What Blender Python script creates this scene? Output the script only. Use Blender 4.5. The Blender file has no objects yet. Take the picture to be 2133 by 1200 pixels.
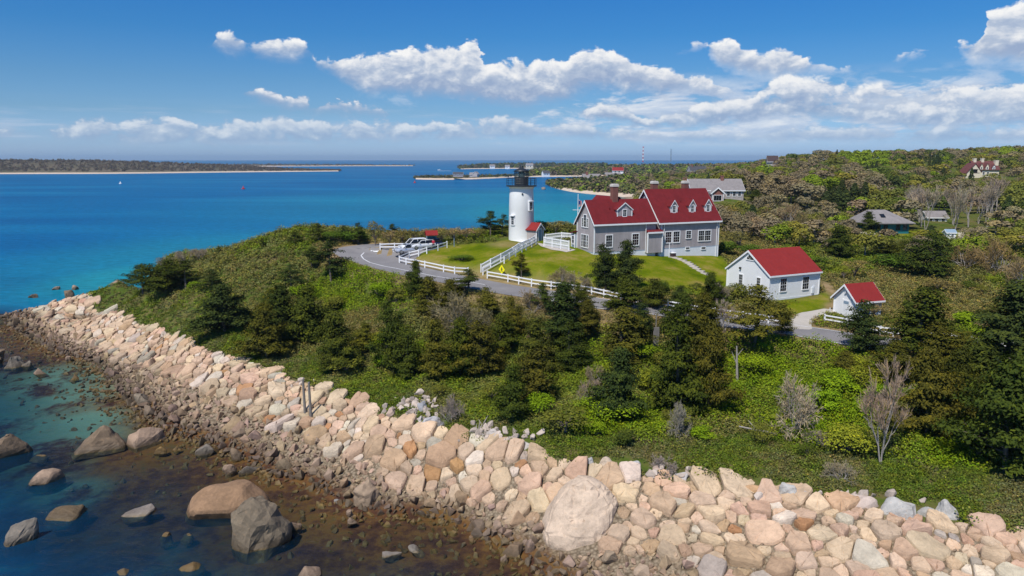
import bpy, bmesh, math, random
import numpy as np
from mathutils import Vector, Matrix, noise as mnoise
R = math.radians
sc = bpy.context.scene
COL = sc.collection
rng = np.random.default_rng(7)
random.seed(7)

# ------------------------------------------------------------------ camera
F, CX, CY, H = 1523.0, 1066.5, 600.0, 29.0        # focal length in photo pixels, centre, height over the sea
PITCH = math.atan((CY - 330.5) / F)
cp, sp = math.cos(PITCH), math.sin(PITCH)
cam = bpy.data.cameras.new('camera'); cam_o = bpy.data.objects.new('camera', cam); COL.objects.link(cam_o)
cam.sensor_width = 36; cam.lens = 36 * F / 2133; cam.clip_start = 1; cam.clip_end = 60000
cam_o.location = (0, 0, H); cam_o.rotation_euler = (math.pi / 2 - PITCH, 0, 0)
sc.camera = cam_o

def ray(px, py):
    u, v = (px - CX) / F, (py - CY) / F
    return np.array((u, cp - v * sp, -sp - v * cp))
def at_z(px, py, z=0.0):
    d = ray(px, py); t = (z - H) / d[2]
    return np.array((d[0] * t, d[1] * t, z))
def at_y(px, py, y):
    d = ray(px, py); t = y / d[1]
    return np.array((d[0] * t, y, H + d[2] * t))
def pix(p):
    x, y, z = p[0], p[1], p[2] - H
    f = y * cp - z * sp; v = -(y * sp + z * cp)
    return CX + F * x / f, CY + F * v / f
def azr(px, py, r, z):
    a = math.atan2(ray(px, py)[0], ray(px, py)[1])
    return (r * math.sin(a), r * math.cos(a), z)

# ------------------------------------------------------------------ terrain
WATER = [(-140,655),(-60,652),(0,660),(20,680),(50,700),(70,713),(97,723),(120,740),(160,745),(200,760),(217,787),(243,813),(277,853),(300,870),(333,893),(363,907),(397,921),(450,932),(517,966),(555,989),(637,1004),(675,1026),(735,1060),(772,1067),(798,1074),(848,1070),(897,1078),(953,1095),(992,1118),(1041,1140),(1087,1170),(1122,1200),(1190,1245),(1280,1290),(1400,1340),(1600,1400),(1900,1470),(2300,1560)]
TOP = [(180,613,2.6),(227,650,3.4),(267,667,3.8),(317,687,4.1),(367,703,4.3),(417,727,4.3),(467,743,4.3),(533,763,4.3),(583,785,4.3),(667,810,4.3),(700,825,4.3),(753,842,4.3),(802,870,4.3),(855,880,4.3),(890,891,4.3),(957,909,4.3),(1016,923,4.3),(1052,937,4.3),(1122,951,4.3),(1175,962,4.3),(1262,981,4.3),(1326,990,4.3),(1368,997,4.3),(1486,1006,4.3),(1555,1013,4.3),(1640,1032,4.3),(1726,1047,4.3),(1830,1068,4.3),(1915,1085,4.3),(2053,1102,4.3),(2133,1113,4.3),(2250,1135,4.3),(2420,1165,4.3)]
G = [  # ground seen at photo pixel, with its height
(1086,503,15.4),(1240,532,14.9),(1488,536,13.4),(900,525,14.4),(980,540,14.1),(1040,515,15.2),(1010,570,13.3),(1100,560,13.9),(1300,570,13.3),(1420,560,13.0),(1480,590,11.6),(1150,515,15.3),
(760,520,14.2),(720,521,14.0),(790,513,14.5),(830,555,13.5),(900,575,13.0),(1000,592,12.4),(1150,615,11.8),(1300,640,11.0),(1400,650,10.5),(1520,672,9.7),(1640,685,9.1),(1700,655,9.4),(1800,715,8.6),(2000,735,8.2),(2133,750,8.0),(2300,770,7.8),
(1610,622,10.3),(1705,615,10.3),(1522,600,10.9),(1770,655,9.3),
(250,590,5.2),(350,548,9.2),(420,534,11.0),(500,523,11.9),(600,503,12.8),(700,495,13.4),
(600,700,5.4),(600,640,8.0),(600,580,10.8),(400,660,6.3),(400,610,8.3),(400,565,10.3),(300,640,5.3),(300,600,6.6),
(800,780,5.3),(800,700,7.2),(800,640,9.5),(800,595,11.4),(1000,820,5.2),(1000,740,6.7),(1000,660,9.2),(1250,870,5.2),(1250,770,6.5),(1250,700,8.3),
(1500,900,5.0),(1500,800,6.0),(1500,720,7.8),(1800,950,5.0),(1800,850,5.8),(1800,770,7.0),(2100,980,5.0),(2100,850,6.0),(2350,1000,5.0),(2350,850,6.0),
(1850,640,9.4),(2000,640,9.3),(2150,650,9.2),(2350,650,9.2),(1750,560,10.5),(1950,560,10.4),(2100,560,10.5),(2300,560,10.5),(1855,487,11.0),(1985,500,10.5),(2150,490,11),(1650,490,12.0),(1550,500,12.8),(1560,440,15.0),(1500,412,18.0),
(1700,420,16.0),(1850,430,13.8),(2000,430,13.5),(2120,430,14.5),(1700,380,20.0),(1850,390,17.5),(2045,372,20.0),(2130,385,19.0),(1400,415,13.0)]
P = []                                              # (x, y, z) controls
shore = [at_z(a, b, 0.0) for a, b in WATER]
crest = [at_z(a, b, c) for a, b, c in TOP]
P += [tuple(p) for p in shore] + [tuple(p) for p in crest]
def plen(poly):
    d = [0.0]
    for a, b in zip(poly[:-1], poly[1:]): d.append(d[-1] + math.dist(a[:2], b[:2]))
    return np.array(d)
def resample(poly, n):
    poly = np.array(poly, float); L = plen(poly); s = np.linspace(0, L[-1], n)
    return np.stack([np.interp(s, L, poly[:, k]) for k in range(poly.shape[1])], 1)
shore_d, crest_d = resample(shore, 400), resample(crest, 400)
for p in resample(crest, 40):                       # the bank between crest and water: a steep stone face over a low shelf of cobbles
    q = shore_d[np.argmin(((shore_d[:, :2] - p[:2]) ** 2).sum(1))]
    for t, h in ((0.55, 0.36), (0.8, 0.1)):
        P.append((p[0] + (q[0] - p[0]) * t, p[1] + (q[1] - p[1]) * t, p[2] * h))
for p in resample(shore, 40):                       # the sea bed in front of the shore
    i = int(np.argmin(((shore_d[:, :2] - p[:2]) ** 2).sum(1)))
    a, b = shore_d[max(0, i - 6)], shore_d[min(399, i + 6)]
    t = (b - a)[:2]; t /= np.linalg.norm(t); n = np.array((t[1], -t[0]))
    if n @ (-p[:2]) < 0: n = -n
    for dist, z in ((4, -0.45), (12, -1.1), (25, -2.4)):
        P.append((p[0] + n[0] * dist, p[1] + n[1] * dist, z))
P += [tuple(at_z(a, b, c)) for a, b, c in G]
for px, r, z in ((-60,160,-1.5),(60,158,-1.5),(150,152,-0.8),(200,150,0.2),(250,152,0.5),(350,158,0.4),(420,160,0.4),(500,162,0.5),(600,168,0.4),(700,172,0.5),(800,172,0.5),(900,172,0.8),(1000,175,1.0),(1100,180,1.5),(1200,195,2.0),
                 (800,150,12.0),(900,142,14.2),(1000,142,14.6),(1100,148,14.8),(1200,150,14.0),(1300,150,13.0),
                 (250,175,-3),(400,182,-3),(550,188,-3),(700,195,-3),(850,200,-3),(1000,205,-3),(1120,212,-3),(1220,240,-3),(1270,300,-2),(1290,420,-1.5),(1310,540,0.3),
                 (1340,240,6),(1360,320,8),(1380,430,9),(1400,540,6),(1350,560,2),(1450,300,14),(1480,450,14),(1500,600,17),(1600,560,23),(1600,300,17),(1700,520,28),(1850,540,28),(2000,560,28),(2133,560,30),(2300,540,30),(2450,400,24),
                 (-60,260,-4),(200,260,-4),(500,300,-4),(800,350,-4),(1100,400,-4),(1200,480,-4),(1260,560,-2)):
    P.append(azr(px, 400, r, z))
P.append((-40, 20, -4.0)); P.append((0, 20, -3.0)); P.append((40, 18, -3.0)); P.append((-120, 60, -5)); P.append((-140, 110, -5))
P = np.array(P)
def warp(x, y):
    return np.stack([np.degrees(np.arctan2(x, y)) / 3.8, np.log(np.maximum(np.hypot(x, y), 5)) / 0.1], -1)
def tps(d2): return 0.5 * d2 * np.log(d2 + 1e-9)
CU = warp(P[:, 0], P[:, 1]); NP_ = len(CU)
A = np.zeros((NP_ + 3, NP_ + 3))
A[:NP_, :NP_] = tps(((CU[:, None] - CU[None]) ** 2).sum(-1)) + np.eye(NP_) * 0.02
A[:NP_, NP_] = 1; A[:NP_, NP_ + 1:] = CU; A[NP_, :NP_] = 1; A[NP_ + 1:, :NP_] = CU.T
Wt = np.linalg.solve(A, np.concatenate([P[:, 2], np.zeros(3)]))
def tz_exact(x, y):
    x, y = np.asarray(x, float).ravel(), np.asarray(y, float).ravel(); out = np.empty(len(x))
    for s in range(0, len(x), 20000):
        q = warp(x[s:s + 20000], y[s:s + 20000])
        out[s:s + 20000] = tps(((q[:, None] - CU[None]) ** 2).sum(-1)) @ Wt[:NP_] + Wt[NP_] + q @ Wt[NP_ + 1:]
    return out
NA, NR = 420, 330
AZ = np.linspace(R(-52), R(52), NA); RR = np.exp(np.linspace(math.log(26), math.log(760), NR))
aa, rr = np.meshgrid(AZ, RR)
TX, TY = rr * np.sin(aa), rr * np.cos(aa)
TZ = tz_exact(TX, TY).reshape(NR, NA)
# small relief, none on the sea bed far out
def fbm2(x, y, s, seed=0, oct=3):
    out = np.zeros_like(x)
    r0 = np.random.default_rng(seed)
    for o in range(oct):
        for k in range(5):
            th = r0.uniform(0, 6.28); ph = r0.uniform(0, 6.28); f = s * 2 ** o * r0.uniform(0.7, 1.4)
            out += np.sin(x * f * math.cos(th) + y * f * math.sin(th) + ph) / (5 * 1.7 ** o) * 1.6
    return out
TZ = TZ + fbm2(TX, TY, 0.35, 3) * 0.10
lim = -3.5
TZ = np.maximum(TZ, lim)
# no land may rise out of the open water beyond the headland (px < 1280)
pxa = CX + F * np.tan(aa) * 1.0
out_sea = ((pxa < 1230) & (rr > 215)) | ((pxa < 1285) & (rr > 330)) | ((pxa < 900) & (rr > 195)) | ((pxa < 200) & (rr > 165))
TZ = np.where(out_sea, np.minimum(TZ, -2.5), TZ)
LR0, LR1 = math.log(26), math.log(760)
def tz(x, y):
    x, y = np.asarray(x, float), np.asarray(y, float)
    i = (np.log(np.maximum(np.hypot(x, y), 1)) - LR0) / (LR1 - LR0) * (NR - 1); j = (np.arctan2(x, y) - AZ[0]) / (AZ[-1] - AZ[0]) * (NA - 1)
    i = np.clip(i, 0, NR - 1.001); j = np.clip(j, 0, NA - 1.001); i0 = i.astype(int); j0 = j.astype(int); fi = i - i0; fj = j - j0
    return (TZ[i0, j0] * (1 - fi) * (1 - fj) + TZ[i0 + 1, j0] * fi * (1 - fj) + TZ[i0, j0 + 1] * (1 - fi) * fj + TZ[i0 + 1, j0 + 1] * fi * fj)
def ground(px, py):
    d = ray(px, py); ts = np.exp(np.linspace(math.log(28), math.log(900), 1500))
    X, Y, Z = d[0] * ts, d[1] * ts, H + d[2] * ts
    below = Z < tz(X, Y)
    k = int(np.argmax(below)) if below.any() else len(ts) - 1
    if k > 0:
        a, b = ts[k - 1], ts[k]
        for _ in range(12):
            m = (a + b) / 2
            if H + d[2] * m < float(tz(d[0] * m, d[1] * m)): b = m
            else: a = m
        t = (a + b) / 2
    else: t = ts[0]
    return np.array((d[0] * t, d[1] * t, float(tz(d[0] * t, d[1] * t))))
def nearest(poly, pts):
    """signed distance of points (N,2) from a polyline, the arc length of the foot and the foot's index"""
    best = np.full(len(pts), 1e9); arc = np.zeros(len(pts)); L = plen(poly); poly = np.asarray(poly)[:, :2]
    for k in range(len(poly) - 1):
        a, b = poly[k], poly[k + 1]; ab = b - a; t = np.clip(((pts - a) @ ab) / (ab @ ab + 1e-9), 0, 1)
        d = np.hypot(*(pts - a - t[:, None] * ab).T)
        m = d < best; best[m] = d[m]; arc[m] = L[k] + t[m] * (L[k + 1] - L[k])
    return best, arc
def inside(poly, pts):
    poly = np.asarray(poly); x, y = pts[:, 0], pts[:, 1]; c = np.zeros(len(pts), bool); j = len(poly) - 1
    for i in range(len(poly)):
        xi, yi, xj, yj = poly[i][0], poly[i][1], poly[j][0], poly[j][1]
        m = ((yi > y) != (yj > y)) & (x < (xj - xi) * (y - yi) / (yj - yi + 1e-12) + xi)
        c ^= m; j = i
    return c

# ------------------------------------------------------------------ helpers: meshes, materials, tags
def mesh_from(name, verts, faces, mats=(), smooth=False, mi=None):
    me = bpy.data.meshes.new(name); me.from_pydata([tuple(map(float, v)) for v in verts], [], [tuple(f) for f in faces])
    for m in mats: me.materials.append(m)
    if mi is not None: me.polygons.foreach_set('material_index', np.asarray(mi, np.int32))
    if smooth: me.polygons.foreach_set('use_smooth', np.ones(len(me.polygons), bool))
    me.update(); return me
def mesh_np(name, verts, faces, mats=(), smooth=False, attrs=None, mi=None):
    """verts (N,3), faces (M,k) of constant k"""
    me = bpy.data.meshes.new(name); n, k = faces.shape
    me.vertices.add(len(verts)); me.vertices.foreach_set('co', np.ascontiguousarray(verts, np.float32).ravel())
    me.loops.add(n * k); me.loops.foreach_set('vertex_index', np.ascontiguousarray(faces, np.int32).ravel())
    me.polygons.add(n); me.polygons.foreach_set('loop_start', np.arange(0, n * k, k, dtype=np.int32)); me.polygons.foreach_set('loop_total', np.full(n, k, np.int32))
    for m in mats: me.materials.append(m)
    if mi is not None: me.polygons.foreach_set('material_index', np.asarray(mi, np.int32))
    if smooth: me.polygons.foreach_set('use_smooth', np.ones(n, bool))
    for nm, (dom, arr) in (attrs or {}).items():
        arr = np.asarray(arr, np.float32)
        if arr.ndim == 1: at = me.attributes.new(nm, 'FLOAT', dom); at.data.foreach_set('value', arr)
        else:
            at = me.attributes.new(nm, 'FLOAT_COLOR', dom)
            if arr.shape[1] == 3: arr = np.concatenate([arr, np.ones((len(arr), 1), np.float32)], 1)
            at.data.foreach_set('color', arr.ravel())
    me.update(); return me
def link(name, me, parent=None, loc=None):
    o = bpy.data.objects.new(name, me); COL.objects.link(o)
    if parent is not None: o.parent = parent
    if loc is not None: o.location = loc
    return o
def tag(o, label, cat, group=None):
    o['label'] = label; o['category'] = cat
    if group: o['group'] = group
    return o
def empty(name, loc, label=None, cat=None, group=None, rz=0.0):
    o = bpy.data.objects.new(name, None); COL.objects.link(o); o.location = tuple(map(float, loc)); o.rotation_euler = (0, 0, rz)
    o.empty_display_size = 0.5
    if label: tag(o, label, cat, group)
    return o
class MB:
    """collects shapes and links them as ONE mesh object"""
    def __init__(s): s.v, s.f, s.m = [], [], []
    def add(s, v, f, m=0):
        o = len(s.v); s.v += [tuple(map(float, p)) for p in v]; s.f += [tuple(i + o for i in q) for q in f]; s.m += [m] * len(f); return s
    def box(s, lo, hi, m=0, M=None):
        (a, b, c), (d, e, f) = lo, hi
        v = [(a,b,c),(d,b,c),(d,e,c),(a,e,c),(a,b,f),(d,b,f),(d,e,f),(a,e,f)]
        if M is not None: v = [tuple(M @ Vector(p)) for p in v]
        return s.add(v, [(0,3,2,1),(4,5,6,7),(0,1,5,4),(1,2,6,5),(2,3,7,6),(3,0,4,7)], m)
    def prism(s, pts, off, m=0):
        """polygon pts (3-D) extruded by the vector off"""
        n = len(pts); a = [Vector(p) for p in pts]; b = [p + Vector(off) for p in a]
        return s.add(a + b, [tuple(range(n - 1, -1, -1)), tuple(range(n, 2 * n))] + [(i, (i + 1) % n, (i + 1) % n + n, i + n) for i in range(n)], m)
    def tube(s, a, b, r0, r1=None, n=8, m=0, caps=True):
        r1 = r0 if r1 is None else r1
        a, b = Vector(a), Vector(b); d = (b - a).normalized(); x = d.orthogonal().normalized(); y = d.cross(x)
        ring = lambda c, r: [c + x * (r * math.cos(2 * math.pi * i / n)) + y * (r * math.sin(2 * math.pi * i / n)) for i in range(n)]
        f = [(i, (i + 1) % n, (i + 1) % n + n, i + n) for i in range(n)]
        if caps: f += [tuple(range(n - 1, -1, -1)), tuple(range(n, 2 * n))]
        return s.add(ring(a, r0) + ring(b, r1), f, m)
    def lathe(s, prof, n=32, m=0, c=(0, 0)):
        v = []; f = []
        for r, z in prof: v += [(c[0] + r * math.cos(2 * math.pi * i / n), c[1] + r * math.sin(2 * math.pi * i / n), z) for i in range(n)]
        for k in range(len(prof) - 1):
            f += [(k * n + i, k * n + (i + 1) % n, (k + 1) * n + (i + 1) % n, (k + 1) * n + i) for i in range(n)]
        f += [tuple(range(n - 1, -1, -1)), tuple((len(prof) - 1) * n + i for i in range(n))]
        return s.add(v, f, m)
    def build(s, name, mats, parent=None, smooth=False, loc=None, bevel=0.0):
        mats = mats if isinstance(mats, (list, tuple)) else [mats]
        o = link(name, mesh_from(name, s.v, s.f, mats, smooth, s.m), parent, loc)
        if bevel:
            b = o.modifiers.new('bevel', 'BEVEL'); b.width = bevel; b.segments = 2; b.limit_method = 'ANGLE'
        return o

class NT:
    """node helper"""
    def __init__(s, tree): s.t = tree; s.n = tree.nodes; s.l = tree.links
    def new(s, kind, **kw):
        n = s.n.new(kind)
        for k, v in kw.items(): setattr(n, k, v)
        return n
    def put(s, sock, v):
        if v is None: return
        if isinstance(v, bpy.types.NodeSocket): s.l.new(v, sock)
        else: sock.default_value = v
    def math(s, op, a, b=None, c=None, clamp=False):
        n = s.new('ShaderNodeMath', operation=op, use_clamp=clamp)
        for i, v in enumerate((a, b, c)): s.put(n.inputs[i], v)
        return n.outputs[0]
    def vmath(s, op, a, b=None):
        n = s.new('ShaderNodeVectorMath', operation=op); s.put(n.inputs[0], a)
        if b is not None: s.put(n.inputs['Scale' if op == 'SCALE' else 1], b)
        return n.outputs[0]
    def mix(s, f, a, b, mode='MIX'):
        n = s.new('ShaderNodeMix', data_type='RGBA', blend_type=mode); s.put(n.inputs[0], f)
        for k, v in ((6, a), (7, b)): s.put(n.inputs[k], (*v, 1) if isinstance(v, tuple) and len(v) == 3 else v)
        return n.outputs[2]
    def ramp(s, f, stops, interp='LINEAR'):
        n = s.new('ShaderNodeValToRGB'); n.color_ramp.interpolation = interp; e = n.color_ramp.elements
        while len(e) < len(stops): e.new(0.5)
        for x, (p, c) in zip(e, stops): x.position = p; x.color = (*c, 1) if isinstance(c, tuple) else (c, c, c, 1)
        s.put(n.inputs[0], f); return n.outputs[0]
    def noise(s, vec, scale, detail=3, rough=0.55, dist=0.0, col=False, dims='3D'):
        n = s.new('ShaderNodeTexNoise', noise_dimensions=dims); s.put(n.inputs['Vector'], vec); n.inputs['Scale'].default_value = scale
        n.inputs['Detail'].default_value = detail; n.inputs['Roughness'].default_value = rough; n.inputs['Distortion'].default_value = dist
        return n.outputs[1 if col else 0]
    def smooth(s, v, lo, hi):
        n = s.new('ShaderNodeMapRange', interpolation_type='SMOOTHSTEP'); s.put(n.inputs[0], v)
        n.inputs[1].default_value = lo; n.inputs[2].default_value = hi; return n.outputs[0]
    def attr(s, name, out=2, kind='GEOMETRY'):
        n = s.new('ShaderNodeAttribute', attribute_name=name, attribute_type=kind); return n.outputs[out]
def material(name):
    m = bpy.data.materials.new(name); m.use_nodes = True; nt = NT(m.node_tree); b = m.node_tree.nodes['Principled BSDF']
    return m, nt, b
def bump(nt, b, h, strength=0.4, dist=0.05):
    n = nt.new('ShaderNodeBump'); n.inputs['Strength'].default_value = strength; n.inputs['Distance'].default_value = dist
    nt.put(n.inputs['Height'], h); nt.l.new(n.outputs[0], b.inputs['Normal'])
def plain(name, col, rough=0.7, var=0.12, scale=3.0, metal=0.0, spec=0.3, bmp=0.0):
    m, nt, b = material(name); tc = nt.new('ShaderNodeTexCoord').outputs['Object']
    n = nt.noise(tc, scale, 4)
    f = nt.math('MULTIPLY_ADD', n, 2 * var, 1 - var)
    nt.put(b.inputs['Base Color'], nt.mix(1.0, col, f, 'MULTIPLY'))
    b.inputs['Roughness'].default_value = rough; b.inputs['Metallic'].default_value = metal; b.inputs['Specular IOR Level'].default_value = spec
    if bmp: bump(nt, b, nt.noise(tc, scale * 4, 3), bmp)
    return m
# ------------------------------------------------------------------ light, sky with clouds
SUN_H = np.array((-0.50, -0.866)); SUN_EL = R(56)
sun = bpy.data.lights.new('sun', 'SUN'); sun.energy = 5.0; sun.angle = R(0.53); sun.color = (1.0, 0.95, 0.87)
sun_o = bpy.data.objects.new('sun', sun); COL.objects.link(sun_o); sun_o.location = (-60, -80, 120)
sdir = Vector((SUN_H[0] * math.cos(SUN_EL), SUN_H[1] * math.cos(SUN_EL), math.sin(SUN_EL)))
sun_o.rotation_euler = sdir.to_track_quat('Z', 'Y').to_euler()
world = bpy.data.worlds.new('World'); sc.world = world; world.use_nodes = True
w = NT(world.node_tree); bg = world.node_tree.nodes['Background']
sky = w.new('ShaderNodeTexSky', sky_type='NISHITA'); sky.sun_disc = False; sky.sun_elevation = SUN_EL
sky.sun_rotation = math.atan2(SUN_H[0], SUN_H[1]); sky.altitude = 0; sky.air_density = 1.0; sky.dust_density = 0.6; sky.ozone_density = 3.0
bg.inputs['Strength'].default_value = 0.075
dirv = w.new('ShaderNodeTexCoord').outputs['Generated']
sx = w.new('ShaderNodeSeparateXYZ'); w.put(sx.inputs[0], dirv)
az = w.math('ARCTAN2', sx.outputs[0], sx.outputs[1]); el = w.math('ARCSINE', sx.outputs[2])
cvec = w.new('ShaderNodeCombineXYZ'); w.put(cvec.inputs[0], az); w.put(cvec.inputs[1], w.math('MULTIPLY', el, 1.5)); cvec = cvec.outputs[0]
LAYERS = [
 [(440,94,92),(452,75,96),(480,78,107),(510,90,106),(520,92,107),(535,80,122),(560,72,126),(585,85,128),(615,84,125),(640,97,110),(652,108,106),(664,138,134),(670,132,140),(700,122,165),(740,118,185),(800,114,195),(840,100,200),(880,103,205),(930,95,205),(975,86,208),(1000,92,210),(1004,122,212),(1020,125,215),(1060,130,222),(1100,127,226),(1140,122,215),(1180,125,205),(1210,110,195),(1240,103,192),(1275,106,190),(1290,125,192),(1330,132,195),(1380,138,200),(1410,150,200),(1465,145,198),(1490,160,202),(1518,186,192),(1528,195,188)],
 [(505,192,190),(513,184,200),(545,183,215),(575,190,225),(600,198,232),(640,200,238),(656,222,236),(690,208,240),(720,205,240),(750,210,243),(785,225,240),(798,242,236),(1470,95,92),(1480,88,120),(1500,82,142),(1530,84,150),(1545,97,155),(1570,100,160),(1600,105,165),(1650,105,163),(1680,115,155),(1700,130,148),(1732,142,150),(1740,155,148),(1990,100,95),(2012,90,125),(2045,80,134),(2058,25,132),(2085,20,132),(2110,8,134),(2133,3,136),(2250,-20,140),(2330,40,140),(2400,140,130)],
 [(-300,272,280),(-100,276,284),(95,272,268),(105,262,283),(150,256,285),(200,250,290),(240,248,292),(340,250,292),(400,258,292),(480,252,295),(550,248,295),(620,250,292),(700,258,290),(760,258,288),(830,250,288),(860,262,288),(920,262,288),(960,252,285),(1030,242,282),(1090,250,282),(1150,258,282),(1250,265,285),(1320,270,285),(1400,280,288),(1600,274,290),(1900,270,288),(2133,270,290),(2400,268,290)],
 [(1210,235,228),(1220,222,245),(1260,218,245),(1305,228,245),(1320,240,262),(1360,245,265),(1400,235,262),(1450,218,258),(1480,214,258),(1560,210,255),(1600,170,240),(1640,160,235),(1700,165,238),(1760,175,240),(1780,188,245),(1830,178,250),(1900,195,260),(1950,182,255),(2000,178,250),(2060,185,255),(2133,175,250),(2400,170,250)]]
def dirang(px, py):
    d = ray(px, py); return math.atan2(d[0], d[1]), math.asin(d[2] / np.linalg.norm(d))
def curve(f, pts):
    n = w.new('ShaderNodeFloatCurve'); w.put(n.inputs['Value'], f); c = n.mapping.curves[0]
    n.mapping.use_clip = False
    pts = sorted(pts)
    c.points[0].location = pts[0]; c.points[1].location = pts[-1]
    for p in pts[1:-1]: c.points.new(*p)
    for p in c.points: p.handle_type = 'VECTOR'
    n.mapping.update(); return n.outputs[0]
azn = w.math('MULTIPLY_ADD', az, 1 / 1.6, 0.5)
big = w.noise(cvec, 24, 4, 0.55, 0.4); fine = w.noise(cvec, 80, 5, 0.6, 0.2)
lift = w.new('ShaderNodeCombineXYZ'); lift.inputs[0].default_value = -0.006; lift.inputs[1].default_value = 0.014
cv2 = w.vmath('ADD', cvec, lift.outputs[0])
big2 = w.noise(cv2, 24, 4, 0.55, 0.4); fine2 = w.noise(cv2, 80, 5, 0.6, 0.2)
azw = w.math('ADD', azn, w.math('MULTIPLY_ADD', w.noise(cvec, 45, 3), 0.016, -0.008))
alpha_all = None; lit_all = None
for li, lay in enumerate(LAYERS):
    top, bot = [(-0.02, 0.0)], [(-0.02, 0.02 * 4)]
    for px, ty, by in lay:
        a, e1 = dirang(px, ty); _, e0 = dirang(px, by); x = a / 1.6 + 0.5
        top.append((x, e1 * 4)); bot.append((x, e0 * 4))
    x0, x1 = top[1][0], top[-1][0]
    top = [(x0 - 0.012, top[1][1] - 0.06)] + top[1:] + [(x1 + 0.012, top[-1][1] - 0.06)]
    bot = [(x0 - 0.012, bot[1][1])] + bot[1:] + [(x1 + 0.012, bot[-1][1])]
    T = w.math('MULTIPLY', curve(azw, top), 0.25); B = w.math('MULTIPLY', curve(azw, bot), 0.25)
    puff = w.math('MULTIPLY_ADD', big, 0.050 if li < 2 else 0.034, -0.0235 if li < 2 else -0.0135)
    puff = w.math('ADD', puff, w.math('MULTIPLY_ADD', fine, 0.014, -0.007))
    dt = w.math('ADD', w.math('SUBTRACT', T, el), puff)                  # below the top
    db = w.math('ADD', w.math('SUBTRACT', el, B), w.math('MULTIPLY', puff, 0.55))   # above the base
    a1 = w.smooth(dt, 0.0, 0.006 if li < 2 else 0.008); a2 = w.smooth(db, -0.006, 0.018 if li < 2 else 0.007)
    a = w.math('MULTIPLY', a1, a2)
    if li >= 2: a = w.math('MULTIPLY', a, w.smooth(w.math('MULTIPLY_ADD', fine, 0.35, big), 0.40 if li == 2 else 0.38, 0.66))
    hgt = w.math('DIVIDE', db, w.math('MAXIMUM', w.math('ADD', dt, db), 0.012), clamp=True)
    emb = w.math('ADD', w.math('MULTIPLY', w.math('SUBTRACT', big, big2), 2.1), w.math('MULTIPLY', w.math('SUBTRACT', fine, fine2), 0.7))
    lit = w.math('ADD', w.math('MULTIPLY_ADD', hgt, 1.12, -0.22 if li < 2 else -0.06), emb, clamp=True)
    a = w.math('MULTIPLY', a, (1.0, 1.0, 0.85, 0.95)[li])
    if alpha_all is None: alpha_all, lit_all = a, lit
    else:
        lit_all = w.math('ADD', w.math('MULTIPLY', lit_all, w.math('SUBTRACT', 1.0, a)), w.math('MULTIPLY', lit, a))
        alpha_all = w.math('SUBTRACT', 1.0, w.math('MULTIPLY', w.math('SUBTRACT', 1.0, alpha_all), w.math('SUBTRACT', 1.0, a)))
# thin flat streaks low over the horizon
sv = w.new('ShaderNodeCombineXYZ'); w.put(sv.inputs[0], w.math('MULTIPLY', az, 7.0)); w.put(sv.inputs[1], w.math('MULTIPLY', el, 90.0))
st = w.noise(sv.outputs[0], 1.0, 5, 0.62)
sa = w.math('MULTIPLY', w.smooth(st, 0.47, 0.70), w.math('MULTIPLY', w.smooth(el, 0.006, 0.03), w.math('SUBTRACT', 1.0, w.smooth(el, 0.04, 0.075))))
sa = w.math('MULTIPLY', sa, 0.55)
bv = w.new('ShaderNodeCombineXYZ'); w.put(bv.inputs[0], w.math('MULTIPLY', az, 11.0)); w.put(bv.inputs[1], w.math('MULTIPLY', el, 38.0)); bv.inputs[2].default_value = 3.7
bn_ = w.noise(bv.outputs[0], 1.0, 6, 0.62, 0.3)
bl = w.new('ShaderNodeVectorMath', operation='ADD'); w.put(bl.inputs[0], bv.outputs[0]); bl.inputs[1].default_value = (-0.06, 0.28, 0)
bn2 = w.noise(bl.outputs[0], 1.0, 6, 0.62, 0.3)
band = w.math('MULTIPLY', w.smooth(el, 0.012, 0.035), w.math('SUBTRACT', 1.0, w.smooth(el, 0.075, 0.115)))
ba = w.math('MULTIPLY', w.smooth(w.math('ADD', bn_, w.math('MULTIPLY_ADD', w.smooth(az, -0.1, 0.35), 0.15, -0.05)), 0.49, 0.62), w.math('MULTIPLY', band, w.smooth(az, -0.30, 0.10)))
bcol = w.ramp(w.math('MULTIPLY_ADD', w.math('SUBTRACT', bn_, bn2), 2.6, 0.5, clamp=True), [(0.0, (5.2, 6.8, 9.6)), (0.5, (8.0, 9.0, 10.8)), (1.0, (11.6, 11.8, 12.2))])

tr = w.ramp(w.math('MULTIPLY', el, 4.0), [(0.0, (.50, .72, 1.26)), (.028, (.485, .69, 1.19)), (.236, (.31, .485, .74)), (.392, (.24, .44, .67)), (.624, (.135, .40, .67)), (.85, (.105, .39, .70))])
skyc = w.mix(1.0, w.vmath('SCALE', sky.outputs[0], 2.0), tr, 'MULTIPLY')
c0 = w.mix(sa, skyc, (7.2, 8.3, 10.3)); c0 = w.mix(w.math('MULTIPLY', ba, 0.8), c0, bcol)
ccol = w.ramp(lit_all, [(0.0, (4.3, 5.6, 8.1)), (0.35, (6.2, 7.3, 9.2)), (0.65, (9.6, 10.1, 11.0)), (1.0, (12.4, 12.4, 12.4))])
fade = w.smooth(el, 0.0, 0.09)                                            # air in front of low clouds
ccol = w.mix(w.math('MULTIPLY_ADD', fade, 0.35, 0.65), skyc, ccol)
final = w.mix(alpha_all, c0, ccol)
w.put(bg.inputs[0], final)
vs = sc.view_settings; sc.display_settings.display_device = 'sRGB'; vs.view_transform = 'Standard'; vs.look = 'None'; vs.exposure = 0; vs.gamma = 1; vs.use_curve_mapping = False
sc.cycles.max_bounces = 6; sc.cycles.diffuse_bounces = 2; sc.cycles.glossy_bounces = 2; sc.cycles.transmission_bounces = 3; sc.cycles.transparent_max_bounces = 8
sc.cycles.use_denoising = True; sc.cycles.sample_clamp_indirect = 4
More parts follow.
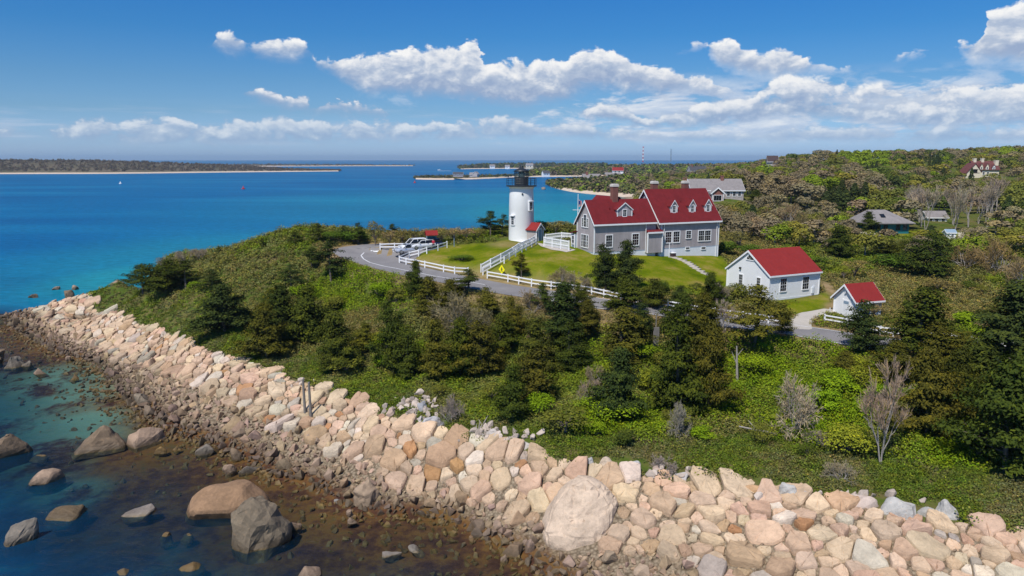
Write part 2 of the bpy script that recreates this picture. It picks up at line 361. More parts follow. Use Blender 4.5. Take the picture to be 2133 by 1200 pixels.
# ------------------------------------------------------------------ ground, sea
flat = np.stack([TX.ravel(), TY.ravel()], 1)
pxy = lambda lst: [ground(a, b)[:2] for a, b in lst]
ROADC = [(2500,790),(2300,772),(2133,752),(2000,735),(1900,722),(1800,712),(1720,700),(1640,686),(1520,670),(1400,652),(1300,638),(1150,615),(1000,592),(930,580),(870,568),(820,556),(775,543),(742,532),(728,522),(738,515),(765,511.5),(800,512)]
road_p = resample([tuple(ground(a, b)[:2]) for a, b in ROADC], 160)
for _ in range(6): road_p[1:-1] = (road_p[:-2] + 2 * road_p[1:-1] + road_p[2:]) / 4
d_road, arc_road = nearest(road_p, flat)
LOT = pxy([(745,530),(770,519),(795,514),(850,512),(905,508),(930,511),(905,518),(832,545),(800,549),(765,540)])
LAWN = pxy([(825,552),(860,530),(930,512),(1020,506),(1060,500),(1120,500),(1200,505),(1240,530),(1370,527),(1500,530),(1525,560),(1522,600),(1480,612),(1420,600),(1380,602),(1300,598),(1200,592),(1090,580),(1000,568),(900,563)])
LAWN2 = pxy([(1610,628),(1705,618),(1722,600),(1735,625),(1720,645),(1660,655),(1635,650)])
LAWN3 = pxy([(1900,478),(1960,480),(2133,490),(2133,505),(1990,510),(1900,500),(1800,505),(1800,490)])
DRIVE = pxy([(1628,684),(1640,662),(1668,652),(1720,643),(1745,648),(1712,660),(1690,672),(1692,686)])
DIRT = pxy([(1740,648),(1712,640),(1738,628),(1728,610),(1705,600),(1710,585),(1730,590),(1755,625)])
# flatten the road bed and the building plots
zr = tz(road_p[:, 0], road_p[:, 1]); 
for _ in range(30): zr[1:-1] = (zr[:-2] + zr[1:-1] + zr[2:]) / 3
Lr = plen(road_p)
zroad = np.interp(arc_road, Lr, zr).reshape(NR, NA); dr2 = d_road.reshape(NR, NA)
wgt = np.clip((7.5 - dr2) / 3.5, 0, 1); wgt = wgt * wgt * (3 - 2 * wgt)
TZ = TZ * (1 - wgt) + zroad * wgt
def road_z(p):
    d, a = nearest(road_p, np.asarray(p)[None, :2]); return float(np.interp(a[0], Lr, zr))
kind = np.zeros((len(flat), 4), np.float32)             # r lawn, g bare earth, b stone shore, a unused
d_shore, arc_s = nearest(resample(shore, 120), flat); d_crest, _ = nearest(resample(crest, 120), flat)
lawn = inside(LAWN, flat) | inside(LAWN2, flat) | inside(LAWN3, flat)
kind[:, 0] = lawn
verge = (d_road < 5.6) & (rr.ravel() < 140)
kind[:, 1] = np.where(verge, 0.8, 0) 
kind[inside(DIRT, flat), 1] = 1.0
kind[inside(pxy([(1015,509),(1050,502),(1120,505),(1112,514),(1060,517),(1030,515)]), flat), 1] = .5
kind[inside(pxy([(985,560),(1015,545),(1022,552),(1000,566)]), flat), 1] = .4
bank_poly = [tuple(p[:2]) for p in crest] + [tuple(p[:2]) for p in shore[::-1]]
bank = inside(bank_poly, flat) | (TZ.ravel() < 0.4) & (rr.ravel() < 175)
kind[:, 2] = bank
farland = rr.ravel() > 170
kind[:, 2] = np.where(farland & (TZ.ravel() < 2.2), 0.6, kind[:, 2])
def blur(a, n):
    a = a.reshape(NR, NA)
    for _ in range(n):
        b = a.copy(); b[1:-1, 1:-1] = (a[1:-1, 1:-1] * 2 + a[:-2, 1:-1] + a[2:, 1:-1] + a[1:-1, :-2] + a[1:-1, 2:]) / 6; a = b
    return a.ravel()
for k in range(3): kind[:, k] = blur(kind[:, k], 2)
m_ground, nt, b = material('ground_cover')
tc = nt.new('ShaderNodeNewGeometry').outputs['Position']
kd = nt.new('ShaderNodeSeparateColor'); nt.put(kd.inputs[0], nt.attr('kind', 0))
n1, n2, n3 = nt.noise(tc, 0.12, 4), nt.noise(tc, 0.9, 5, 0.65), nt.noise(tc, 4.0, 4, 0.7)
scrub = nt.ramp(nt.math('MULTIPLY_ADD', n2, 0.5, nt.math('MULTIPLY', n1, 0.5)), [(0.30, (0.035, 0.060, 0.010)), (0.45, (0.075, 0.105, 0.018)), (0.56, (0.125, 0.105, 0.040)), (0.72, (0.17, 0.125, 0.065))])
gn = nt.math('MULTIPLY_ADD', nt.noise(tc, 0.22, 6, 0.68), 0.95, nt.math('MULTIPLY_ADD', n3, 0.25, -0.10))
grass = nt.ramp(gn, [(0.34, (0.070, 0.105, 0.004)), (0.47, (0.115, 0.145, 0.006)), (0.56, (0.160, 0.165, 0.014)), (0.66, (0.235, 0.185, 0.05))])
earth = nt.ramp(n2, [(0.3, (0.22, 0.14, 0.07)), (0.7, (0.34, 0.25, 0.14))])
pebble = nt.new('ShaderNodeTexVoronoi'); nt.put(pebble.inputs['Vector'], tc); pebble.inputs['Scale'].default_value = 4.0
zc = nt.new('ShaderNodeSeparateXYZ'); nt.put(zc.inputs[0], tc)
tone = nt.mix(nt.math('MULTIPLY', pebble.outputs['Distance'], 1.2, clamp=True), (0.34, 0.27, 0.19), (0.10, 0.075, 0.05))
wet = nt.smooth(nt.math('MULTIPLY_ADD', n2, 0.5, zc.outputs[2]), 0.35, 1.0)
weed = nt.ramp(nt.math('MULTIPLY_ADD', n2, 0.6, nt.math('MULTIPLY', n1, 0.4)), [(0.30, (0.02, 0.012, 0.012)), (0.45, (0.075, 0.036, 0.022)), (0.55, (0.14, 0.072, 0.024)), (0.68, (0.08, 0.065, 0.025))])
sand_m = nt.math('MULTIPLY', nt.attr('sand', 2), nt.smooth(nt.math('MULTIPLY_ADD', n2, 0.35, n1), 0.52, 0.70))
bed = nt.mix(sand_m, weed, (0.13, 0.23, 0.17))
stone = nt.mix(wet, bed, tone)
c = nt.mix(kd.outputs[0], scrub, grass)
c = nt.mix(kd.outputs[1], c, earth)
c = nt.mix(nt.attr('beach', 2), c, (0.50, 0.42, 0.31))
c = nt.mix(kd.outputs[2], c, stone)
nt.put(b.inputs['Base Color'], c); b.inputs['Roughness'].default_value = 0.95; b.inputs['Specular IOR Level'].default_value = 0.0
bump(nt, b, nt.math('ADD', n3, n2), 0.6, 0.12)
# sandy patches off the shore at the left, the beach in the cove
sand = np.zeros(len(flat))
for px, py, rx in ((40,830,9),(10,880,7),(110,905,6),(60,790,8),(0,960,6),(170,870,4),(130,1010,3)):
    q = at_z(px, py, 0); dd = np.hypot((flat[:, 0] - q[0]) / rx, (flat[:, 1] - q[1]) / (rx * 0.8)); sand = np.maximum(sand, np.clip(1.6 - dd, 0, 1))
zf = TZ.ravel()
beach = np.where((rr.ravel() > 330) & (zf < 2.2), 1.0, 0)
fi = (np.arange(NR - 1)[:, None] * NA + np.arange(NA - 1)[None]).ravel()
quads = np.stack([fi, fi + 1, fi + NA + 1, fi + NA], 1)[:, ::-1]
quads = np.stack([fi, fi + 1, fi + NA + 1, fi + NA], 1)
verts = np.stack([TX.ravel(), TY.ravel(), zf], 1)
# orientation: the normal must point up
v0, v1, v2 = verts[quads[0][0]], verts[quads[0][1]], verts[quads[0][2]]
if np.cross(v1 - v0, v2 - v0)[2] < 0: quads = quads[:, ::-1]
terrain = link('terrain', mesh_np('terrain', verts, quads, [m_ground], True, {'kind': ('POINT', kind), 'sand': ('POINT', sand), 'beach': ('POINT', beach)}))
terrain['kind'] = 'structure'

# the sea: one sheet out to the horizon; it lets the bed show through where it is shallow
SA = np.linspace(R(-75), R(75), 260); SR = np.concatenate([np.exp(np.linspace(math.log(14), math.log(260), 240)), np.exp(np.linspace(math.log(270), math.log(14000), 60))])
sa_, sr_ = np.meshgrid(SA, SR); SX, SY = sr_ * np.sin(sa_), sr_ * np.cos(sa_)
near = (np.hypot(SX, SY) < 700) & (np.abs(sa_) < R(51.9)) & (sr_ > 26.5)
depth = np.where(near, np.clip(-tz(SX, SY), 0, 9), np.where(sr_ <= 26.5, 4, 9)).ravel()
off = SY.ravel()
shal = np.zeros(len(off))                                  # paler, greener water over the sandy shallows
pp = np.stack([SX.ravel(), SY.ravel()], 1)
for px, py, r_, g_ in ((1150,440,60,.8),(1190,452,45,.9),(1100,412,90,.45),(300,575,22,.9),(240,590,14,.8),(420,530,45,.5),(140,590,25,.35),(900,420,120,.35)):
    q = at_z(px, py, 0); dd = np.hypot((pp[:, 0] - q[0]) / (r_ * 1.0), (pp[:, 1] - q[1]) / (r_ * 1.6)); shal = np.maximum(shal, g_ * np.clip(1.5 - dd, 0, 1))
fpoly = [tuple(p[:2]) for p in shore] + [(160, 5), (-330, 5), (-330, 175), tuple(at_z(-60, 632, 0)[:2])]
dsea, _ = nearest(resample(shore, 120), pp); insh = np.where(inside(fpoly, pp), np.exp(-(dsea / 58.0) ** 2), np.exp(-(dsea / 5.0) ** 2))
m_sea = bpy.data.materials.new('sea_water'); m_sea.use_nodes = True; nt = NT(m_sea.node_tree); nt.n.clear()
out = nt.new('ShaderNodeOutputMaterial')
pos = nt.new('ShaderNodeNewGeometry').outputs['Position']
mp = nt.new('ShaderNodeMapping'); nt.put(mp.inputs[0], pos); mp.inputs['Rotation'].default_value = (0, 0, 0.35); mp.inputs['Scale'].default_value = (0.55, 1.0, 1.0)
wv = nt.noise(mp.outputs[0], 0.9, 4, 0.6, 0.4); wv2 = nt.noise(mp.outputs[0], 0.13, 3, 0.55)
bp = nt.new('ShaderNodeBump'); bp.inputs['Strength'].default_value = 1.0; bp.inputs['Distance'].default_value = 0.5; nt.put(bp.inputs['Height'], nt.math('MULTIPLY_ADD', wv2, 1.2, wv))
fr = nt.new('ShaderNodeFresnel'); fr.inputs['IOR'].default_value = 1.333; nt.l.new(bp.outputs[0], fr.inputs['Normal'])
mp2 = nt.new('ShaderNodeMapping'); nt.put(mp2.inputs[0], pos); mp2.inputs['Scale'].default_value = (0.0035, 0.013, 1)
cur = nt.noise(mp2.outputs[0], 1.0, 5, 0.6)
deep = nt.ramp(cur, [(0.32, (0.0, 0.078, 0.215)), (0.52, (0.0, 0.105, 0.255)), (0.70, (0.006, 0.145, 0.29))])
deep = nt.mix(nt.attr('shal', 2), deep, (0.012, 0.21, 0.26))
rp = nt.noise(mp.outputs[0], 0.55, 4, 0.65, 0.6); deep = nt.mix(1.0, deep, nt.math('MULTIPLY_ADD', rp, 1.1, 0.45), 'MULTIPLY')  # light and dark of the ripples painted into the body colour
weedy = nt.ramp(nt.noise(pos, .085, 5, .62), [(.34, (.007, .017, .034)), (.5, (.006, .034, .078)), (.66, (.006, .080, .125))])  # water over dark weed; its navy also paints in the reflected sky
deep = nt.mix(nt.attr('inshore', 2), deep, weedy)
body = nt.new('ShaderNodeBsdfDiffuse'); nt.put(body.inputs[0], deep)
clear = nt.new('ShaderNodeBsdfTransparent'); nt.put(clear.inputs[0], nt.ramp(nt.math('DIVIDE', nt.attr('depth', 2), 4.0), [(0, (0.95, 0.96, 0.96)), (0.3, (0.50, 0.66, 0.70)), (1, (0.16, 0.55, 0.60))]))
dm = nt.smooth(nt.attr('depth', 2), 0.0, 2.9)
m1 = nt.new('ShaderNodeMixShader'); nt.put(m1.inputs[0], dm); nt.l.new(clear.outputs[0], m1.inputs[1]); nt.l.new(body.outputs[0], m1.inputs[2])
gl = nt.new('ShaderNodeBsdfGlossy'); gl.inputs['Roughness'].default_value = 0.12; nt.l.new(bp.outputs[0], gl.inputs['Normal'])
m2 = nt.new('ShaderNodeMixShader'); nt.put(m2.inputs[0], nt.math('MULTIPLY', fr.outputs[0], 0.24)); nt.l.new(m1.outputs[0], m2.inputs[1]); nt.l.new(gl.outputs[0], m2.inputs[2])
nt.l.new(m2.outputs[0], out.inputs[0])
ns, na = len(SR), len(SA)
fi = (np.arange(ns - 1)[:, None] * na + np.arange(na - 1)[None]).ravel()
sq = np.stack([fi, fi + na, fi + na + 1, fi + 1], 1)
sv_ = np.stack([SX.ravel(), SY.ravel(), np.zeros(len(off))], 1)
if np.cross(sv_[sq[0][1]] - sv_[sq[0][0]], sv_[sq[0][2]] - sv_[sq[0][0]])[2] < 0: sq = sq[:, ::-1]
sea = link('sea', mesh_np('sea', sv_, sq, [m_sea], True, {'depth': ('POINT', depth), 'shal': ('POINT', shal), 'inshore': ('POINT', insh)})); sea['kind'] = 'structure'
bedv = np.array([(-400, 5, -3.9), (400, 5, -3.9), (400, 900, -3.9), (-400, 900, -3.9)])
# ------------------------------------------------------------------ building materials
def shingle_mat(name, col, var=0.25, row=0.16, sc_=9.0, rough=0.85):
    m, nt, b = material(name); tc = nt.new('ShaderNodeTexCoord').outputs['Object']
    sp = nt.new('ShaderNodeSeparateXYZ'); nt.put(sp.inputs[0], tc)
    n1 = nt.noise(tc, 0.7, 4, 0.6); n2 = nt.noise(tc, sc_, 3, 0.7)
    f = nt.math('MULTIPLY_ADD', n1, var * 1.4, 1 - var * 1.3); f = nt.math('ADD', f, nt.math('MULTIPLY_ADD', n2, var * 1.2, -var * 0.6))
    nt.put(b.inputs['Base Color'], nt.mix(1.0, col, f, 'MULTIPLY')); b.inputs['Roughness'].default_value = rough; b.inputs['Specular IOR Level'].default_value = 0.2
    stv = nt.new('ShaderNodeMapping'); nt.put(stv.inputs[0], tc); stv.inputs['Scale'].default_value = (1.6, 1.6, .18); st_ = nt.noise(stv.outputs[0], 1.0, 4, .6)
    b_in = b.inputs['Base Color'].links[0].from_socket; nt.put(b.inputs['Base Color'], nt.mix(1.0, b_in, nt.math('MULTIPLY_ADD', st_, var * 2.2, 1 - var * 1.1), 'MULTIPLY'))
    fr_ = nt.math('FRACT', nt.math('DIVIDE', sp.outputs[2], row)); bump(nt, b, nt.math('MULTIPLY_ADD', n2, 0.5, fr_), 0.6, 0.03)
    return m
def clap_mat(name, col, row=0.14):
    m, nt, b = material(name); tc = nt.new('ShaderNodeTexCoord').outputs['Object']
    sp = nt.new('ShaderNodeSeparateXYZ'); nt.put(sp.inputs[0], tc)
    n1 = nt.noise(tc, 0.8, 5, 0.65); st = nt.noise(tc, 5, 3)
    nt.put(b.inputs['Base Color'], nt.mix(nt.math('MULTIPLY', nt.smooth(n1, 0.5, 0.75), 0.25), col, tuple(x * 0.72 for x in col))); b.inputs['Roughness'].default_value = 0.6; b.inputs['Specular IOR Level'].default_value = 0.25
    fr_ = nt.math('FRACT', nt.math('DIVIDE', sp.outputs[2], row)); bump(nt, b, nt.math('MULTIPLY_ADD', st, 0.2, fr_), 0.35, 0.02)
    return m
M = {}
M['shingle'] = shingle_mat('weathered_shingles', (0.46, 0.41, 0.415))
M['shingle2'] = shingle_mat('pale_shingles', (0.47, 0.42, 0.40))
M['red_roof'] = shingle_mat('red_roof_shingles', (0.170, 0.016, 0.019), 0.26, 0.2, 5.0)
M['red_roof2'] = shingle_mat('sun_bright_red_roof', (0.25, 0.024, 0.022), 0.16, 0.2, 5.0)  # red roof, its colour raised for the light caught by the tilt
M['grey_roof'] = shingle_mat('grey_roof_shingles', (0.27, 0.245, 0.24), 0.25, 0.25, 4.0)
M['dark_roof'] = shingle_mat('dark_roof_shingles', (0.08, 0.08, 0.09), 0.25, 0.25, 4.0)
M['maroon_roof'] = shingle_mat('maroon_tiles', (0.16, 0.06, 0.055), 0.3, 0.25, 3.0)
M['white'] = plain('white_paint', (0.80, 0.80, 0.80), 0.5, 0.04, 1.2)
M['clap'] = clap_mat('white_clapboard', (0.80, 0.80, 0.80))
M['tower'] = plain('white_tower_paint', (0.82, 0.82, 0.81), 0.55, 0.05, 0.7)
M['found'] = plain('painted_foundation', (0.66, 0.69, 0.72), 0.7, 0.08, 1.5)
M['bluegrey'] = plain('blue_grey_paint', (0.22, 0.30, 0.38), 0.6, 0.1)
M['cream'] = plain('cream_stucco', (0.68, 0.60, 0.46), 0.8, 0.08)
M['teal'] = plain('teal_wall', (0.02, 0.15, 0.18), 0.6, 0.15)
M['black'] = plain('black_iron_paint', (0.018, 0.022, 0.026), 0.45, 0.15, 3, 0.0, 0.5)
M['brick'] = shingle_mat('red_brick', (0.30, 0.13, 0.10), 0.3, 0.08, 8)
M['cap'] = plain('chimney_cap_mortar', (0.62, 0.58, 0.52), 0.8, 0.15)
M['timber'] = plain('dark_timber', (0.05, 0.03, 0.03), 0.7)
M['wood'] = plain('grey_weathered_wood', (0.20, 0.18, 0.16), 0.9, 0.3, 4)
M['asphalt'] = None
m, nt, b = material('window_glass'); b.inputs['Base Color'].default_value = (0.012, 0.014, 0.017, 1); b.inputs['Roughness'].default_value = 0.06; b.inputs['Specular IOR Level'].default_value = 0.6; M['glass'] = m
m, nt, b = material('lantern_glass'); b.inputs['Base Color'].default_value = (0.10, 0.14, 0.14, 1); b.inputs['Roughness'].default_value = 0.04; b.inputs['Alpha'].default_value = 0.45; M['lglass'] = m
m, nt, b = material('lens_glass'); b.inputs['Base Color'].default_value = (0.12, 0.30, 0.25, 1); b.inputs['Roughness'].default_value = 0.15; M['lens'] = m

class Frame:
    """a building's own axes: u along its front, v into it, z up; origin at the front left corner"""
    def __init__(s, x, y, z, deg): s.o = np.array((x, y, z)); a = R(deg); s.u = np.array((math.cos(a), math.sin(a), 0)); s.v = np.array((-math.sin(a), math.cos(a), 0)); s.deg = deg
    def root(s, name, label, cat, group=None): return empty(name, s.o, label, cat, group, R(s.deg))
    def on_v(s, px, py, v):                                   # where the line of sight meets the plane v = const
        d = ray(px, py); n = s.v; o = np.array((0, 0, H)); t = ((s.o - o) @ n + v) / (d @ n); p = o + d * t - s.o
        return p @ s.u, p[2]
    def on_u(s, px, py, u):
        d = ray(px, py); n = s.u; o = np.array((0, 0, H)); t = ((s.o - o) @ n + u) / (d @ n); p = o + d * t - s.o
        return p @ s.v, p[2]
def window(parent, p, ax, out, w, h, cols=2, rows=4, frame=0.11, name='window', mats=None, hood=False):
    """p: bottom centre on the wall; ax: along the wall; out: outward normal. the sash and panes are one mesh, its casing a sub-part"""
    p, ax, out = Vector(p), Vector(ax), Vector(out); up = Vector((0, 0, 1)); fm, gm = mats or (M['white'], M['glass'])
    mb = MB()
    def slab(a0, a1, z0, z1, d0, d1, m, dest):
        q = [p + ax * a0 + up * z0 + out * d0, p + ax * a1 + up * z0 + out * d0, p + ax * a1 + up * z1 + out * d0, p + ax * a0 + up * z1 + out * d0]
        dest.prism(q, out * (d1 - d0), m)
    slab(-w / 2, w / 2, 0, h, 0.004, 0.02, 0, mb)
    for k in range(1, cols): a = -w / 2 + w * k / cols; slab(a - .008, a + .008, 0.0, h, 0.022, 0.034, 1, mb)
    for k in range(1, rows): z = h * k / rows; t = .022 if k * 2 == rows else .008; slab(-w / 2, w / 2, z - t, z + t, 0.0225, 0.037, 1, mb)
    o = mb.build(name, [gm, fm], parent)
    f = MB(); F_ = frame
    slab(-w / 2 - F_, -w / 2, -F_, h + F_, 0.003, 0.07, 0, f); slab(w / 2, w / 2 + F_, -F_, h + F_, 0.003, 0.07, 0, f)
    slab(-w / 2, w / 2, h, h + F_, 0.003, 0.075, 0, f); slab(-w / 2, w / 2, -F_, 0, 0.003, 0.11, 0, f)
    if hood: slab(-w / 2 - F_ * 1.6, w / 2 + F_ * 1.6, h + F_, h + F_ * 2, 0.003, 0.3, 0, f)
    f.build('frame', [fm], o)
    return o
def gable(parent, u0, u1, v0, v1, z0, ze, zr, wall, roof, trim, oe=0.35, orr=0.25, th=0.14, ends=(1, 1), fascia=True, asym=0.0):
    """a gabled block, ridge along u: wall, roof, trim as parts"""
    vm = (v0 + v1) / 2; s = (zr - ze) / (vm - v0)
    mb = MB(); mb.prism([(u0, v0, z0), (u0, v1, z0), (u0, v1, ze - .03), (u0, vm, zr - .03), (u0, v0, ze - .03)], (u1 - u0, 0, 0)); mb.build('wall', wall, parent)
    r = MB(); a, b_ = u0 - orr * ends[0], u1 + orr * ends[1]
    for sgn, ve in ((-1, v0 - oe), (1, v1 + oe + asym)):
        zz = ze - s * (oe + (asym if sgn > 0 else 0))
        r.prism([(a, vm, zr), (a, ve, zz), (a, ve, zz + th), (a, vm, zr + th)], (b_ - a, 0, 0))
    r.build('roof', roof, parent)
    t = MB()
    for en, uu, du in ((ends[0], a, -0.045), (ends[1], b_, 0.045)):
        if not en: continue
        for ve, zz in ((v0 - oe, ze - s * oe), (v1 + oe + asym, ze - s * (oe + asym))):
            t.prism([(uu, vm, zr + th * .7), (uu, ve, zz + th * .7), (uu, ve, zz - .16), (uu, vm, zr - .2)], (du, 0, 0))
    if fascia:
        for ve, dv, zz in ((v0 - oe, -0.05, ze - s * oe), (v1 + oe + asym, 0.05, ze - s * (oe + asym))):
            t.prism([(a, ve, zz - .13), (a, ve + dv, zz - .13), (a, ve + dv, zz + th * .75), (a, ve, zz + th * .75)], (b_ - a, 0, 0))
    t.build('trim', trim, parent)
    return vm, s
def corner_boards(parent, pts, z0, z1, m, w=0.14):
    for u, v in pts: MB().box((u - w / 2, v - w / 2, z0), (u + w / 2, v + w / 2, z1)).build('corner_board', m, parent)
def dormer(parent, uc, w, vf, z0, ze, zr, slope_line, wall, roof, trim, oe=0.14, win=None):
    """roof dormer facing the front: slope_line(z) gives v of the main roof at height z"""
    d = MB(); d.prism([(uc - w / 2, vf, z0), (uc + w / 2, vf, z0), (uc + w / 2, vf, ze), (uc, vf, zr - .02), (uc - w / 2, vf, ze)], (0, slope_line(zr) - vf + 0.1, 0)); o = d.build('dormer', wall, parent)
    s = (zr - ze) / (w / 2); r = MB(); vb = slope_line(zr) + 0.15
    for sg in (-1, 1):
        ue = uc + sg * (w / 2 + oe); zz = ze - s * oe
        r.prism([(uc, vf - .12, zr), (ue, vf - .12, zz), (ue, vf - .12, zz + .09), (uc, vf - .12, zr + .09)], (0, vb - vf + .12, 0))
    r.build('dormer_roof', roof, o)
    t = MB()
    for sg in (-1, 1):
        ue = uc + sg * (w / 2 + oe); zz = ze - s * oe
        t.prism([(uc, vf - .125, zr + .05), (ue, vf - .125, zz + .05), (ue, vf - .125, zz - .09), (uc, vf - .125, zr - .12)], (0, -.04, 0))
        t.box((uc + sg * w / 2 - .07, vf - .05, z0), (uc + sg * w / 2 + .07, vf - .004, ze))
    t.build('trim', trim, o)
    if win: window(o, (uc, vf, z0 + win[2]), (1, 0, 0), (0, -1, 0), win[0], win[1], 2, 4, 0.09)
    return o

# ------------------------------------------------------------------ the keeper's house
HF = Frame(12.2, 108.0, 14.75, 24)
house = HF.root('keepers_house', 'long grey shingled house with red gabled roofs, four dormers and three chimneys', 'house')
z_ = lambda z: z - 14.75
W1 = 5.2; E1, R1 = z_(19.75), z_(22.75)
gable(house, 0, 10.9, 0, W1, 0.32, E1, R1, M['shingle'], M['red_roof'], M['white'], 0.38, 0.3, ends=(1, 0), asym=0.25)
W2 = 8.2; E2, R2 = z_(19.55), z_(24.1)
gable(house, 11.6, 23.0, 0.0, W2, 0.35, E2, R2, M['shingle'], M['red_roof'], M['white'], 0.38, 0.35)
f = MB(); f.box((-.04, -.04, -1.2), (10.9, W1 + .04, .32)); f.box((11.56, -.04, -2.6), (23.04, W2 + .04, .35)); f.build('foundation', M['found'], house)
# back wing: only its ridge shows over the front one
bk = MB(); bk.prism([(2.6, W1 - .6, .3), (9.6, W1 - .6, .3), (9.6, W1 - .6, E1 - .2), (6.1, W1 - .6, R1 + .27), (2.6, W1 - .6, E1 - .2)], (0, 5.0, 0)); bk.build('wall', M['shingle'], house)
bk = MB()
for ue in (2.2, 10.0): bk.prism([(6.1, W1 - 2.2, R1 + .3), (ue, W1 - 2.2, E1 - .5), (ue, W1 - 2.2, E1 - .36), (6.1, W1 - 2.2, R1 + .46)], (0, 7.0, 0))
bk.build('roof', M['red_roof'], house)
# entry nook between the two blocks
nk = MB(); nk.box((9.15, -.5, 0.0), (11.75, 0.6, 3.05)); nk.build('entry_bay', M['shingle'], house)
nk = MB(); nk.prism([(9.0, -.75, 3.12), (9.0, -.75, 3.24), (9.0, .9, 3.85), (9.0, .9, 3.7)], (2.85, 0, 0)); nr = nk.build('entry_roof', M['red_roof'], house)
nk = MB(); nk.box((8.97, -.80, 2.98), (11.88, -.752, 3.22)); nk.build('fascia', M['white'], nr)
corner_boards(house, [(0, 0), (0, W1)], .3, E1 - .1, M['white']); corner_boards(house, [(9.12, -.5), (11.78, -.5)], 0, 3.1, M['white'], .16); corner_boards(house, [(11.95, -.02), (23.0, 0), (23.0, W2)], -2.4, E2 - .2, M['white'])
bb = MB(); bb.box((.1, -.03, .3), (9.0, -.002, .46)); bb.box((12.1, -.03, .33), (22.9, -.002, .48)); bb.box((-.03, .1, .3), (-.002, W1 - .1, .46)); bb.build('water_table', M['bluegrey'], house)
for u, zb, zt in ((9.0, .1, E1 - .5), (12.35, .1, E2 - .5), (22.55, -2.2, E2 - .5)): MB().tube((u, -.13, zb), (u, -.13, zt), .055).build('downspout', M['white'], house)
def front_win(x0, x1, y0, y1, cols=2, rows=4, fr_=.12, v=0.0):
    ua, zt = HF.on_v(x0, y0, v); ub, zb = HF.on_v(x1, y1, v); w_ = ub - ua - 2 * fr_; h_ = zt - zb - 2 * fr_
    return window(house, ((ua + ub) / 2, v, zb + fr_), (1, 0, 0), (0, -1, 0), w_, h_, cols, rows, fr_)
front_win(1261, 1276, 489, 515.5, 3, 4); front_win(1316, 1331, 486, 511.5, 3, 4)
front_win(1385, 1399, 482, 506.5, 3, 4); front_win(1401.5, 1416, 481, 505.5, 3, 4); front_win(1428.5, 1440, 480, 497, 2, 4, .1)
front_win(1454, 1467.5, 479.5, 502.5, 3, 4); front_win(1467, 1480.5, 479, 502, 3, 4)
for (x0, x1, y0, y1) in ((1211.5, 1226.5, 447, 473), (1210, 1226.5, 489, 514.5)):
    va, zt = HF.on_u(x1, y0, 0); vb, zb = HF.on_u(x0, y1, 0)
    for k in range(3):
        w_ = (vb - va - .3); ws = (w_ * .24, w_ * .46, w_ * .24)[k]; cc = va + .15 + (w_ * .12, w_ * .5, w_ * .88)[k]
        window(house, (0, cc, zb + .12), (0, -1, 0), (-1, 0, 0), ws, (zt - zb - .24) * (1 if (k == 1 or y0 > 480) else .72), 1 if k != 1 else 2, 4, .1)
s1 = (R1 - E1) / (W1 / 2); s2 = (R2 - E2) / (W2 / 2)
ln1 = lambda z: (z - .14 - E1) / s1; ln2 = lambda z: (z - .14 - E2) / s2
ud, zd = HF.on_v(1301, 462, .45)
dormer(house, ud, 2.55, .5, E1 + .45, E1 + 1.75, E1 + 2.72, ln1, M['shingle'], M['red_roof'], M['white'], .18, (.62, .95, .25))
for px, py in ((1401, 459), (1439, 457.5), (1471.5, 456)):
    ud, zd = HF.on_v(px, py, 1.2); dormer(house, ud, 1.12, .95, E2 + .85, E2 + 2.25, E2 + 3.05, ln2, M['shingle2'], M['red_roof'], M['white'], .16, (.55, 1.0, .3))
def chimney(u, v, z0, z1, w=.95, d=.75, pots=False):
    c = MB(); c.box((u - w / 2, v - d / 2, z0), (u + w / 2, v + d / 2, z1)); o = c.build('chimney', M['brick'], house)
    c = MB(); c.box((u - w / 2 - .07, v - d / 2 - .07, z1 + .002), (u + w / 2 + .07, v + d / 2 + .07, z1 + .32)); c.box((u - w / 2 + .02, v - d / 2 + .02, z1 + .322), (u + w / 2 - .02, v + d / 2 - .02, z1 + .42)); c.build('cap', M['cap'], o)
    if pots:
        c = MB()
        for k in (-.25, .2): c.tube((u + k, v, z1 + .41), (u + k, v, z1 + .95), .13, .1)
        c.build('chimney_pot', M['brick'], o)
u_, zt = HF.on_v(1280, 383, W1 / 2); chimney(u_, W1 / 2, R1 - .6, zt - .42)
u_, zt = HF.on_v(1363, 377, W2 / 2 + 1.2); chimney(u_, W2 / 2 + 1.2, R2 - 1.6, zt - .42)
u_, zt = HF.on_v(1427.5, 376.5, W2 / 2 + 1.2); chimney(u_, W2 / 2 + 1.2, R2 - 1.6, zt - .42, pots=True)
for u, v in ((3.3, 1.3), (17.0, 2.2)):
    k = MB(); zz = (E1 + s1 * v if u < 11 else E2 + s2 * v); k.tube((u, v, zz), (u, v, zz + .5), .06); k.build('vent_pipe', M['red_roof'], house)
# porch at the back of the left gable
pc = MB(); pc.box((-.35, W1 + .1, .3), (1.5, W1 + 1.2, 2.75)); po = pc.build('back_porch', M['bluegrey'], house)
pc = MB(); pc.prism([(-.6, W1 - .1, 3.15), (-.6, W1 + 1.45, 2.8), (-.6, W1 + 1.45, 2.92), (-.6, W1 - .1, 3.27)], (2.2, 0, 0)); pc.build('porch_roof', M['red_roof'], po)
pc = MB(); pc.box((-.41, W1 + .05, .2), (-.29, W1 + .18, 2.78)); pc.box((-.41, W1 + 1.1, .2), (-.29, W1 + 1.25, 2.78)); pc.box((-.41, W1 + .18, 1.1), (-.352, W1 + 1.1, 1.22)); pc.build('trim', M['white'], po)
window(po, (-.35, W1 + .64, 1.32), (0, -1, 0), (-1, 0, 0), .7, 1.15, 2, 2, .06)
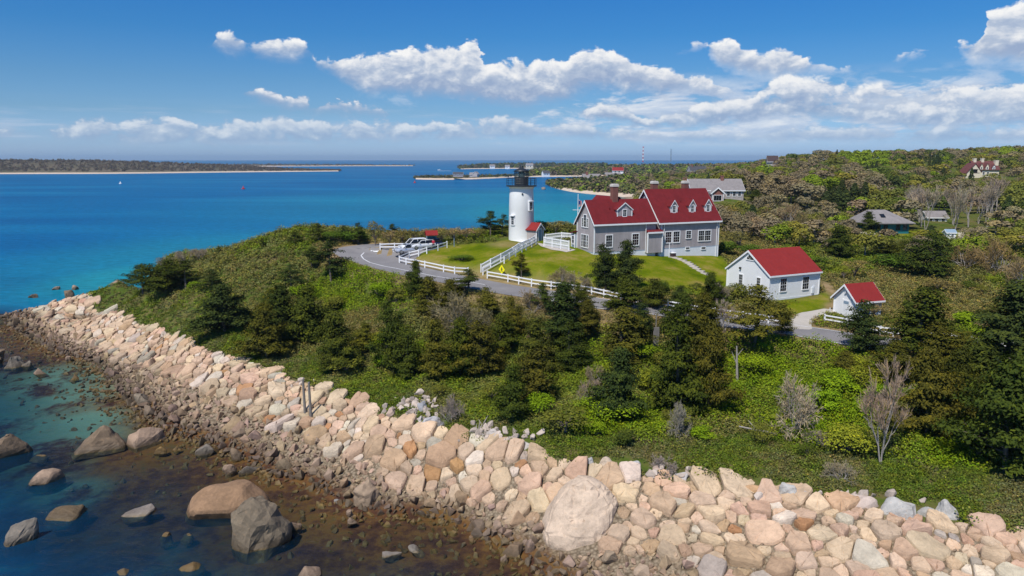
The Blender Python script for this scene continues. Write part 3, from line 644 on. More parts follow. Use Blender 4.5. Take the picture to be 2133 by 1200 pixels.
# basement vents and bulkhead in the foundation
for px, py, w_ in ((1432, 517.5, .7), (1465, 517, .8)):
    u_, zz = HF.on_v(px, py, -.04); window(house, (u_, -.04, zz - .15), (1, 0, 0), (0, -1, 0), w_, .32, 3, 1, .09, 'basement_window')

# ------------------------------------------------------------------ the lighthouse
lx, ly = 1.58, 123.4; lz = 15.3
lh = empty('lighthouse', (lx, ly, lz), 'white round lighthouse tower with black lantern room and railed gallery', 'lighthouse')
t = MB(); t.lathe([(2.75, -.6), (2.75, .10), (2.22, .16), (2.14, .2), (2.12, 2.9), (2.13, 2.93), (2.08, 5.6), (2.09, 5.63), (1.97, 8.7), (2.08, 8.85), (2.12, 9.0), (2.3, 9.12)], 64); tw = t.build('tower', M['tower'], lh, True)
for p_ in tw.data.polygons: p_.use_smooth = True
md = tw.modifiers.new('edge', 'EDGE_SPLIT'); md.split_angle = R(35)
gal = MB(); gal.lathe([(1.6, 9.12), (2.56, 9.125), (2.56, 9.3), (1.6, 9.305)], 48); go = gal.build('gallery', M['black'], lh)
rl = MB()
for k in range(14):
    a = 2 * math.pi * k / 14; c_ = (2.48 * math.cos(a), 2.48 * math.sin(a)); rl.tube((*c_, 9.3), (*c_, 10.45), .035, .03, 6); rl.tube((*c_, 10.45), (*c_, 10.55), .055, .02, 6)
for zz, rd in ((9.7, .022), (10.05, .022), (10.42, .035)):
    for k in range(42):
        a, b_ = 2 * math.pi * k / 42, 2 * math.pi * (k + 1) / 42; rl.tube((2.48 * math.cos(a), 2.48 * math.sin(a), zz), (2.48 * math.cos(b_), 2.48 * math.sin(b_), zz), rd, rd, 5, caps=False)
rl.build('railing', M['black'], go)
dr = MB(); dr.lathe([(1.17, 9.3), (1.17, 10.55), (1.24, 10.57), (1.24, 10.68)], 10); lo_ = dr.build('lantern_room', M['black'], lh)
gp = MB(); gp.lathe([(1.12, 10.68), (1.12, 11.6)], 10); gp.build('lantern_glass', M['lglass'], lo_)
mu = MB()
for k in range(10):
    a = 2 * math.pi * k / 10; mu.tube((1.14 * math.cos(a), 1.14 * math.sin(a), 10.66), (1.14 * math.cos(a), 1.14 * math.sin(a), 11.62), .05, .05, 6)
mu.build('mullion', M['black'], lo_)
le = MB(); le.lathe([(.2, 10.55), (.5, 10.72), (.62, 11.05), (.5, 11.4), (.2, 11.55)], 20); le.build('lens', M['lens'], lo_, True)
rf = MB(); rf.lathe([(1.33, 11.58), (1.36, 11.66), (1.05, 11.86), (.55, 12.1), (.3, 12.2), (.22, 12.24), (.26, 12.34), (.26, 12.45), (.12, 12.56), (.035, 12.6), (.03, 12.95)], 20); rf.build('lantern_roof', M['black'], lh, True)
def tower_window(px, py0, py1):
    zt, zb = at_y(px, py0, ly - 1.2)[2] - lz, at_y(px, py1, ly - 1.2)[2] - lz; a = math.asin(max(-1, min(1, (at_y(px, py0, ly)[0] - lx) / 2.1)))
    out = Vector((math.sin(a), -math.cos(a), 0)); ax = Vector((math.cos(a), math.sin(a), 0)); p = out * 2.1; p.z = zb + .12
    b_ = MB(); q = p - out * .25
    b_.prism([q - ax * .48 - Vector((0, 0, .12)), q + ax * .48 - Vector((0, 0, .12)), q + ax * .48 + Vector((0, 0, zt - zb)), q - ax * .48 + Vector((0, 0, zt - zb))], out * .31)
    h_ = b_.build('window_surround', M['white'], lh)
    window(h_, p + out * .06, ax, out, .55, zt - zb - .3, 2, 4, .13, 'window', hood=True)
tower_window(1104.5, 419, 439); tower_window(1068.5, 449, 469)
a = R(4); pt = MB(); pt.tube((2.0 * math.sin(a), -1.9 * math.cos(a), 7.95), (2.0 * math.sin(a), -2.14 * math.cos(a), 7.95), .15, .15, 12); pt.build('porthole', M['black'], lh)
# entry house at the foot of the tower
ed = math.degrees(math.atan2(-.60, .80))
eo = empty('entry_house', (0, 0, 0)); eo.parent = lh; eo.rotation_euler = (0, 0, R(ed))
e = MB(); e.prism([(1.6, -1.0, -.3), (1.6, 1.0, -.3), (1.6, 1.0, 2.2), (1.6, 0, 3.1), (1.6, -1.0, 2.2)], (2.2, 0, 0)); e.build('wall', M['shingle2'], eo)
e = MB()
for sg in (-1, 1): e.prism([(1.4, 0, 3.13), (1.4, sg * 1.25, 1.98), (1.4, sg * 1.25, 2.1), (1.4, 0, 3.25)], (2.6, 0, 0))
e.build('roof', M['red_roof2'], eo)
e = MB()
for sg in (-1, 1): e.prism([(4.0, 0, 3.22), (4.0, sg * 1.25, 2.08), (4.0, sg * 1.25, 1.86), (4.0, 0, 2.95)], (.05, 0, 0)); e.box((3.72, sg * .96 - .06, 0), (3.86, sg * .96 + .06, 2.1))
e.box((3.801, -.55, 0), (3.85, -.4, 2.15)); e.box((3.801, .4, 0), (3.85, .55, 2.15)); e.box((3.801, -.55, 2.15), (3.85, .55, 2.3)); e.build('trim', M['white'], eo)
e = MB(); e.box((3.802, -.4, 0), (3.83, .4, 2.15)); e.build('door', M['bluegrey'], eo)
bn = MB(); bn.box((-.7, -.2, .42), (.7, .2, .48)); bn.box((-.6, -.18, 0), (-.5, .18, .418)); bn.box((.5, -.18, 0), (.6, .18, .418)); q = ground(1103, 500)
bo = bn.build('bench', M['wood'], loc=(float(q[0]), float(q[1]), float(q[2]))); bo.rotation_euler.z = R(-37); tag(bo, 'small grey wooden bench by the entry of the lighthouse', 'bench')

# ------------------------------------------------------------------ white clapboard building and the small shed
GF = Frame(34.3, 96.1, 10.2, 26)
gar = GF.root('clapboard_building', 'white clapboard building with a plain red gabled roof and a fanlight in its gable', 'building')
GW = 8.0; GE, GR = 3.55, 6.35
gable(gar, 0, 9.3, 0, GW, .25, GE, GR, M['clap'], M['red_roof2'], M['white'], .30, .18, .12, asym=0)
f = MB(); f.box((-.03, -.03, -1.0), (9.33, GW + .03, .25)); f.build('foundation', M['found'], gar)
corner_boards(gar, [(0, 0), (0, GW), (9.3, 0)], .25, GE - .2, M['white'], .16)
for x0, x1, y0, y1 in ((1625, 1638, 579.5, 607.5), (1671.5, 1684.5, 576, 603)):
    ua, zt = GF.on_v(x0, y0, 0); ub, zb = GF.on_v(x1, y1, 0); window(gar, ((ua + ub) / 2, 0, zb + .1), (1, 0, 0), (0, -1, 0), ub - ua - .2, zt - zb - .2, 3, 4, .1)
for x0, x1, y0, y1 in ((1537.5, 1549, 571.5, 594), (1574.5, 1586, 578.5, 601)):
    va, zt = GF.on_u(x1, y0, 0); vb, zb = GF.on_u(x0, y1, 0); window(gar, (0, (va + vb) / 2, zb + .1), (0, -1, 0), (-1, 0, 0), abs(vb - va) - .25, zt - zb - .2, 3, 4, .1)
v_, zz = GF.on_u(1563, 541, 0)
fn = MB(); n_ = 12; fn.prism([(-.004, v_ + .62 * math.cos(math.pi * k / n_), zz + .62 * math.sin(math.pi * k / n_)) for k in range(n_ + 1)], (-.03, 0, 0)); fo = fn.build('fanlight', M['glass'], gar)
fn = MB()
for k in range(n_):
    a, b_ = math.pi * k / n_, math.pi * (k + 1) / n_; fn.prism([(-.003, v_ + r_ * math.cos(t_), zz + r_ * math.sin(t_)) for r_, t_ in ((.62, a), (.74, a), (.74, b_), (.62, b_))], (-.06, 0, 0))
fn.box((-.08, v_ - .76, zz - .12), (-.003, v_ + .76, zz - .002))
for k in (3, 6, 9): a = math.pi * k / 12; fn.prism([(-.036, v_ + .02 * math.sin(a), zz - .0), (-.036, v_ + .6 * math.cos(a) + .02, zz + .6 * math.sin(a)), (-.036, v_ + .6 * math.cos(a) - .02, zz + .6 * math.sin(a))], (-.02, 0, 0))
fn.build('frame', M['white'], fo)
v2_, z2_ = GF.on_u(1543.5, 557.5, 0); lm = MB(); lm.tube((0, v2_, z2_), (-.25, v2_, z2_ - .05), .1, .17, 10); lm.build('wall_lamp', M['black'], gar)
um, zm = GF.on_v(1692, 604, 0); mt = MB(); mt.box((um - .2, -.16, zm - .45), (um + .15, -.002, zm + .4)); mt.tube((um, -.08, zm - .45), (um, -.08, .25), .04); mt.tube((um + .25, -.06, zm - .6), (um + .25, -.06, zm + .7), .04); mt.build('electric_meter', M['found'], gar)

SF = Frame(43.0, 89.6, 9.15, 20)
shed = SF.root('white_shed', 'small white shed with red gabled roof behind a low white fence', 'shed')
SW = 3.6; gable(shed, 0, 4.0, 0, SW, -.4, 2.45, 4.15, M['clap'], M['red_roof2'], M['white'], .35, .35, .1)
corner_boards(shed, [(0, 0), (0, SW), (4.0, 0)], -.3, 2.3, M['white'], .14)
d_ = MB(); d_.box((-.05, 1.0, .02), (-.003, 2.1, 2.2)); do = d_.build('door', M['clap'], shed)
d_ = MB(); d_.box((-.07, 2.101, .0), (-.004, 2.22, 2.3)); d_.box((-.07, .88, 0), (-.004, .999, 2.3)); d_.build('frame', M['white'], do)
d_ = MB(); d_.box((-.072, 1.15, 1.7), (-.052, 1.98, 2.05)); d_.build('door_window', M['bluegrey'], do)
d_ = MB(); d_.tube((-.002, 1.75, 3.15), (-.2, 1.75, 3.12), .1, .14, 10); d_.build('wall_lamp', M['found'], shed)
window(shed, (2.6, 0, .8), (1, 0, 0), (0, -1, 0), .7, 1.1, 2, 4, .1)
# ------------------------------------------------------------------ stones
def rock_material(name, use_attr):
    m, nt, b = material(name)
    pos = nt.new('ShaderNodeNewGeometry').outputs['Position']
    base = nt.attr('tint', 0) if use_attr else nt.new('ShaderNodeObjectInfo').outputs['Color']
    n1, n2, n3 = nt.noise(pos, 0.8, 4, 0.6), nt.noise(pos, 3.5, 5, 0.65), nt.noise(pos, 16, 3, 0.7)
    f = nt.math('ADD', nt.math('MULTIPLY_ADD', n1, 0.9, 0.35), nt.math('MULTIPLY_ADD', n2, 0.7, -0.22)); f = nt.math('ADD', f, nt.math('MULTIPLY_ADD', n3, 0.25, -0.12))
    c = nt.mix(1.0, base, f, 'MULTIPLY')
    c = nt.mix(nt.math('MULTIPLY', nt.smooth(n2, 0.56, 0.72), 0.35), c, (0.36, 0.21, 0.11))
    z = nt.new('ShaderNodeSeparateXYZ'); nt.put(z.inputs[0], pos)
    zz = nt.math('ADD', z.outputs[2], nt.math('MULTIPLY_ADD', n2, 0.5, -0.25))
    wet = nt.math('SUBTRACT', 1.0, nt.smooth(zz, 0.15, 1.05))
    c = nt.mix(nt.math('MULTIPLY', wet, 0.62), c, (0.060, 0.042, 0.024))
    ochre = nt.math('MULTIPLY', nt.math('SUBTRACT', 1.0, nt.smooth(zz, -0.1, 0.22)), 0.7)
    c = nt.mix(ochre, c, nt.ramp(n1, [(0.35, (0.05, 0.035, 0.012)), (0.6, (0.17, 0.11, 0.025))]))
    nt.put(b.inputs['Base Color'], c); b.inputs['Specular IOR Level'].default_value = 0.25
    nt.put(b.inputs['Roughness'], nt.math('MULTIPLY_ADD', wet, -0.4, 0.9))
    bump(nt, b, nt.math('MULTIPLY_ADD', n3, 0.4, n2), 0.7, 0.10)
    return m
M['rock'] = rock_material('rock', False); M['rock_mass'] = rock_material('rock_mass', True)
TONES = {'cream': (0.56, 0.41, 0.275), 'pale pink': (0.53, 0.36, 0.245), 'tan': (0.46, 0.31, 0.19), 'whitish': (0.57, 0.475, 0.365), 'grey': (0.38, 0.32, 0.255), 'rust orange': (0.40, 0.215, 0.10), 'brick pink': (0.42, 0.265, 0.175)}
TN = list(TONES); TP = [.38, .27, .15, .12, .04, .02, .02]
LIGHTB = [(-140,645),(-60,640),(20,632),(77,647),(117,677),(173,707),(213,720),(253,747),(300,757),(353,773),(400,798),(447,812),(500,843),(550,868),(600,880),(650,900),(700,940),(753,969),(798,990),(840,1008),(911,1025),(981,1042),(1052,1067),(1122,1085),(1190,1120),(1270,1150),(1350,1150),(1440,1172),(1520,1205),(1700,1240),(1950,1290),(2250,1350),(2420,1380)]
light_line = np.array([ground(a, min(b, 1330))[:2] for a, b in LIGHTB])
crest_xy = np.array([c[:2] for c in crest]); shore_xy = np.array([c[:2] for c in shore])
tip = [tuple(at_z(130, 612, 1)[:2]), tuple(at_z(60, 622, .6)[:2])]
light_poly = [tuple(p) for p in crest_xy] + [tuple(p) for p in light_line[::-1]] + tip[::-1]
light_poly = [tuple(p) for p in crest_xy] + [tuple(p) for p in light_line[::-1]]
dark_poly = [tuple(p) for p in light_line] + [tuple(p) for p in shore_xy[::-1]]
# the giant pale boulder and its neighbourhood stay free of other stones
giant_c = at_z(1210, 1140, 0.4)[:2] + np.array((0, 1.0))
def poisson(poly, rad, seed, avoid=()):
    r0 = np.random.default_rng(seed); poly = np.array(poly); lo, hi = poly.min(0), poly.max(0); cell = {}; pts = []
    cand = r0.uniform(lo, hi, (int(np.prod(hi - lo) / rad ** 2 * 14), 2)); cand = cand[inside(poly, cand)]
    rm = rad * 1.5
    for p in cand:
        r_ = rad * r0.choice((0.42, 0.68, 0.95, 1.2, 1.5), p=(.24, .25, .24, .17, .10))
        k = (int(p[0] // rm), int(p[1] // rm)); ok = True
        for i in (-1, 0, 1):
            for j in (-1, 0, 1):
                for q, rq in cell.get((k[0] + i, k[1] + j), ()):
                    if (p[0] - q[0]) ** 2 + (p[1] - q[1]) ** 2 < ((r_ + rq) / 2) ** 2: ok = False
        if ok and all(math.dist(p, c_) > cr for c_, cr in avoid): cell.setdefault(k, []).append((p, r_)); pts.append((p[0], p[1], r_))
    return np.array(pts)
def voronoi(pts, extra_r):
    """power-diagram cells by clipping a square with the bisectors of the neighbours"""
    cells = []
    for i, (x, y, r_) in enumerate(pts):
        d = np.hypot(pts[:, 0] - x, pts[:, 1] - y); nb = np.argsort(d)[1:22]; R_ = r_ * extra_r
        n = 10; poly = [(x + R_ * math.cos(2 * math.pi * k / n), y + R_ * math.sin(2 * math.pi * k / n)) for k in range(n)]
        for j in nb:
            dx, dy = pts[j, 0] - x, pts[j, 1] - y; L = dx * dx + dy * dy
            t = 0.5 + (r_ ** 2 - pts[j, 2] ** 2) / (4 * L); t = min(max(t, .3), .7); mx, my = x + dx * t, y + dy * t; q = []
            for a, b in zip(poly, poly[1:] + poly[:1]):
                da = (a[0] - mx) * dx + (a[1] - my) * dy; db = (b[0] - mx) * dx + (b[1] - my) * dy
                if da <= 0: q.append(a)
                if da * db < 0: s_ = da / (da - db); q.append((a[0] + (b[0] - a[0]) * s_, a[1] + (b[1] - a[1]) * s_))
            poly = q
            if len(poly) < 3: break
        cells.append(poly)
    return cells
def paving_stone(poly, r0, gap, rise, tilt=0.10):
    """a stone that fills its cell: rounded outline, flanks, slightly domed and tilted top"""
    c = np.mean(poly, 0); P_ = [np.array(p) for p in poly]
    rad = np.mean([np.linalg.norm(p - c) for p in P_]); k = max(.5, 1 - gap / max(rad, .2))
    P_ = [c + (p - c) * k for p in P_]
    for it in range(2):
        w_ = .12 if it == 0 else .16; q = []
        for a, b in zip(P_, P_[1:] + P_[:1]): q += [a + (b - a) * w_, b + (a - b) * w_]
        P_ = q
    P_ = np.array(P_); n = len(P_); z0 = tz(P_[:, 0], P_[:, 1]); zc = float(tz(c[0], c[1]))
    tl = r0.normal(0, tilt, 2); rings = []
    wob = r0.normal(0, .03, n) * rad
    for s_, hh in ((1.0, -.35), (1.03, .30 * rise), (.98, .80 * rise), (.88, 1.0 * rise), (.45, 1.03 * rise)):
        q = c + (P_ - c) * s_; zz = z0 * s_ + zc * (1 - s_) + hh + (q - c) @ tl + wob * (1 if s_ > .7 else .4) + r0.normal(0, .018, n)
        rings.append(np.c_[q, zz])
    v = np.concatenate(rings + [np.array([[c[0], c[1], zc + 1.12 * rise]])]); f = []
    for a in range(4): f += [(a * n + i, a * n + (i + 1) % n, (a + 1) * n + (i + 1) % n, (a + 1) * n + i) for i in range(n)]
    f += [(4 * n + i, 4 * n + (i + 1) % n, 5 * n) for i in range(n)]
    area = 0.5 * abs(sum(a[0] * b[1] - b[0] * a[1] for a, b in zip(P_, np.roll(P_, -1, 0))))
    cc = v[:n, :2] - c; e = np.linalg.eigvalsh(np.cov(cc.T)); return v, f, area, math.sqrt(e[1] / max(e[0], 1e-6)), c, zc
def rand_tone(r0, shift=1.0):
    nm = TN[r0.choice(len(TN), p=TP)]; c = np.array(TONES[nm]) * r0.uniform(.86, 1.12) * shift; return nm, c * r0.uniform(.96, 1.04, 3)
def rank_word(i, n):
    W_ = ['largest', 'second largest', 'third largest', 'fourth largest', 'fifth largest', 'sixth largest', 'seventh largest', 'eighth largest', 'ninth largest', 'tenth largest', 'eleventh largest', 'twelfth largest']
    return '' if n == 1 else ('smallest' if i == n - 1 else W_[min(i, 11)])
def name_apart(recs, make):
    """recs: (key, size, object): things with the same key are told apart by their rank in size"""
    groups = {}
    for k, s_, o in recs: groups.setdefault(k, []).append((s_, o))
    for k, g in groups.items():
        g.sort(key=lambda t: -t[0])
        for i, (s_, o) in enumerate(g): o['label'] = make(k, rank_word(i, len(g)))
r5 = np.random.default_rng(11)
td = crest_xy[-4] - crest_xy[9]; td /= np.linalg.norm(td); STR = 1.38                  # the blocks lie lengthwise along the wall
SQ = np.array([td / STR, (-td[1], td[0])]); UN = np.linalg.inv(SQ); sq = lambda q: np.asarray(q) @ SQ.T
pts = poisson([tuple(q) for q in sq(light_poly)], 1.05, 5); real = pts[:, :2] @ UN.T; pts = pts[np.hypot(*(real - giant_c).T) > 3.3]
cells = [[tuple(UN @ np.array(q)) for q in c_] for c_ in voronoi(pts, 1.15)]; pts[:, :2] = pts[:, :2] @ UN.T
stones = []
for (x, y, r_), poly in zip(pts, cells):
    if len(poly) < 3: continue
    v, f, area, el_, c, zc = paving_stone(poly, r5, r5.uniform(.04, .13), r5.uniform(.26, .62) * min(1.2, r_) , .17)
    px, py = pix((c[0], c[1], zc)); vis = -30 < px < 2165 and py < 1215
    stones.append(dict(v=v, f=f, area=area, el=el_, c=c, z=zc, px=px, py=py, vis=vis, big=area / (c @ c) if vis else 0))
stones.sort(key=lambda s_: -s_['big'])
def region(px):
    for lim, t in ((190, 'at the far tip'), (330, 'near the far tip'), (470, 'by the shore slabs'), (600, 'left of the posts'), (690, 'around the posts'), (800, 'right of the posts'), (960, 'below the stony gap'), (1130, 'left of the giant'),
                   (1290, 'around the giant'), (1430, 'right of the giant'), (1620, 'below the bare bush'), (1800, 'left of the dead tree'), (1980, 'below the dead tree')):
        if px < lim: return t
    return 'at the right end'
crest_line = resample(crest, 200)
recs = []; mass_v, mass_f, mass_c, off_ = [], [], [], 0
for i, s_ in enumerate(stones):
    dcr, _ = nearest(crest_line, s_['c'][None]); dsl, _ = nearest(light_line, s_['c'][None]); t = dcr[0] / (dcr[0] + dsl[0] + 1e-6)
    nm, col = rand_tone(r5, 1.0 if t < .75 else .86)
    if i < 300 and s_['vis']:
        loc = np.array((*s_['c'], s_['z'])); o = link('seawall_stone', mesh_from('seawall_stone', s_['v'] - loc, s_['f'], [M['rock']]), loc=loc)
        o.color = (*col, 1); o['category'] = 'stone'; o['group'] = 'stones of the seawall'
        row = 'top row' if t < .2 else 'upper rows' if t < .45 else 'lower rows' if t < .75 else 'bottom row'
        sh = 'long ' if s_['el'] > 1.45 else 'squarish ' if s_['el'] < 1.15 else ''
        recs.append(((nm, sh, row, region(s_['px'])), s_['area'], o))
    else:
        mass_v.append(s_['v']); mass_f += [tuple(k + off_ for k in q) for q in s_['f']]; mass_c.append(np.repeat(col[None], len(s_['v']), 0)); off_ += len(s_['v'])
name_apart(recs, lambda k, rk: f"{rk + ' ' if rk else ''}{k[0]} {k[1]}stone in the seawall's {k[2]} {k[3]}".strip())
def mass(name, V, Fc, C_, mat, label, cat):
    me = mesh_from(name, np.concatenate(V), Fc, [mat]); at = me.attributes.new('tint', 'FLOAT_COLOR', 'POINT'); cc = np.concatenate(C_); at.data.foreach_set('color', np.c_[cc, np.ones(len(cc))].astype(np.float32).ravel())
    o = link(name, me); tag(o, label, cat); o['kind'] = 'stuff'; return o
fil = poisson(light_poly, .5, 15, avoid=[(giant_c, 3.0)]); fpx = np.array([pix((x, y, 3)) for x, y, _ in fil]); fil = fil[(fpx[:, 0] > -40) & (fpx[:, 0] < 2180) & (fpx[:, 1] < 1230)]
mass('seawall_rubble', mass_v, mass_f, mass_c, M['rock_mass'], 'smaller and distant pale stones filling the sloping seawall', 'stones')

# loose boulders: a rough convex block, broken into facets and worn
WEDGE = np.array([(.22,.1,1.0),(.05,.15,.93),(-1,-.5,-.1),(-.9,.7,-.1),(.95,-.75,-.1),(1.0,.6,-.1),(.62,-.55,.36),(.5,.3,.75),(-.35,-.3,.45),(.9,-.2,.3)])
def boulder_mesh(seed, w, d, h, rough=.10, cuts=16, sub=2, flat=0.0, name='boulder'):
    r0 = np.random.default_rng(seed); bm = bmesh.new(); q = r0.normal(0, 1, (cuts, 3)); q /= np.linalg.norm(q, axis=1)[:, None]; q[:, 2] = np.where(q[:, 2] > 0, q[:, 2] * (1 - flat), q[:, 2])
    if seed == 21: q = WEDGE
    for p in q: bm.verts.new((p[0] * w / 2, p[1] * d / 2, p[2] * h))
    res = bmesh.ops.convex_hull(bm, input=bm.verts); bmesh.ops.delete(bm, geom=[e for e in res['geom_interior'] if isinstance(e, bmesh.types.BMVert)], context='VERTS')
    bmesh.ops.bevel(bm, geom=bm.edges[:], offset=min(w, d, h) * .10, segments=1, affect='EDGES', clamp_overlap=True)
    bmesh.ops.triangulate(bm, faces=bm.faces)
    for _ in range(sub):
        bmesh.ops.subdivide_edges(bm, edges=[e for e in bm.edges if e.calc_length() > max(w, h) * .09], cuts=1, smooth=.12); bmesh.ops.triangulate(bm, faces=[f_ for f_ in bm.faces if len(f_.verts) > 3])
    bm.normal_update(); k = 2.2 / max(w, .3); sv = Vector((seed * 1.7, seed * .3, 0))
    for v_ in bm.verts: v_.co += v_.normal * (mnoise.noise(v_.co * k + sv) * rough * h + mnoise.noise(v_.co * k * 3 + sv) * rough * .4 * h)
    me = bpy.data.meshes.new(name); bm.to_mesh(me); bm.free(); me.materials.append(M['rock']); return me
def boulder(px0, px1, py0, py1, label, col, seed, z=0.0, cat='boulder', group=None, name='boulder', ratio=.75, sink=.3, flat=0.0, rz=None, rough=.16, cuts=16, tilt=(0, 0)):
    pc, pb = (px0 + px1) / 2, py1
    p = at_z(pc, pb, z) if z is not None else ground(pc, pb); dist = math.dist(p, (0, 0, H)); dep = math.asin((H - p[2]) / dist); s_ = dist / F
    w_ = (px1 - px0) * s_; d_ = w_ * ratio; h_ = max(((py1 - py0) * s_ - d_ * math.sin(dep) * .8) / math.cos(dep), .28 * w_)
    a = math.atan2(p[0], p[1]); c = np.array((p[0] + math.sin(a) * d_ * .42, p[1] + math.cos(a) * d_ * .42, p[2] - sink * h_ * .3))
    o = link(name, boulder_mesh(seed, w_ * .99, d_ * .99, h_ * 1.08 + sink * h_ * .3, rough, cuts, flat=flat, name=name), loc=c); o.rotation_euler = (tilt[0], tilt[1], -a if rz is None else rz); o.color = (*col, 1); tag(o, label, cat, group); return o
BR, GY, PK, OC = (0.19, 0.135, 0.088), (0.21, 0.18, 0.145), (0.36, 0.25, 0.175), (0.26, 0.155, 0.05)
WB = [(165,255,891,944,'wedge shaped dark boulder with a pointed top standing in the shallows',BR,21,.7,8),(264,351,886,933,'lumpy pinkish boulder in shallow water beside the wedge shaped one',PK,23,.7,14),(-30,49,906,958,'big dark boulder in the water cut by the left edge',BR,25,.7,12),
(60,130,983,1008,'low pale boulder alone in deep water',PK,26,.7,14),(259,322,1047,1077,'whitish flat topped boulder alone in the dark water',(.40,.34,.29),27,.7,14),(394,561,996,1079,'huge long brown boulder, the widest in the water',(.27,.165,.095),28,.62,26),
(486,597,1041,1148,'huge rounded brown boulder in front of the long one',(.185,.145,.10),30,.8,90),(13,94,1088,1133,'long narrow boulder lying tilted near the lower left corner',GY,31,.4,14),(602,628,1079,1105,'small knobbly rock just right of the huge rounded boulder',PK,32,.8,12),
(456,512,930,962,'dark blocky boulder at the cobble edge above two smaller rocks',BR,33,.7,14),(409,450,925,949,'grey brown rock just left of the dark blocky boulder',GY,34,.7,14),(465,494,962,988,'small pale rock just below the dark blocky boulder',PK,35,.7,12),(499,545,959,989,'grey angular rock just right of the small pale rock',GY,36,.7,12),
(322,351,929,946,'small ochre rock touching the lumpy pinkish boulder',OC,37,.7,12),(359,376,927,940,'tiny ochre rock between the lumpy boulder and the cobbles',OC,38,.7,12),(682,732,962,1002,'dark brown boulder among cobbles above the lone round boulder',BR,40,.7,14),(736,796,996,1058,'lone round tan boulder standing at the water edge',(.33,.24,.165),41,.85,40),
(692,712,1036,1050,'small white slab at the water edge left of the round boulder',(.5,.48,.45),42,.6,10),(720,742,1056,1080,'upright pale rock at the water below the round boulder',PK,43,.7,12),(722,744,1078,1096,'smaller pale rock in the water below the upright one',PK,44,.7,12),(795,839,1136,1162,'grey conical rock with ochre foot in brown shallows',(.38,.34,.30),45,.8,12),
(848,892,1120,1152,'flat whitish block next to the grey conical rock',(.42,.38,.33),46,.7,9),(1041,1062,1155,1173,'small pale rock in the shallows left of the giant boulder',PK,47,.7,12),(607,672,1182,1212,'pale ochre rimmed boulder cut by the bottom edge',PK,48,.7,14),(17,48,743,767,'grey boulder in the water near the left edge, topmost of three',GY,49,.7,12),
(48,68,752,764,'small rock touching the topmost grey boulder at left',GY,50,.7,12),(73,103,765,780,'pale tilted slab in the water right of the grey boulder',PK,51,.5,12),(-12,8,724,757,'dark upright boulder cut by the left edge above the rest',BR,52,.7,12),(107,128,596,604,'low rock awash behind the tip, farthest left of two',PK,53,.5,12),
(150,165,594,604,'low rock awash behind the tip beside the sea',PK,54,.6,12),(60,80,611,621,'dark rock awash at the far side of the tip',BR,55,.6,12),(127,158,606,624,'brown boulder on the back of the stony tip',BR,56,.7,12),(230,258,581,595,'smooth pale pink boulder on the far shore below the headland',PK,57,.6,14),
(213,294,772,800,'long dark slab lying among the cobbles near the left water',BR,58,.5,12),(270,324,815,848,'dark sloping block among the cobbles below the long slab',(.20,.16,.115),59,.6,12),(137,149,742,754,'small pale rock off the cobbles in blue water',PK,60,.7,12),(188,203,769,776,'tiny ochre rock awash off the cobbles',OC,61,.7,12),(146,163,781,791,'ochre rock awash in blue water below the tip cobbles',OC,62,.6,12)]
for k, (a, b_, c_, d_, lab, col, sd, ra, cu) in enumerate(WB): boulder(a, b_, c_, d_, lab, col, sd, 0.0, ratio=ra, cuts=cu, group='boulders in and beside the water')
for k, (a, b_, c_, d_, lab, col, sd) in enumerate([(66,99,946,956,'ochre rock just under the surface left of the wedge boulder',OC,71),(105,184,1060,1086,'wide brown rock lying under the water near the left',(.16,.11,.06),72),(229,278,1184,1205,'brown rock under water at the bottom edge',(.2,.14,.07),73),(367,424,1176,1196,'long ochre rock under water at the bottom edge',OC,74),(335,362,1102,1122,'ochre rock under water below the whitish flat topped boulder',OC,75),(376,404,1102,1120,'small ochre rock awash left of the huge rounded boulder',OC,76)]):
    o = boulder(a, b_, c_, d_, lab, col, sd, -0.05, ratio=.8, cuts=14, group='boulders in and beside the water'); o.location.z -= .28
LB = [(1289,1343,953,984,'pale grey squared block sitting on the grass above the seawall',(.46,.44,.42),81),(1245,1280,950,976,'cream block left of the pale grey squared block',(.5,.4,.3),82),(1216,1240,948,968,'grey upright stone in the grass left of the cream block',(.4,.39,.38),83),(1348,1385,958,988,'pinkish rough stone right of the pale grey squared block',(.48,.36,.29),84),
(1555,1618,1000,1034,'large tilted stone with an orange top above the seawall',(.46,.29,.16),85),(1620,1664,1002,1038,'pale grey pointed stone right of the orange topped one',(.42,.40,.37),86),(1760,1826,1025,1060,'pale pinkish boulder half sunk in grass',(.5,.40,.34),87),(1830,1914,1038,1086,'wide pale grey slab leaning at the grass edge',(.43,.41,.38),88),(1914,1950,1055,1080,'grey block next to the wide leaning slab',(.40,.38,.35),89),
(1938,1992,1042,1078,'long pale slab lying highest in the right hand grass',(.44,.42,.39),90),(1005,1040,893,920,'white boulder in the grass above the middle of the seawall',(.56,.50,.45),91),(1076,1112,917,936,'white stones at the grass edge right of the driftwood',(.56,.52,.48),92),(878,920,856,892,'pale grey boulder at the end of the stony gap in the grass',(.45,.43,.43),93),(905,936,868,890,'grey squared stone behind the pale grey boulder',(.3,.29,.29),94),(838,862,828,846,'cream stone topmost in the stony gap',(.55,.43,.33),95),
(868,890,832,858,'tall leaning grey stone in the stony gap',(.42,.41,.42),96),(842,866,846,866,'rounded grey stone in the middle of the stony gap',(.42,.40,.38),97),(800,828,846,868,'pale pink stone at the left of the stony gap',(.5,.37,.29),98),(862,884,862,880,'small whitish stone low in the stony gap',(.55,.50,.46),99),(1400,1440,978,1002,'whitish low stones by the grey shrub above the wall',(.5,.47,.45),100)]
loose = []
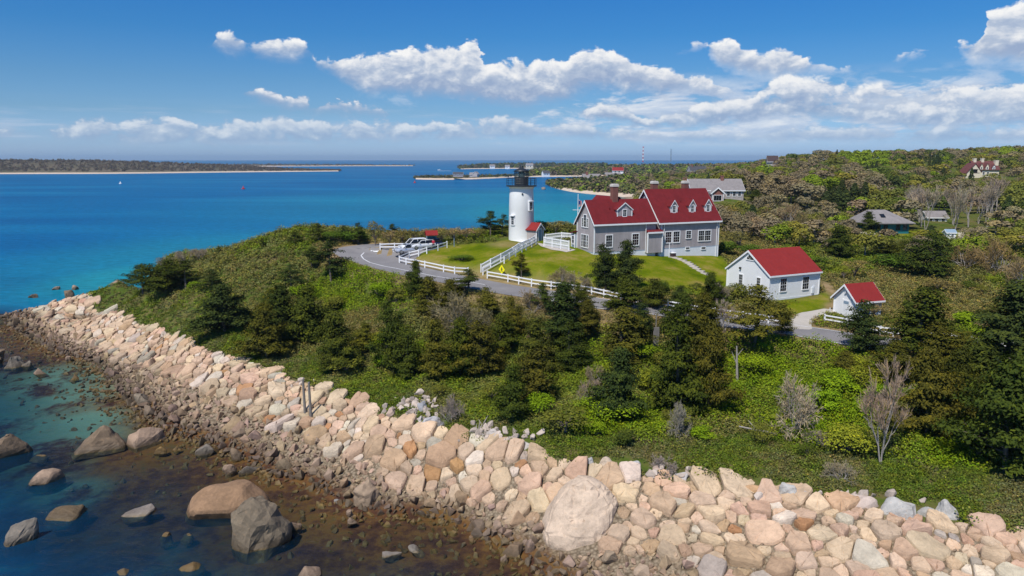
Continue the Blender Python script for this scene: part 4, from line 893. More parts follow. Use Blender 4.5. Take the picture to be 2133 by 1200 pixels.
for a, b_, c_, d_, lab, col, sd in LB: loose.append(((b_ - a) * .025, ground((a + b_) / 2, d_)[:2])); boulder(a, b_, c_, d_, lab, col, sd, None, ratio=.7, cuts=12, group='stones lying in the grass', name='loose_stone', cat='stone')
# the giant
gp_ = np.array((giant_c[0], giant_c[1], .1))
def giant():
    r0 = np.random.default_rng(3); bm = bmesh.new()
    # w across, d into the bank, z up (metres): a leaning egg with a broken crown
    pr = [(-2.5,-.9,.2),(-2.75,.2,1.0),(-2.45,-1.2,1.2),(-2.0,-1.5,.1),(-.8,-2.0,0),(.9,-2.0,0),(1.9,-1.4,.1),(2.35,-.4,.2),(2.5,-.2,1.8),(2.15,-1.0,1.7),(2.65,.5,2.6),(2.2,-.2,3.0),(2.25,1.5,3.3),(1.6,.4,3.75),(1.1,2.0,4.1),(.3,1.0,4.35),(-.5,1.9,4.25),(-1.0,.6,3.7),(-1.6,1.6,3.2),(-2.0,-.2,2.4),(-2.5,1.6,1.4),(-.2,-1.9,1.3),(1.2,-1.75,1.4),(-1.4,-1.55,1.5),(0,-1.1,2.7),(1.1,-.9,2.75),(0,2.6,0),(2.4,2.2,0),(-2.3,2.4,0)]
    for p in pr: bm.verts.new(p)
    res = bmesh.ops.convex_hull(bm, input=bm.verts); bmesh.ops.delete(bm, geom=[e for e in res['geom_interior'] if isinstance(e, bmesh.types.BMVert)], context='VERTS')
    bmesh.ops.bevel(bm, geom=bm.edges[:], offset=.16, segments=2, affect='EDGES', clamp_overlap=True); bmesh.ops.triangulate(bm, faces=bm.faces)
    for _ in range(3):
        bmesh.ops.subdivide_edges(bm, edges=[e for e in bm.edges if e.calc_length() > .3], cuts=1, smooth=.15); bmesh.ops.triangulate(bm, faces=[f_ for f_ in bm.faces if len(f_.verts) > 3])
    bm.normal_update()
    for v_ in bm.verts:
        n_ = mnoise.noise(v_.co * .8) * .16 + mnoise.noise(v_.co * 2.3) * .06
        if v_.co.z > 2.3 + .25 * v_.co.x and v_.co.x > -.6 and v_.normal.y < -.1 and v_.co.z < 3.9: n_ -= .13      # the broken scar
        v_.co += v_.normal * n_
    me = bpy.data.meshes.new('giant_boulder'); bm.to_mesh(me); bm.free(); me.materials.append(M['rock']); return me
go_ = link('giant_boulder', giant(), loc=gp_); go_.rotation_euler.z = -math.atan2(gp_[0], gp_[1]); go_.color = (.56, .43, .32, 1); go_.scale = (1.07, 1.05, 1.12)
tag(go_, 'giant smooth cream boulder with a broken scar, far larger than the seawall stones', 'boulder')

# dark cobbles of the tide line and, under water, the ochre stones of the bed: nobody could count them
def tiny_rocks(name, pts, sizes, cols, seed, mat, label, cat, lift_=.12):
    r0 = np.random.default_rng(seed); lib = []
    for k in range(10):
        me = boulder_mesh(300 + k, 1, 1, .5, .12, 11, 0); lib.append((np.array([v_.co[:] for v_ in me.vertices]), [tuple(p.vertices) for p in me.polygons])); bpy.data.meshes.remove(me)
    V, Fc, C_, o_ = [], [], [], 0
    for (x, y), s_, c_ in zip(pts, sizes, cols):
        v, f = lib[r0.integers(10)]; a = r0.uniform(0, 6.28); tl = r0.normal(0, .25, 2); e = (s_ * r0.uniform(.8, 1.35), s_ * r0.uniform(.7, 1.1), s_ * r0.uniform(.7, 1.3))
        q = v * e; q[:, 2] += q[:, 0] * tl[0] + q[:, 1] * tl[1]; ca, sa__ = math.cos(a), math.sin(a)
        q = np.c_[q[:, 0] * ca - q[:, 1] * sa__ + x, q[:, 0] * sa__ + q[:, 1] * ca + y, q[:, 2] + float(tz(x, y)) + s_ * lift_]
        V.append(q); Fc += [tuple(k + o_ for k in t_) for t_ in f]; C_.append(np.repeat(np.array(c_)[None], len(q), 0)); o_ += len(q)
    return mass(name, V, Fc, C_, mat, label, cat)
dk = poisson(dark_poly, .70, 9, avoid=[(giant_c, 2.9)])
px_ = np.array([pix((x, y, float(tz(x, y)))) for x, y, _ in dk]); dk = dk[(px_[:, 0] > -60) & (px_[:, 0] < 2200) & (px_[:, 1] < 1230)]
dsl, _ = nearest(light_line, dk[:, :2]); dsh, _ = nearest(shore_xy, dk[:, :2]); tt = dsl / (dsl + dsh + 1e-6)
cols = [np.array((.42, .30, .20)) * (1 - .62 * t_ ** 1.2) * r5.uniform(.7, 1.25) * np.array((1, r5.uniform(.92, 1.04), r5.uniform(.85, 1.1))) for t_ in tt]
tiny_rocks('shore_cobbles', dk[:, :2], dk[:, 2] * r5.uniform(.9, 1.9, len(dk)), cols, 4, M['rock_mass'], 'brown cobbles heaped along the tide line below the seawall', 'cobbles')
bedp = []
while len(bedp) < 1500:
    q = shore_d[r5.integers(400)]; a = r5.uniform(0, 6.28); d_ = abs(r5.normal(0, 4.5)); x, y = q[0] + d_ * math.cos(a), q[1] + d_ * math.sin(a)
    if y > 30 and -1.3 < float(tz(x, y)) < 0.05:
        pxp = pix((x, y, 0))
        if -40 < pxp[0] < 2170 and pxp[1] < 1240: bedp.append((x, y))
bcol = [np.array((.26, .17, .06)) * r5.uniform(.5, 1.5) * np.array((1, r5.uniform(.85, 1.05), r5.uniform(.7, 1.3))) for _ in bedp]
tiny_rocks('seabed_cobbles', np.array(bedp), r5.uniform(.25, .8, len(bedp)), bcol, 6, M['rock_mass'], 'ochre weedy cobbles lying under the shallow water', 'cobbles', .0)
tiny_rocks('seawall_chinking', fil[:, :2], r5.uniform(.2, .46, len(fil)), [np.array((.33, .235, .155)) * r5.uniform(.6, 1.15) for _ in fil], 14, M['rock_mass'], 'small broken stones wedged in the gaps of the seawall', 'stones', -.12)
# the twin posts
for px, py0, py1, lab in ((636, 790, 866, 'left of two tall weathered wooden posts standing on the seawall'), (648, 796, 873, 'right and slightly lower of two wooden posts on the seawall')):
    p = ground(px, py1); zt = at_y(px - 5, py0, p[1])[2]
    t_ = MB(); t_.tube((0, 0, -.5), ((at_y(px - 5, py0, p[1])[0] - p[0]), 0, zt - p[2]), .15, .12, 10); o = t_.build('wooden_post', M['wood'], loc=p); tag(o, lab, 'post', 'twin posts on the seawall')

sp_ = []
for cx_, cy_, rx_, ry_, n_ in ((865, 855, 55, 32, 60), (1060, 915, 70, 18, 22), (1750, 1040, 150, 14, 22), (1000, 900, 40, 16, 14), (1400, 990, 60, 12, 16), (620, 800, 60, 12, 14)):
    for _ in range(n_): q = ground(cx_ + r5.normal(0, .5) * rx_, cy_ + r5.normal(0, .5) * ry_); sp_.append((q[0], q[1]))
tiny_rocks('scattered_stones', sp_, r5.uniform(.3, .95, len(sp_)), [np.array((.52, .43, .36)) * r5.uniform(.7, 1.1) for _ in sp_], 8, M['rock_mass'], 'small pale stones scattered in the grass above the seawall', 'stones', .25)
# ------------------------------------------------------------------ vegetation
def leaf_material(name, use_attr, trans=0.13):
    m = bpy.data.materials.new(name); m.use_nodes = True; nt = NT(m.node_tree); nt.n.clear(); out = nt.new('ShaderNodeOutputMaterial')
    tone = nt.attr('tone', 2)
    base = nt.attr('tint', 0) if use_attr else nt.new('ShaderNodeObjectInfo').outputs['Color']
    c = nt.mix(1.0, base, nt.ramp(tone, [(0.0, (0.42, 0.47, 0.55)), (0.5, (1.0, 1.0, 1.0)), (1.0, (1.95, 1.68, 0.95))]), 'MULTIPLY')  # low tones paint in bluish shadow, high tones yellow sun on the tips
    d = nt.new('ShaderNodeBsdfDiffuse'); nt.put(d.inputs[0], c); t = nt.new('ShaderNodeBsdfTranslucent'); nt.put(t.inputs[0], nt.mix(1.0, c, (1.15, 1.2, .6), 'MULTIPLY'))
    mx = nt.new('ShaderNodeMixShader'); mx.inputs[0].default_value = trans; nt.l.new(d.outputs[0], mx.inputs[1]); nt.l.new(t.outputs[0], mx.inputs[2]); nt.l.new(mx.outputs[0], out.inputs[0]); return m
M['leaf'] = leaf_material('foliage', False); M['leaf_mass'] = leaf_material('foliage_mass', True); M['twig'] = leaf_material('bare_twigs', False, 0.05)
M['bark'] = plain('bark', (0.15, 0.12, 0.10), 0.95, 0.3, 5); M['bark_grey'] = plain('silver_grey_bark', (0.30, 0.27, 0.24), 0.95, 0.25, 4)
r6 = np.random.default_rng(21)
def quads(c, n, size, r0, aspect=1.6, jit=.35):
    """small leaf faces at points c facing n; returns verts (4N,3)"""
    N = len(c); n = n + r0.normal(0, jit, (N, 3)); n /= np.linalg.norm(n, axis=1)[:, None] + 1e-9
    t = r0.normal(0, 1, (N, 3)); t -= (t * n).sum(1)[:, None] * n; t /= np.linalg.norm(t, axis=1)[:, None] + 1e-9; b = np.cross(n, t)
    s = (size * r0.uniform(.65, 1.35, N))[:, None]; t = t * s * aspect / 2; b = b * s / 2
    return np.stack([c - t - b * .35, c - t * .1 + b * -1.0, c + t, c - t * .1 + b], 1).reshape(-1, 3)
class Leaves:
    def __init__(s): s.v, s.t = [], []
    def add(s, c, n, size, r0, tone, **k): s.v.append(quads(c, n, size, r0, **k)); s.t.append(np.repeat(np.clip(tone, 0, 1), 4)); return s
    def mesh(s, name, mat):
        v = np.concatenate(s.v); t = np.concatenate(s.t); return mesh_np(name, v, np.arange(len(v)).reshape(-1, 4), [mat], False, {'tone': ('POINT', t)})
def tube_mesh(name, segs, mat, n=6):
    b = MB()
    for a, c, r0_, r1_ in segs: b.tube(a, c, r0_, r1_, n, caps=False)
    return mesh_from(name, b.v, b.f, [mat], True)
def conifer(seed, dense=1.0, wind=0.0, gap=0.0, leaf=.125, wide=.42, flat=.5, top=1.0, base=.08, nb=74, twin=0.0):
    """unit-height evergreen built at 7 m: boughs in tiers, each carrying flattened sprays"""
    r0 = np.random.default_rng(seed); Hh = 7.0; L = Leaves(); segs = []; lean = r0.normal(0, .25, 2); ph = r0.uniform(0, 6.28, 4)
    segs.append(((0, 0, -.4), (lean[0] * .5, lean[1] * .5, Hh * .5), .17, .11)); segs.append(((lean[0] * .5, lean[1] * .5, Hh * .5), (lean[0], lean[1], Hh * .93), .11, .03))
    for k in range(nb):
        t = base + (1 - base) * ((k + r0.uniform(0, 1)) / nb) ** .95; a = r0.uniform(0, 6.28)
        prof = (1 - t) ** .72 * (1.0 if t > .22 else .55 + 2.0 * t) * (1 + .22 * math.sin(a * 2 + ph[0]) + .18 * math.sin(a * 3 + ph[1] + t * 5) + .22 * math.sin(t * 17 + ph[2]))
        if r0.uniform() < gap: continue
        R_ = max(.32, Hh * wide * prof * r0.uniform(.72, 1.12) * top); z = t * Hh; dirn = np.array((math.cos(a), math.sin(a), 0)); dirn[0] += wind * (.4 + t); up = r0.uniform(-.05, .38)
        o = np.array((lean[0] * t, lean[1] * t, z))
        if twin and k % 3 == 0: z *= .84; o = np.array((twin * min(1, t * 2), twin * .4 * min(1, t * 2), z))
        tipp = o + dirn * R_ + np.array((0, 0, up * R_)); segs.append((tuple(o), tuple(o + (tipp - o) * .8), .035, .01))
        m = max(2, int(R_ / .30 * dense))
        for j in range(m):
            f = .30 + .72 * (j + r0.uniform(0, 1)) / m; c = o + (tipp - o) * f + r0.normal(0, .13, 3) * (1, 1, .6); sp_ = .30 + .16 * (1 - f); q = int(24 * dense)
            pts_ = c + r0.normal(0, 1, (q, 3)) * (sp_, sp_, sp_ * flat); nn = dirn * .55 + np.array((0, 0, .9)) + (pts_ - c) / sp_ * .45
            L.add(pts_, nn, leaf, r0, aspect=2.3, tone=r0.normal(.36 + .34 * (f - .3), .15) + r0.normal(0, .13, q) + (pts_[:, 2] - c[2]) / sp_ * .16)  # sunlit tips and spray tops, darker insides, painted through the tone
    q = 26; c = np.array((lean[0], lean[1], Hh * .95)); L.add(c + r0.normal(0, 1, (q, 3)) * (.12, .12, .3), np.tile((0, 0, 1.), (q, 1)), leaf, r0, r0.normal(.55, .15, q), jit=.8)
    return L.mesh('crown', M['leaf']), tube_mesh('trunk', segs, M['bark']), Hh
def broadleaf(seed, leaf=.26, lobes=11, per=150, squat=.8, openness=.0, Hh=7.0, trunkh=.28):
    r0 = np.random.default_rng(seed); L = Leaves(); segs = []; zc = Hh * (trunkh + (1 - trunkh) * .5); Rz = Hh * (1 - trunkh) * .5; Rx = Rz * 1.15 / squat
    segs.append(((0, 0, -.4), (0, 0, Hh * trunkh), .2, .14))
    for k in range(lobes):
        a = r0.uniform(0, 6.28); u = r0.uniform(-.5, 1); rr_ = math.sqrt(max(0, 1 - u * u * .85)) * r0.uniform(.35, .72); c = np.array((Rx * rr_ * math.cos(a), Rx * rr_ * math.sin(a), zc + Rz * .62 * u)); lr = r0.uniform(.34, .52) * Rx
        segs.append(((0, 0, Hh * trunkh * .9), tuple(c), .09, .02)); n = int(per * r0.uniform(.8, 1.2)); d = r0.normal(0, 1, (n, 3)); d /= np.linalg.norm(d, axis=1)[:, None]; d[:, 2] = np.where(d[:, 2] < -.4, -d[:, 2], d[:, 2])
        p = c + d * lr * (r0.uniform(.55 + openness * .0, 1.06, n) ** .5)[:, None] * (1, 1, .8); p += r0.normal(0, .12, (n, 3))
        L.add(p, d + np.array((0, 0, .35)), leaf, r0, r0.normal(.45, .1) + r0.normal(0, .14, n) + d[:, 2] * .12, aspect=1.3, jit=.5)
    return L.mesh('crown', M['leaf']), tube_mesh('trunk', segs, M['bark']), Hh
def bare(seed, Hh=6.0, depth=5, spread=.55, stems=3, twig=.035, upright=.5, leafy=0.0):
    """a leafless tree or bush: a few stems that fork into fine twigs (ribbons)"""
    r0 = np.random.default_rng(seed); segs = []; rib = []
    def grow(p, d, l, r_, k):
        q = p + d * l * .5 + r0.normal(0, .05, 3) * l; e = p + d * l + r0.normal(0, .06, 3) * l
        if k <= 2: segs.append((tuple(p), tuple(q), r_, r_ * .85)); segs.append((tuple(q), tuple(e), r_ * .85, r_ * .65))
        else: rib.append((p, e, r_))
        if k >= depth: return
        for j in range(r0.integers(3, 5) if k > 1 else r0.integers(2, 5)):
            nd = d + r0.normal(0, spread, 3) + np.array((0, 0, .22 * upright)); nd /= np.linalg.norm(nd); grow(p + (e - p) * r0.uniform(.45, 1.0), nd, l * r0.uniform(.55, .82), max(r_ * .58, .006), k + 1)
    for s_ in range(stems):
        a = r0.uniform(0, 6.28); d = np.array((math.cos(a) * (1 - upright), math.sin(a) * (1 - upright), 1.0)); d /= np.linalg.norm(d); grow(np.array((0, 0, -.3)) + d * .05, d, Hh * .36, .09 if stems < 4 else .05, 0)
    V = []
    for p, e, r_ in rib:
        w_ = max(twig * .5, r_) ; s_ = np.cross(e - p, r0.normal(0, 1, 3)); s_ = s_ / (np.linalg.norm(s_) + 1e-9) * w_; V += [p - s_, p + s_, e + s_ * .5, e - s_ * .5]
    V = np.array(V); mx = max(V[:, 2].max(), 1e-3)
    tn = np.repeat(r0.normal(.5, .18, len(V) // 4), 4)
    cr = mesh_np('crown', V, np.arange(len(V)).reshape(-1, 4), [M['twig']], False, {'tone': ('POINT', np.clip(tn, 0, 1))})
    return cr, tube_mesh('trunk', segs, M['bark_grey'], 5), mx
PROTO = {
 'cedar': [conifer(31 + k, dense=1.15, wide=w_, flat=.42, nb=n_) for k, (w_, n_) in enumerate([(.44, 84), (.36, 84), (.50, 92), (.30, 78), (.46, 88), (.40, 80)])] + [conifer(41 + k, dense=1.1, wide=w_, flat=.40, nb=84, twin=tw_, gap=.10, wind=wd_) for k, (w_, tw_, wd_) in enumerate([(.38, 1.3, .1), (.34, 1.0, .2), (.46, 1.7, .15), (.42, -1.4, .25)])],
 'pine': [conifer(51 + k, dense=1.1, wide=.52, gap=.25, flat=.30, wind=wd, base=.24, nb=50, leaf=.12) for k, wd in enumerate([.25, .35, .2, .45])],
 'bush': [broadleaf(71 + k, .20, 13, 170, 1.0 if k % 2 else .62, Hh=4.0, trunkh=.05) for k in range(4)],
 'broad': [broadleaf(81 + k, .34, 12, 130, .8 + .12 * (k % 3)) for k in range(5)],
 'bare': [bare(91 + k, 6, 6, .33, 2 + k % 2, .028, .80) for k in range(4)],
 'thicket': [bare(101 + k, 4, 5, .5, 7, .03, .35) for k in range(4)],
 'airy': [broadleaf(111 + k, .26, 14, 70, .8 + .1 * k) for k in range(3)]}
def plant(name, kind, px, py, hpx, wpx, tint, label=None, cat='tree', group=None, var=None, pos=None, rot=None, hgt=None, wid=None, lean=0.0):
    """an Empty at the root of the tree that parents its trunk and its crown"""
    p = ground(px, py) if pos is None else np.array(pos); y = p[1]
    h_ = (at_y(px, py - hpx, y)[2] - p[2]) if hgt is None else hgt
    w_ = (wpx * math.dist(p, (0, 0, H)) / F) if wid is None else wid
    lib = PROTO[kind]; k = int(r6.integers(len(lib))) if var is None else var % len(lib); cr, tr, Hh = lib[k]
    co = cr.get('ext')
    if co is None:
        a_ = np.empty(len(cr.vertices) * 3, np.float32); cr.vertices.foreach_get('co', a_); a_ = a_.reshape(-1, 3); cr['ext'] = float(np.percentile(np.hypot(a_[:, 0], a_[:, 1]), 93)) * 2; cr['top'] = float(a_[:, 2].max())
    sz = h_ / cr['top']; sx_ = w_ / cr['ext']
    e = empty(name, (p[0], p[1], p[2] - .05), label, cat, group, r6.uniform(0, 6.28) if rot is None else rot); e.scale = (sx_, sx_, sz)
    if lean: e.rotation_euler.y = lean
    t_ = link('trunk', tr, e); c_ = link('crown', cr, e); c_.color = (*tint, 1); return e
CED = [(.056, .067, .012), (.045, .060, .012), (.076, .076, .014), (.038, .054, .016), (.096, .092, .016)]
def tint(base, v=.12): return tuple(np.array(base) * r6.uniform(1 - v, 1 + v) * r6.uniform(.95, 1.05, 3))
# every evergreen on the near slope: pixel of its foot, height and width in pixels, kind, tint, what sets it apart
NEAR = [
(298,612,62,74,'pine',1,'dark windblown evergreen nearest the stony tip of the headland'),(345,612,74,84,'cedar',1,'dark broad evergreen in the middle of the tip cluster'),(388,603,60,66,'pine',1,'dark evergreen on the right of the tip cluster'),(442,602,42,52,'pine',3,'small dark evergreen on the headland above the tip cluster'),
(468,690,102,98,'cedar',3,'dense dark evergreen standing alone on the left grassy slope'),(556,748,112,84,'cedar',2,'olive evergreen lowest in the big left clump'),(596,722,135,96,'cedar',1,'tall dark evergreen at the heart of the big left clump'),(648,715,120,92,'cedar',0,'broad evergreen on the right of the big left clump'),(607,598,50,46,'pine',3,'small evergreen on the brown brow above the big left clump'),(572,660,60,60,'cedar',4,'yellowish evergreen at the left edge of the big clump'),
(690,590,88,86,'pine',3,'ragged dark pine at the bend of the looping road'),(650,560,44,50,'pine',1,'low dark pine left of the ragged roadside pine'),(706,772,122,84,'cedar',0,'rounded evergreen right of the big left clump, near the wall'),(806,768,142,92,'cedar',1,'steep conical evergreen below the bright green bushes'),(862,614,72,40,'cedar',1,'slim dark cedar standing against the grey road'),(888,655,80,66,'cedar',4,'olive evergreen just below the roadside cedar'),(940,645,66,66,'cedar',2,'round evergreen in front of the white roadside fence'),(976,606,46,62,'pine',1,'flat dark pine at the corner of the white fences'),
(848,788,112,76,'cedar',0,'evergreen touching the steep conical one on its right'),(905,790,124,76,'cedar',2,'dense evergreen left of a dark gap above the stony grass'),(958,782,122,84,'cedar',0,'tall full evergreen behind the dark gap in the slope'),(1004,780,118,92,'cedar',2,'wide evergreen right of the dark gap in the slope'),(1012,660,62,58,'cedar',4,'olive evergreen below the fence corner pine'),(1165,712,128,92,'cedar',3,'tall dark evergreen in the middle of the wood'),(1118,778,112,86,'cedar',0,'evergreen left of the bright green pocket'),(1184,768,98,74,'cedar',1,'evergreen behind the bright green pocket'),
(1122,838,112,104,'cedar',2,'spreading evergreen above the driftwood'),(1068,874,116,70,'cedar',1,'dark narrow evergreen lowest on the slope left of the driftwood'),(1262,602,96,62,'cedar',3,'left of two dark evergreens before the grey house'),(1302,606,106,66,'cedar',3,'right and taller of two evergreens before the grey house'),(1300,645,72,92,'cedar',0,'bushy evergreen right below the house evergreens'),(1086,582,54,38,'pine',2,'small lone tree on the lawn by the yellow sign'),(1290,748,112,112,'cedar',4,'broad sunlit evergreen above the conical spruce'),
(1284,874,152,94,'cedar',3,'conical blue green spruce alone in bright undergrowth'),(1412,864,205,118,'cedar',0,'largest evergreen, left half of the tall central pair'),(1474,856,190,98,'cedar',2,'right half of the tall central pair of evergreens'),(1420,705,98,84,'cedar',1,'dark evergreen behind the tall central pair'),(1466,722,112,84,'cedar',2,'brownish evergreen behind the tall central pair at right'),(1482,645,80,64,'cedar',1,'dark evergreen by the road left of the white building'),(1362,640,60,56,'cedar',0,'evergreen at the fence below the lawn'),(1420,640,46,60,'cedar',3,'low evergreen at the lower edge of the lawn'),
(1340,700,70,60,'cedar',3,'evergreen beside the grey board'),(1225,700,80,60,'cedar',2,'olive evergreen in the wood below the house'),(1060,700,84,66,'cedar',4,'olive evergreen left in the wood below the sign'),(1130,640,52,60,'pine',1,'dark evergreen beside the fence below the lawn tree'),(1200,640,52,56,'cedar',0,'evergreen beside the fence left of the house evergreens'),(1040,740,90,70,'cedar',0,'evergreen between the dark gap and the wood'),(760,730,60,60,'cedar',4,'low olive evergreen left of the steep conical one'),
(1572,722,128,118,'pine',4,'gnarled evergreen with pale grey trunk before the white building'),(1628,694,64,50,'cedar',4,'small evergreen right of the gnarled one'),(1800,734,108,80,'cedar',3,'dark evergreen covering the corner of the white shed'),(1905,738,142,132,'cedar',0,'broad layered evergreen right of the white shed'),(1955,770,100,90,'cedar',2,'evergreen in front of the broad layered one'),(2092,764,180,128,'cedar',3,'tall dark evergreen at the right edge behind the fence'),(1930,912,192,116,'cedar',2,'tall olive evergreen right of the dead tree'),
(1988,896,172,98,'cedar',0,'dark evergreen between the two big ones at right'),(2092,982,240,140,'cedar',1,'huge dark evergreen at the right edge nearest the wall'),(2040,860,150,90,'cedar',0,'evergreen behind the huge one at right'),(2160,900,260,130,'cedar',1,'evergreen cut by the right edge of the view'),(1860,800,90,80,'cedar',2,'evergreen behind the top of the dead tree'),(2010,760,70,70,'cedar',2,'low evergreen in front of the right hand fence'),(1760,790,60,56,'cedar',4,'low olive evergreen left of the dead tree'),(2230,800,230,130,'cedar',0,'tall evergreen beyond the right edge'),
(613,508,26,34,'pine',1,'small pine leftmost on the skyline above the sea'),(664,502,38,42,'pine',1,'dark pine on the skyline above the sea'),(716,497,28,32,'pine',3,'little pine on the skyline left of the road bend'),(746,508,46,40,'pine',1,'dark pine at the road bend on the skyline'),(817,492,26,30,'pine',1,'dark pine behind the parked cars against the sea'),(457,528,16,14,'pine',1,'tiny lone pine on the headland skyline'),(546,516,20,14,'pine',1,'tiny thin pine right of the tiny lone one'),
(1022,493,54,50,'pine',1,'dark spreading tree left of the lighthouse foot'),(1046,492,48,44,'pine',1,'dark tree right beside the lighthouse foot'),
(1745,536,66,56,'cedar',1,'dark evergreen behind the white building'),(1808,490,52,36,'cedar',1,'dark spire left of the teal house'),(1938,578,98,84,'cedar',1,'big dark evergreen below the little white shed'),(1890,540,40,52,'cedar',0,'evergreen hedge tree before the teal house'),(1850,532,34,50,'cedar',0,'low evergreen below the retaining wall'),(1575,425,30,34,'cedar',1,'dark evergreen right of the grey roofed house'),(2100,690,80,80,'cedar',0,'evergreen beyond the right hand fence')]
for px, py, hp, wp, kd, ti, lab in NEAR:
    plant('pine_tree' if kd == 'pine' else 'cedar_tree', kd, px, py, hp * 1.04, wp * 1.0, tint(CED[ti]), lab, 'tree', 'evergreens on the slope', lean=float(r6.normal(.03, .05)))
# leafless trees and grey bushes
for px, py, hp, wp, kd, ti, lab in [(1835,966,242,78,'bare',(.36,.28,.21),'tall dead grey tree standing in front of the olive evergreen'),(1652,902,126,104,'thicket',(.36,.30,.24),'bare grey bush leaning left in bright undergrowth'),(1416,912,84,46,'thicket',(.30,.26,.23),'bare grey bush below the tall central pair'),(1508,692,72,46,'bare',(.36,.30,.25),'bare pale tree at the road left of the gnarled evergreen'),
    (1228,850,70,50,'thicket',(.30,.25,.20),'bare bush left of the conical spruce'),(935,880,60,60,'thicket',(.28,.24,.21),'bare grey bush at the stony gap in the grass'),(960,690,90,120,'thicket',(.23,.20,.11),'wide grey green bare bush below the fence corner'),(1000,700,70,90,'thicket',(.22,.19,.10),'grey green bare bush right of the wide one'),(1110,650,50,70,'thicket',(.27,.20,.12),'brown bare bush below the lawn tree'),(1200,605,44,60,'thicket',(.26,.22,.17),'bare bush at the fence left of the house evergreens'),
    (1165,590,38,50,'thicket',(.25,.20,.13),'brown bare bush at the lower lawn edge'),(345,560,30,40,'thicket',(.26,.22,.17),'bare bush on the skyline over the tip cluster'),(390,545,30,44,'thicket',(.30,.23,.19),'pinkish bare bush on the headland skyline'),(415,540,26,40,'thicket',(.30,.24,.19),'bare bush right of the pinkish one on the skyline'),(1700,930,40,50,'thicket',(.28,.24,.18),'low bare bush at the foot of the leaning one'),(1500,640,60,40,'bare',(.3,.25,.2),'thin bare tree between road and white building'),(1240,800,46,44,'thicket',(.25,.2,.14),'bare bush behind the conical spruce'),
    (1120,740,60,50,'thicket',(.24,.18,.11),'bare bush in the wood left of the bright pocket'),(1750,1000,40,60,'thicket',(.27,.23,.18),'low bare bush above the wall left of the dead tree'),(1380,985,36,56,'thicket',(.30,.25,.22),'grey bush just above the pale grey squared block')]:
    plant('bare_tree' if kd == 'bare' else 'bare_bush', kd, px, py, hp, wp, tint(ti, .06), lab, 'tree' if kd == 'bare' else 'bush', 'leafless trees and bushes')
# ------------------------------------------------------------------ undergrowth: one mass of leaves over the slope
r7 = np.random.default_rng(33)
ZONES = [(760,600,120,50,0),(690,600,60,40,0),(640,640,40,40,1),(1680,790,190,100,0),(1650,720,140,40,0),(1480,810,60,80,0),(1700,870,110,60,0),(1345,880,50,50,0),(1245,735,40,50,0),(1230,880,60,40,0),(560,778,70,20,3),(1960,935,90,60,0),(2060,700,70,40,0),(870,740,60,50,0),
(600,570,130,40,1),(480,565,90,30,1),(540,620,60,50,1),(860,700,50,40,1),(950,650,80,40,4),(760,680,50,40,4),(1130,620,110,25,1),(1850,620,130,60,4),(1750,600,60,30,4),(2000,640,100,50,4),(1400,680,60,40,1),(1560,500,70,60,4),(1620,560,60,30,0),
(400,690,150,45,2),(260,625,70,45,2),(560,770,160,40,2),(800,850,140,50,2),(1050,900,120,30,2),(1500,950,330,45,2),(1900,1010,250,60,2),(1200,920,160,40,2),(1700,990,200,50,2),(330,655,90,30,2),(880,590,80,14,4),(1000,590,60,14,4),(2080,1040,120,50,2)]
TYPES = [((.155, .225, .010), .95, .62), ((.172, .172, .045), .75, .55), ((.125, .170, .020), .28, .38), ((.140, .185, .017), .60, .50), ((.225, .195, .058), .55, .5)]
def scatter_pts(n, lo=(-0.72, 42), hi=(0.72, 190)):
    a = r7.uniform(lo[0], hi[0], n); q = np.sqrt(r7.uniform(lo[1] ** 2, hi[1] ** 2, n)); return np.stack([q * np.sin(a), q * np.cos(a)], 1)
crest_poly = [tuple(p[:2]) for p in crest] + [(150, 20), (-160, 20), (-160, 150), tuple(at_z(60, 615, 0)[:2])]
house_poly = [tuple(HF.o[:2] + HF.u[:2] * a + HF.v[:2] * b_) for a, b_ in ((-1.5, -1.2), (24, -1.2), (24, 10), (-1.5, 12))]
gar_poly = [tuple(GF.o[:2] + GF.u[:2] * a + GF.v[:2] * b_) for a, b_ in ((-.6, -1), (10, -1), (10, 8.6), (-.6, 8.6))]
shed_poly = [tuple(SF.o[:2] + SF.u[:2] * a + SF.v[:2] * b_) for a, b_ in ((-1.2, -.8), (4.6, -.8), (4.6, 4.2), (-1.2, 4.2))]
NEVER = [LAWN, LAWN2, LOT, DRIVE, DIRT, house_poly, gar_poly, shed_poly]
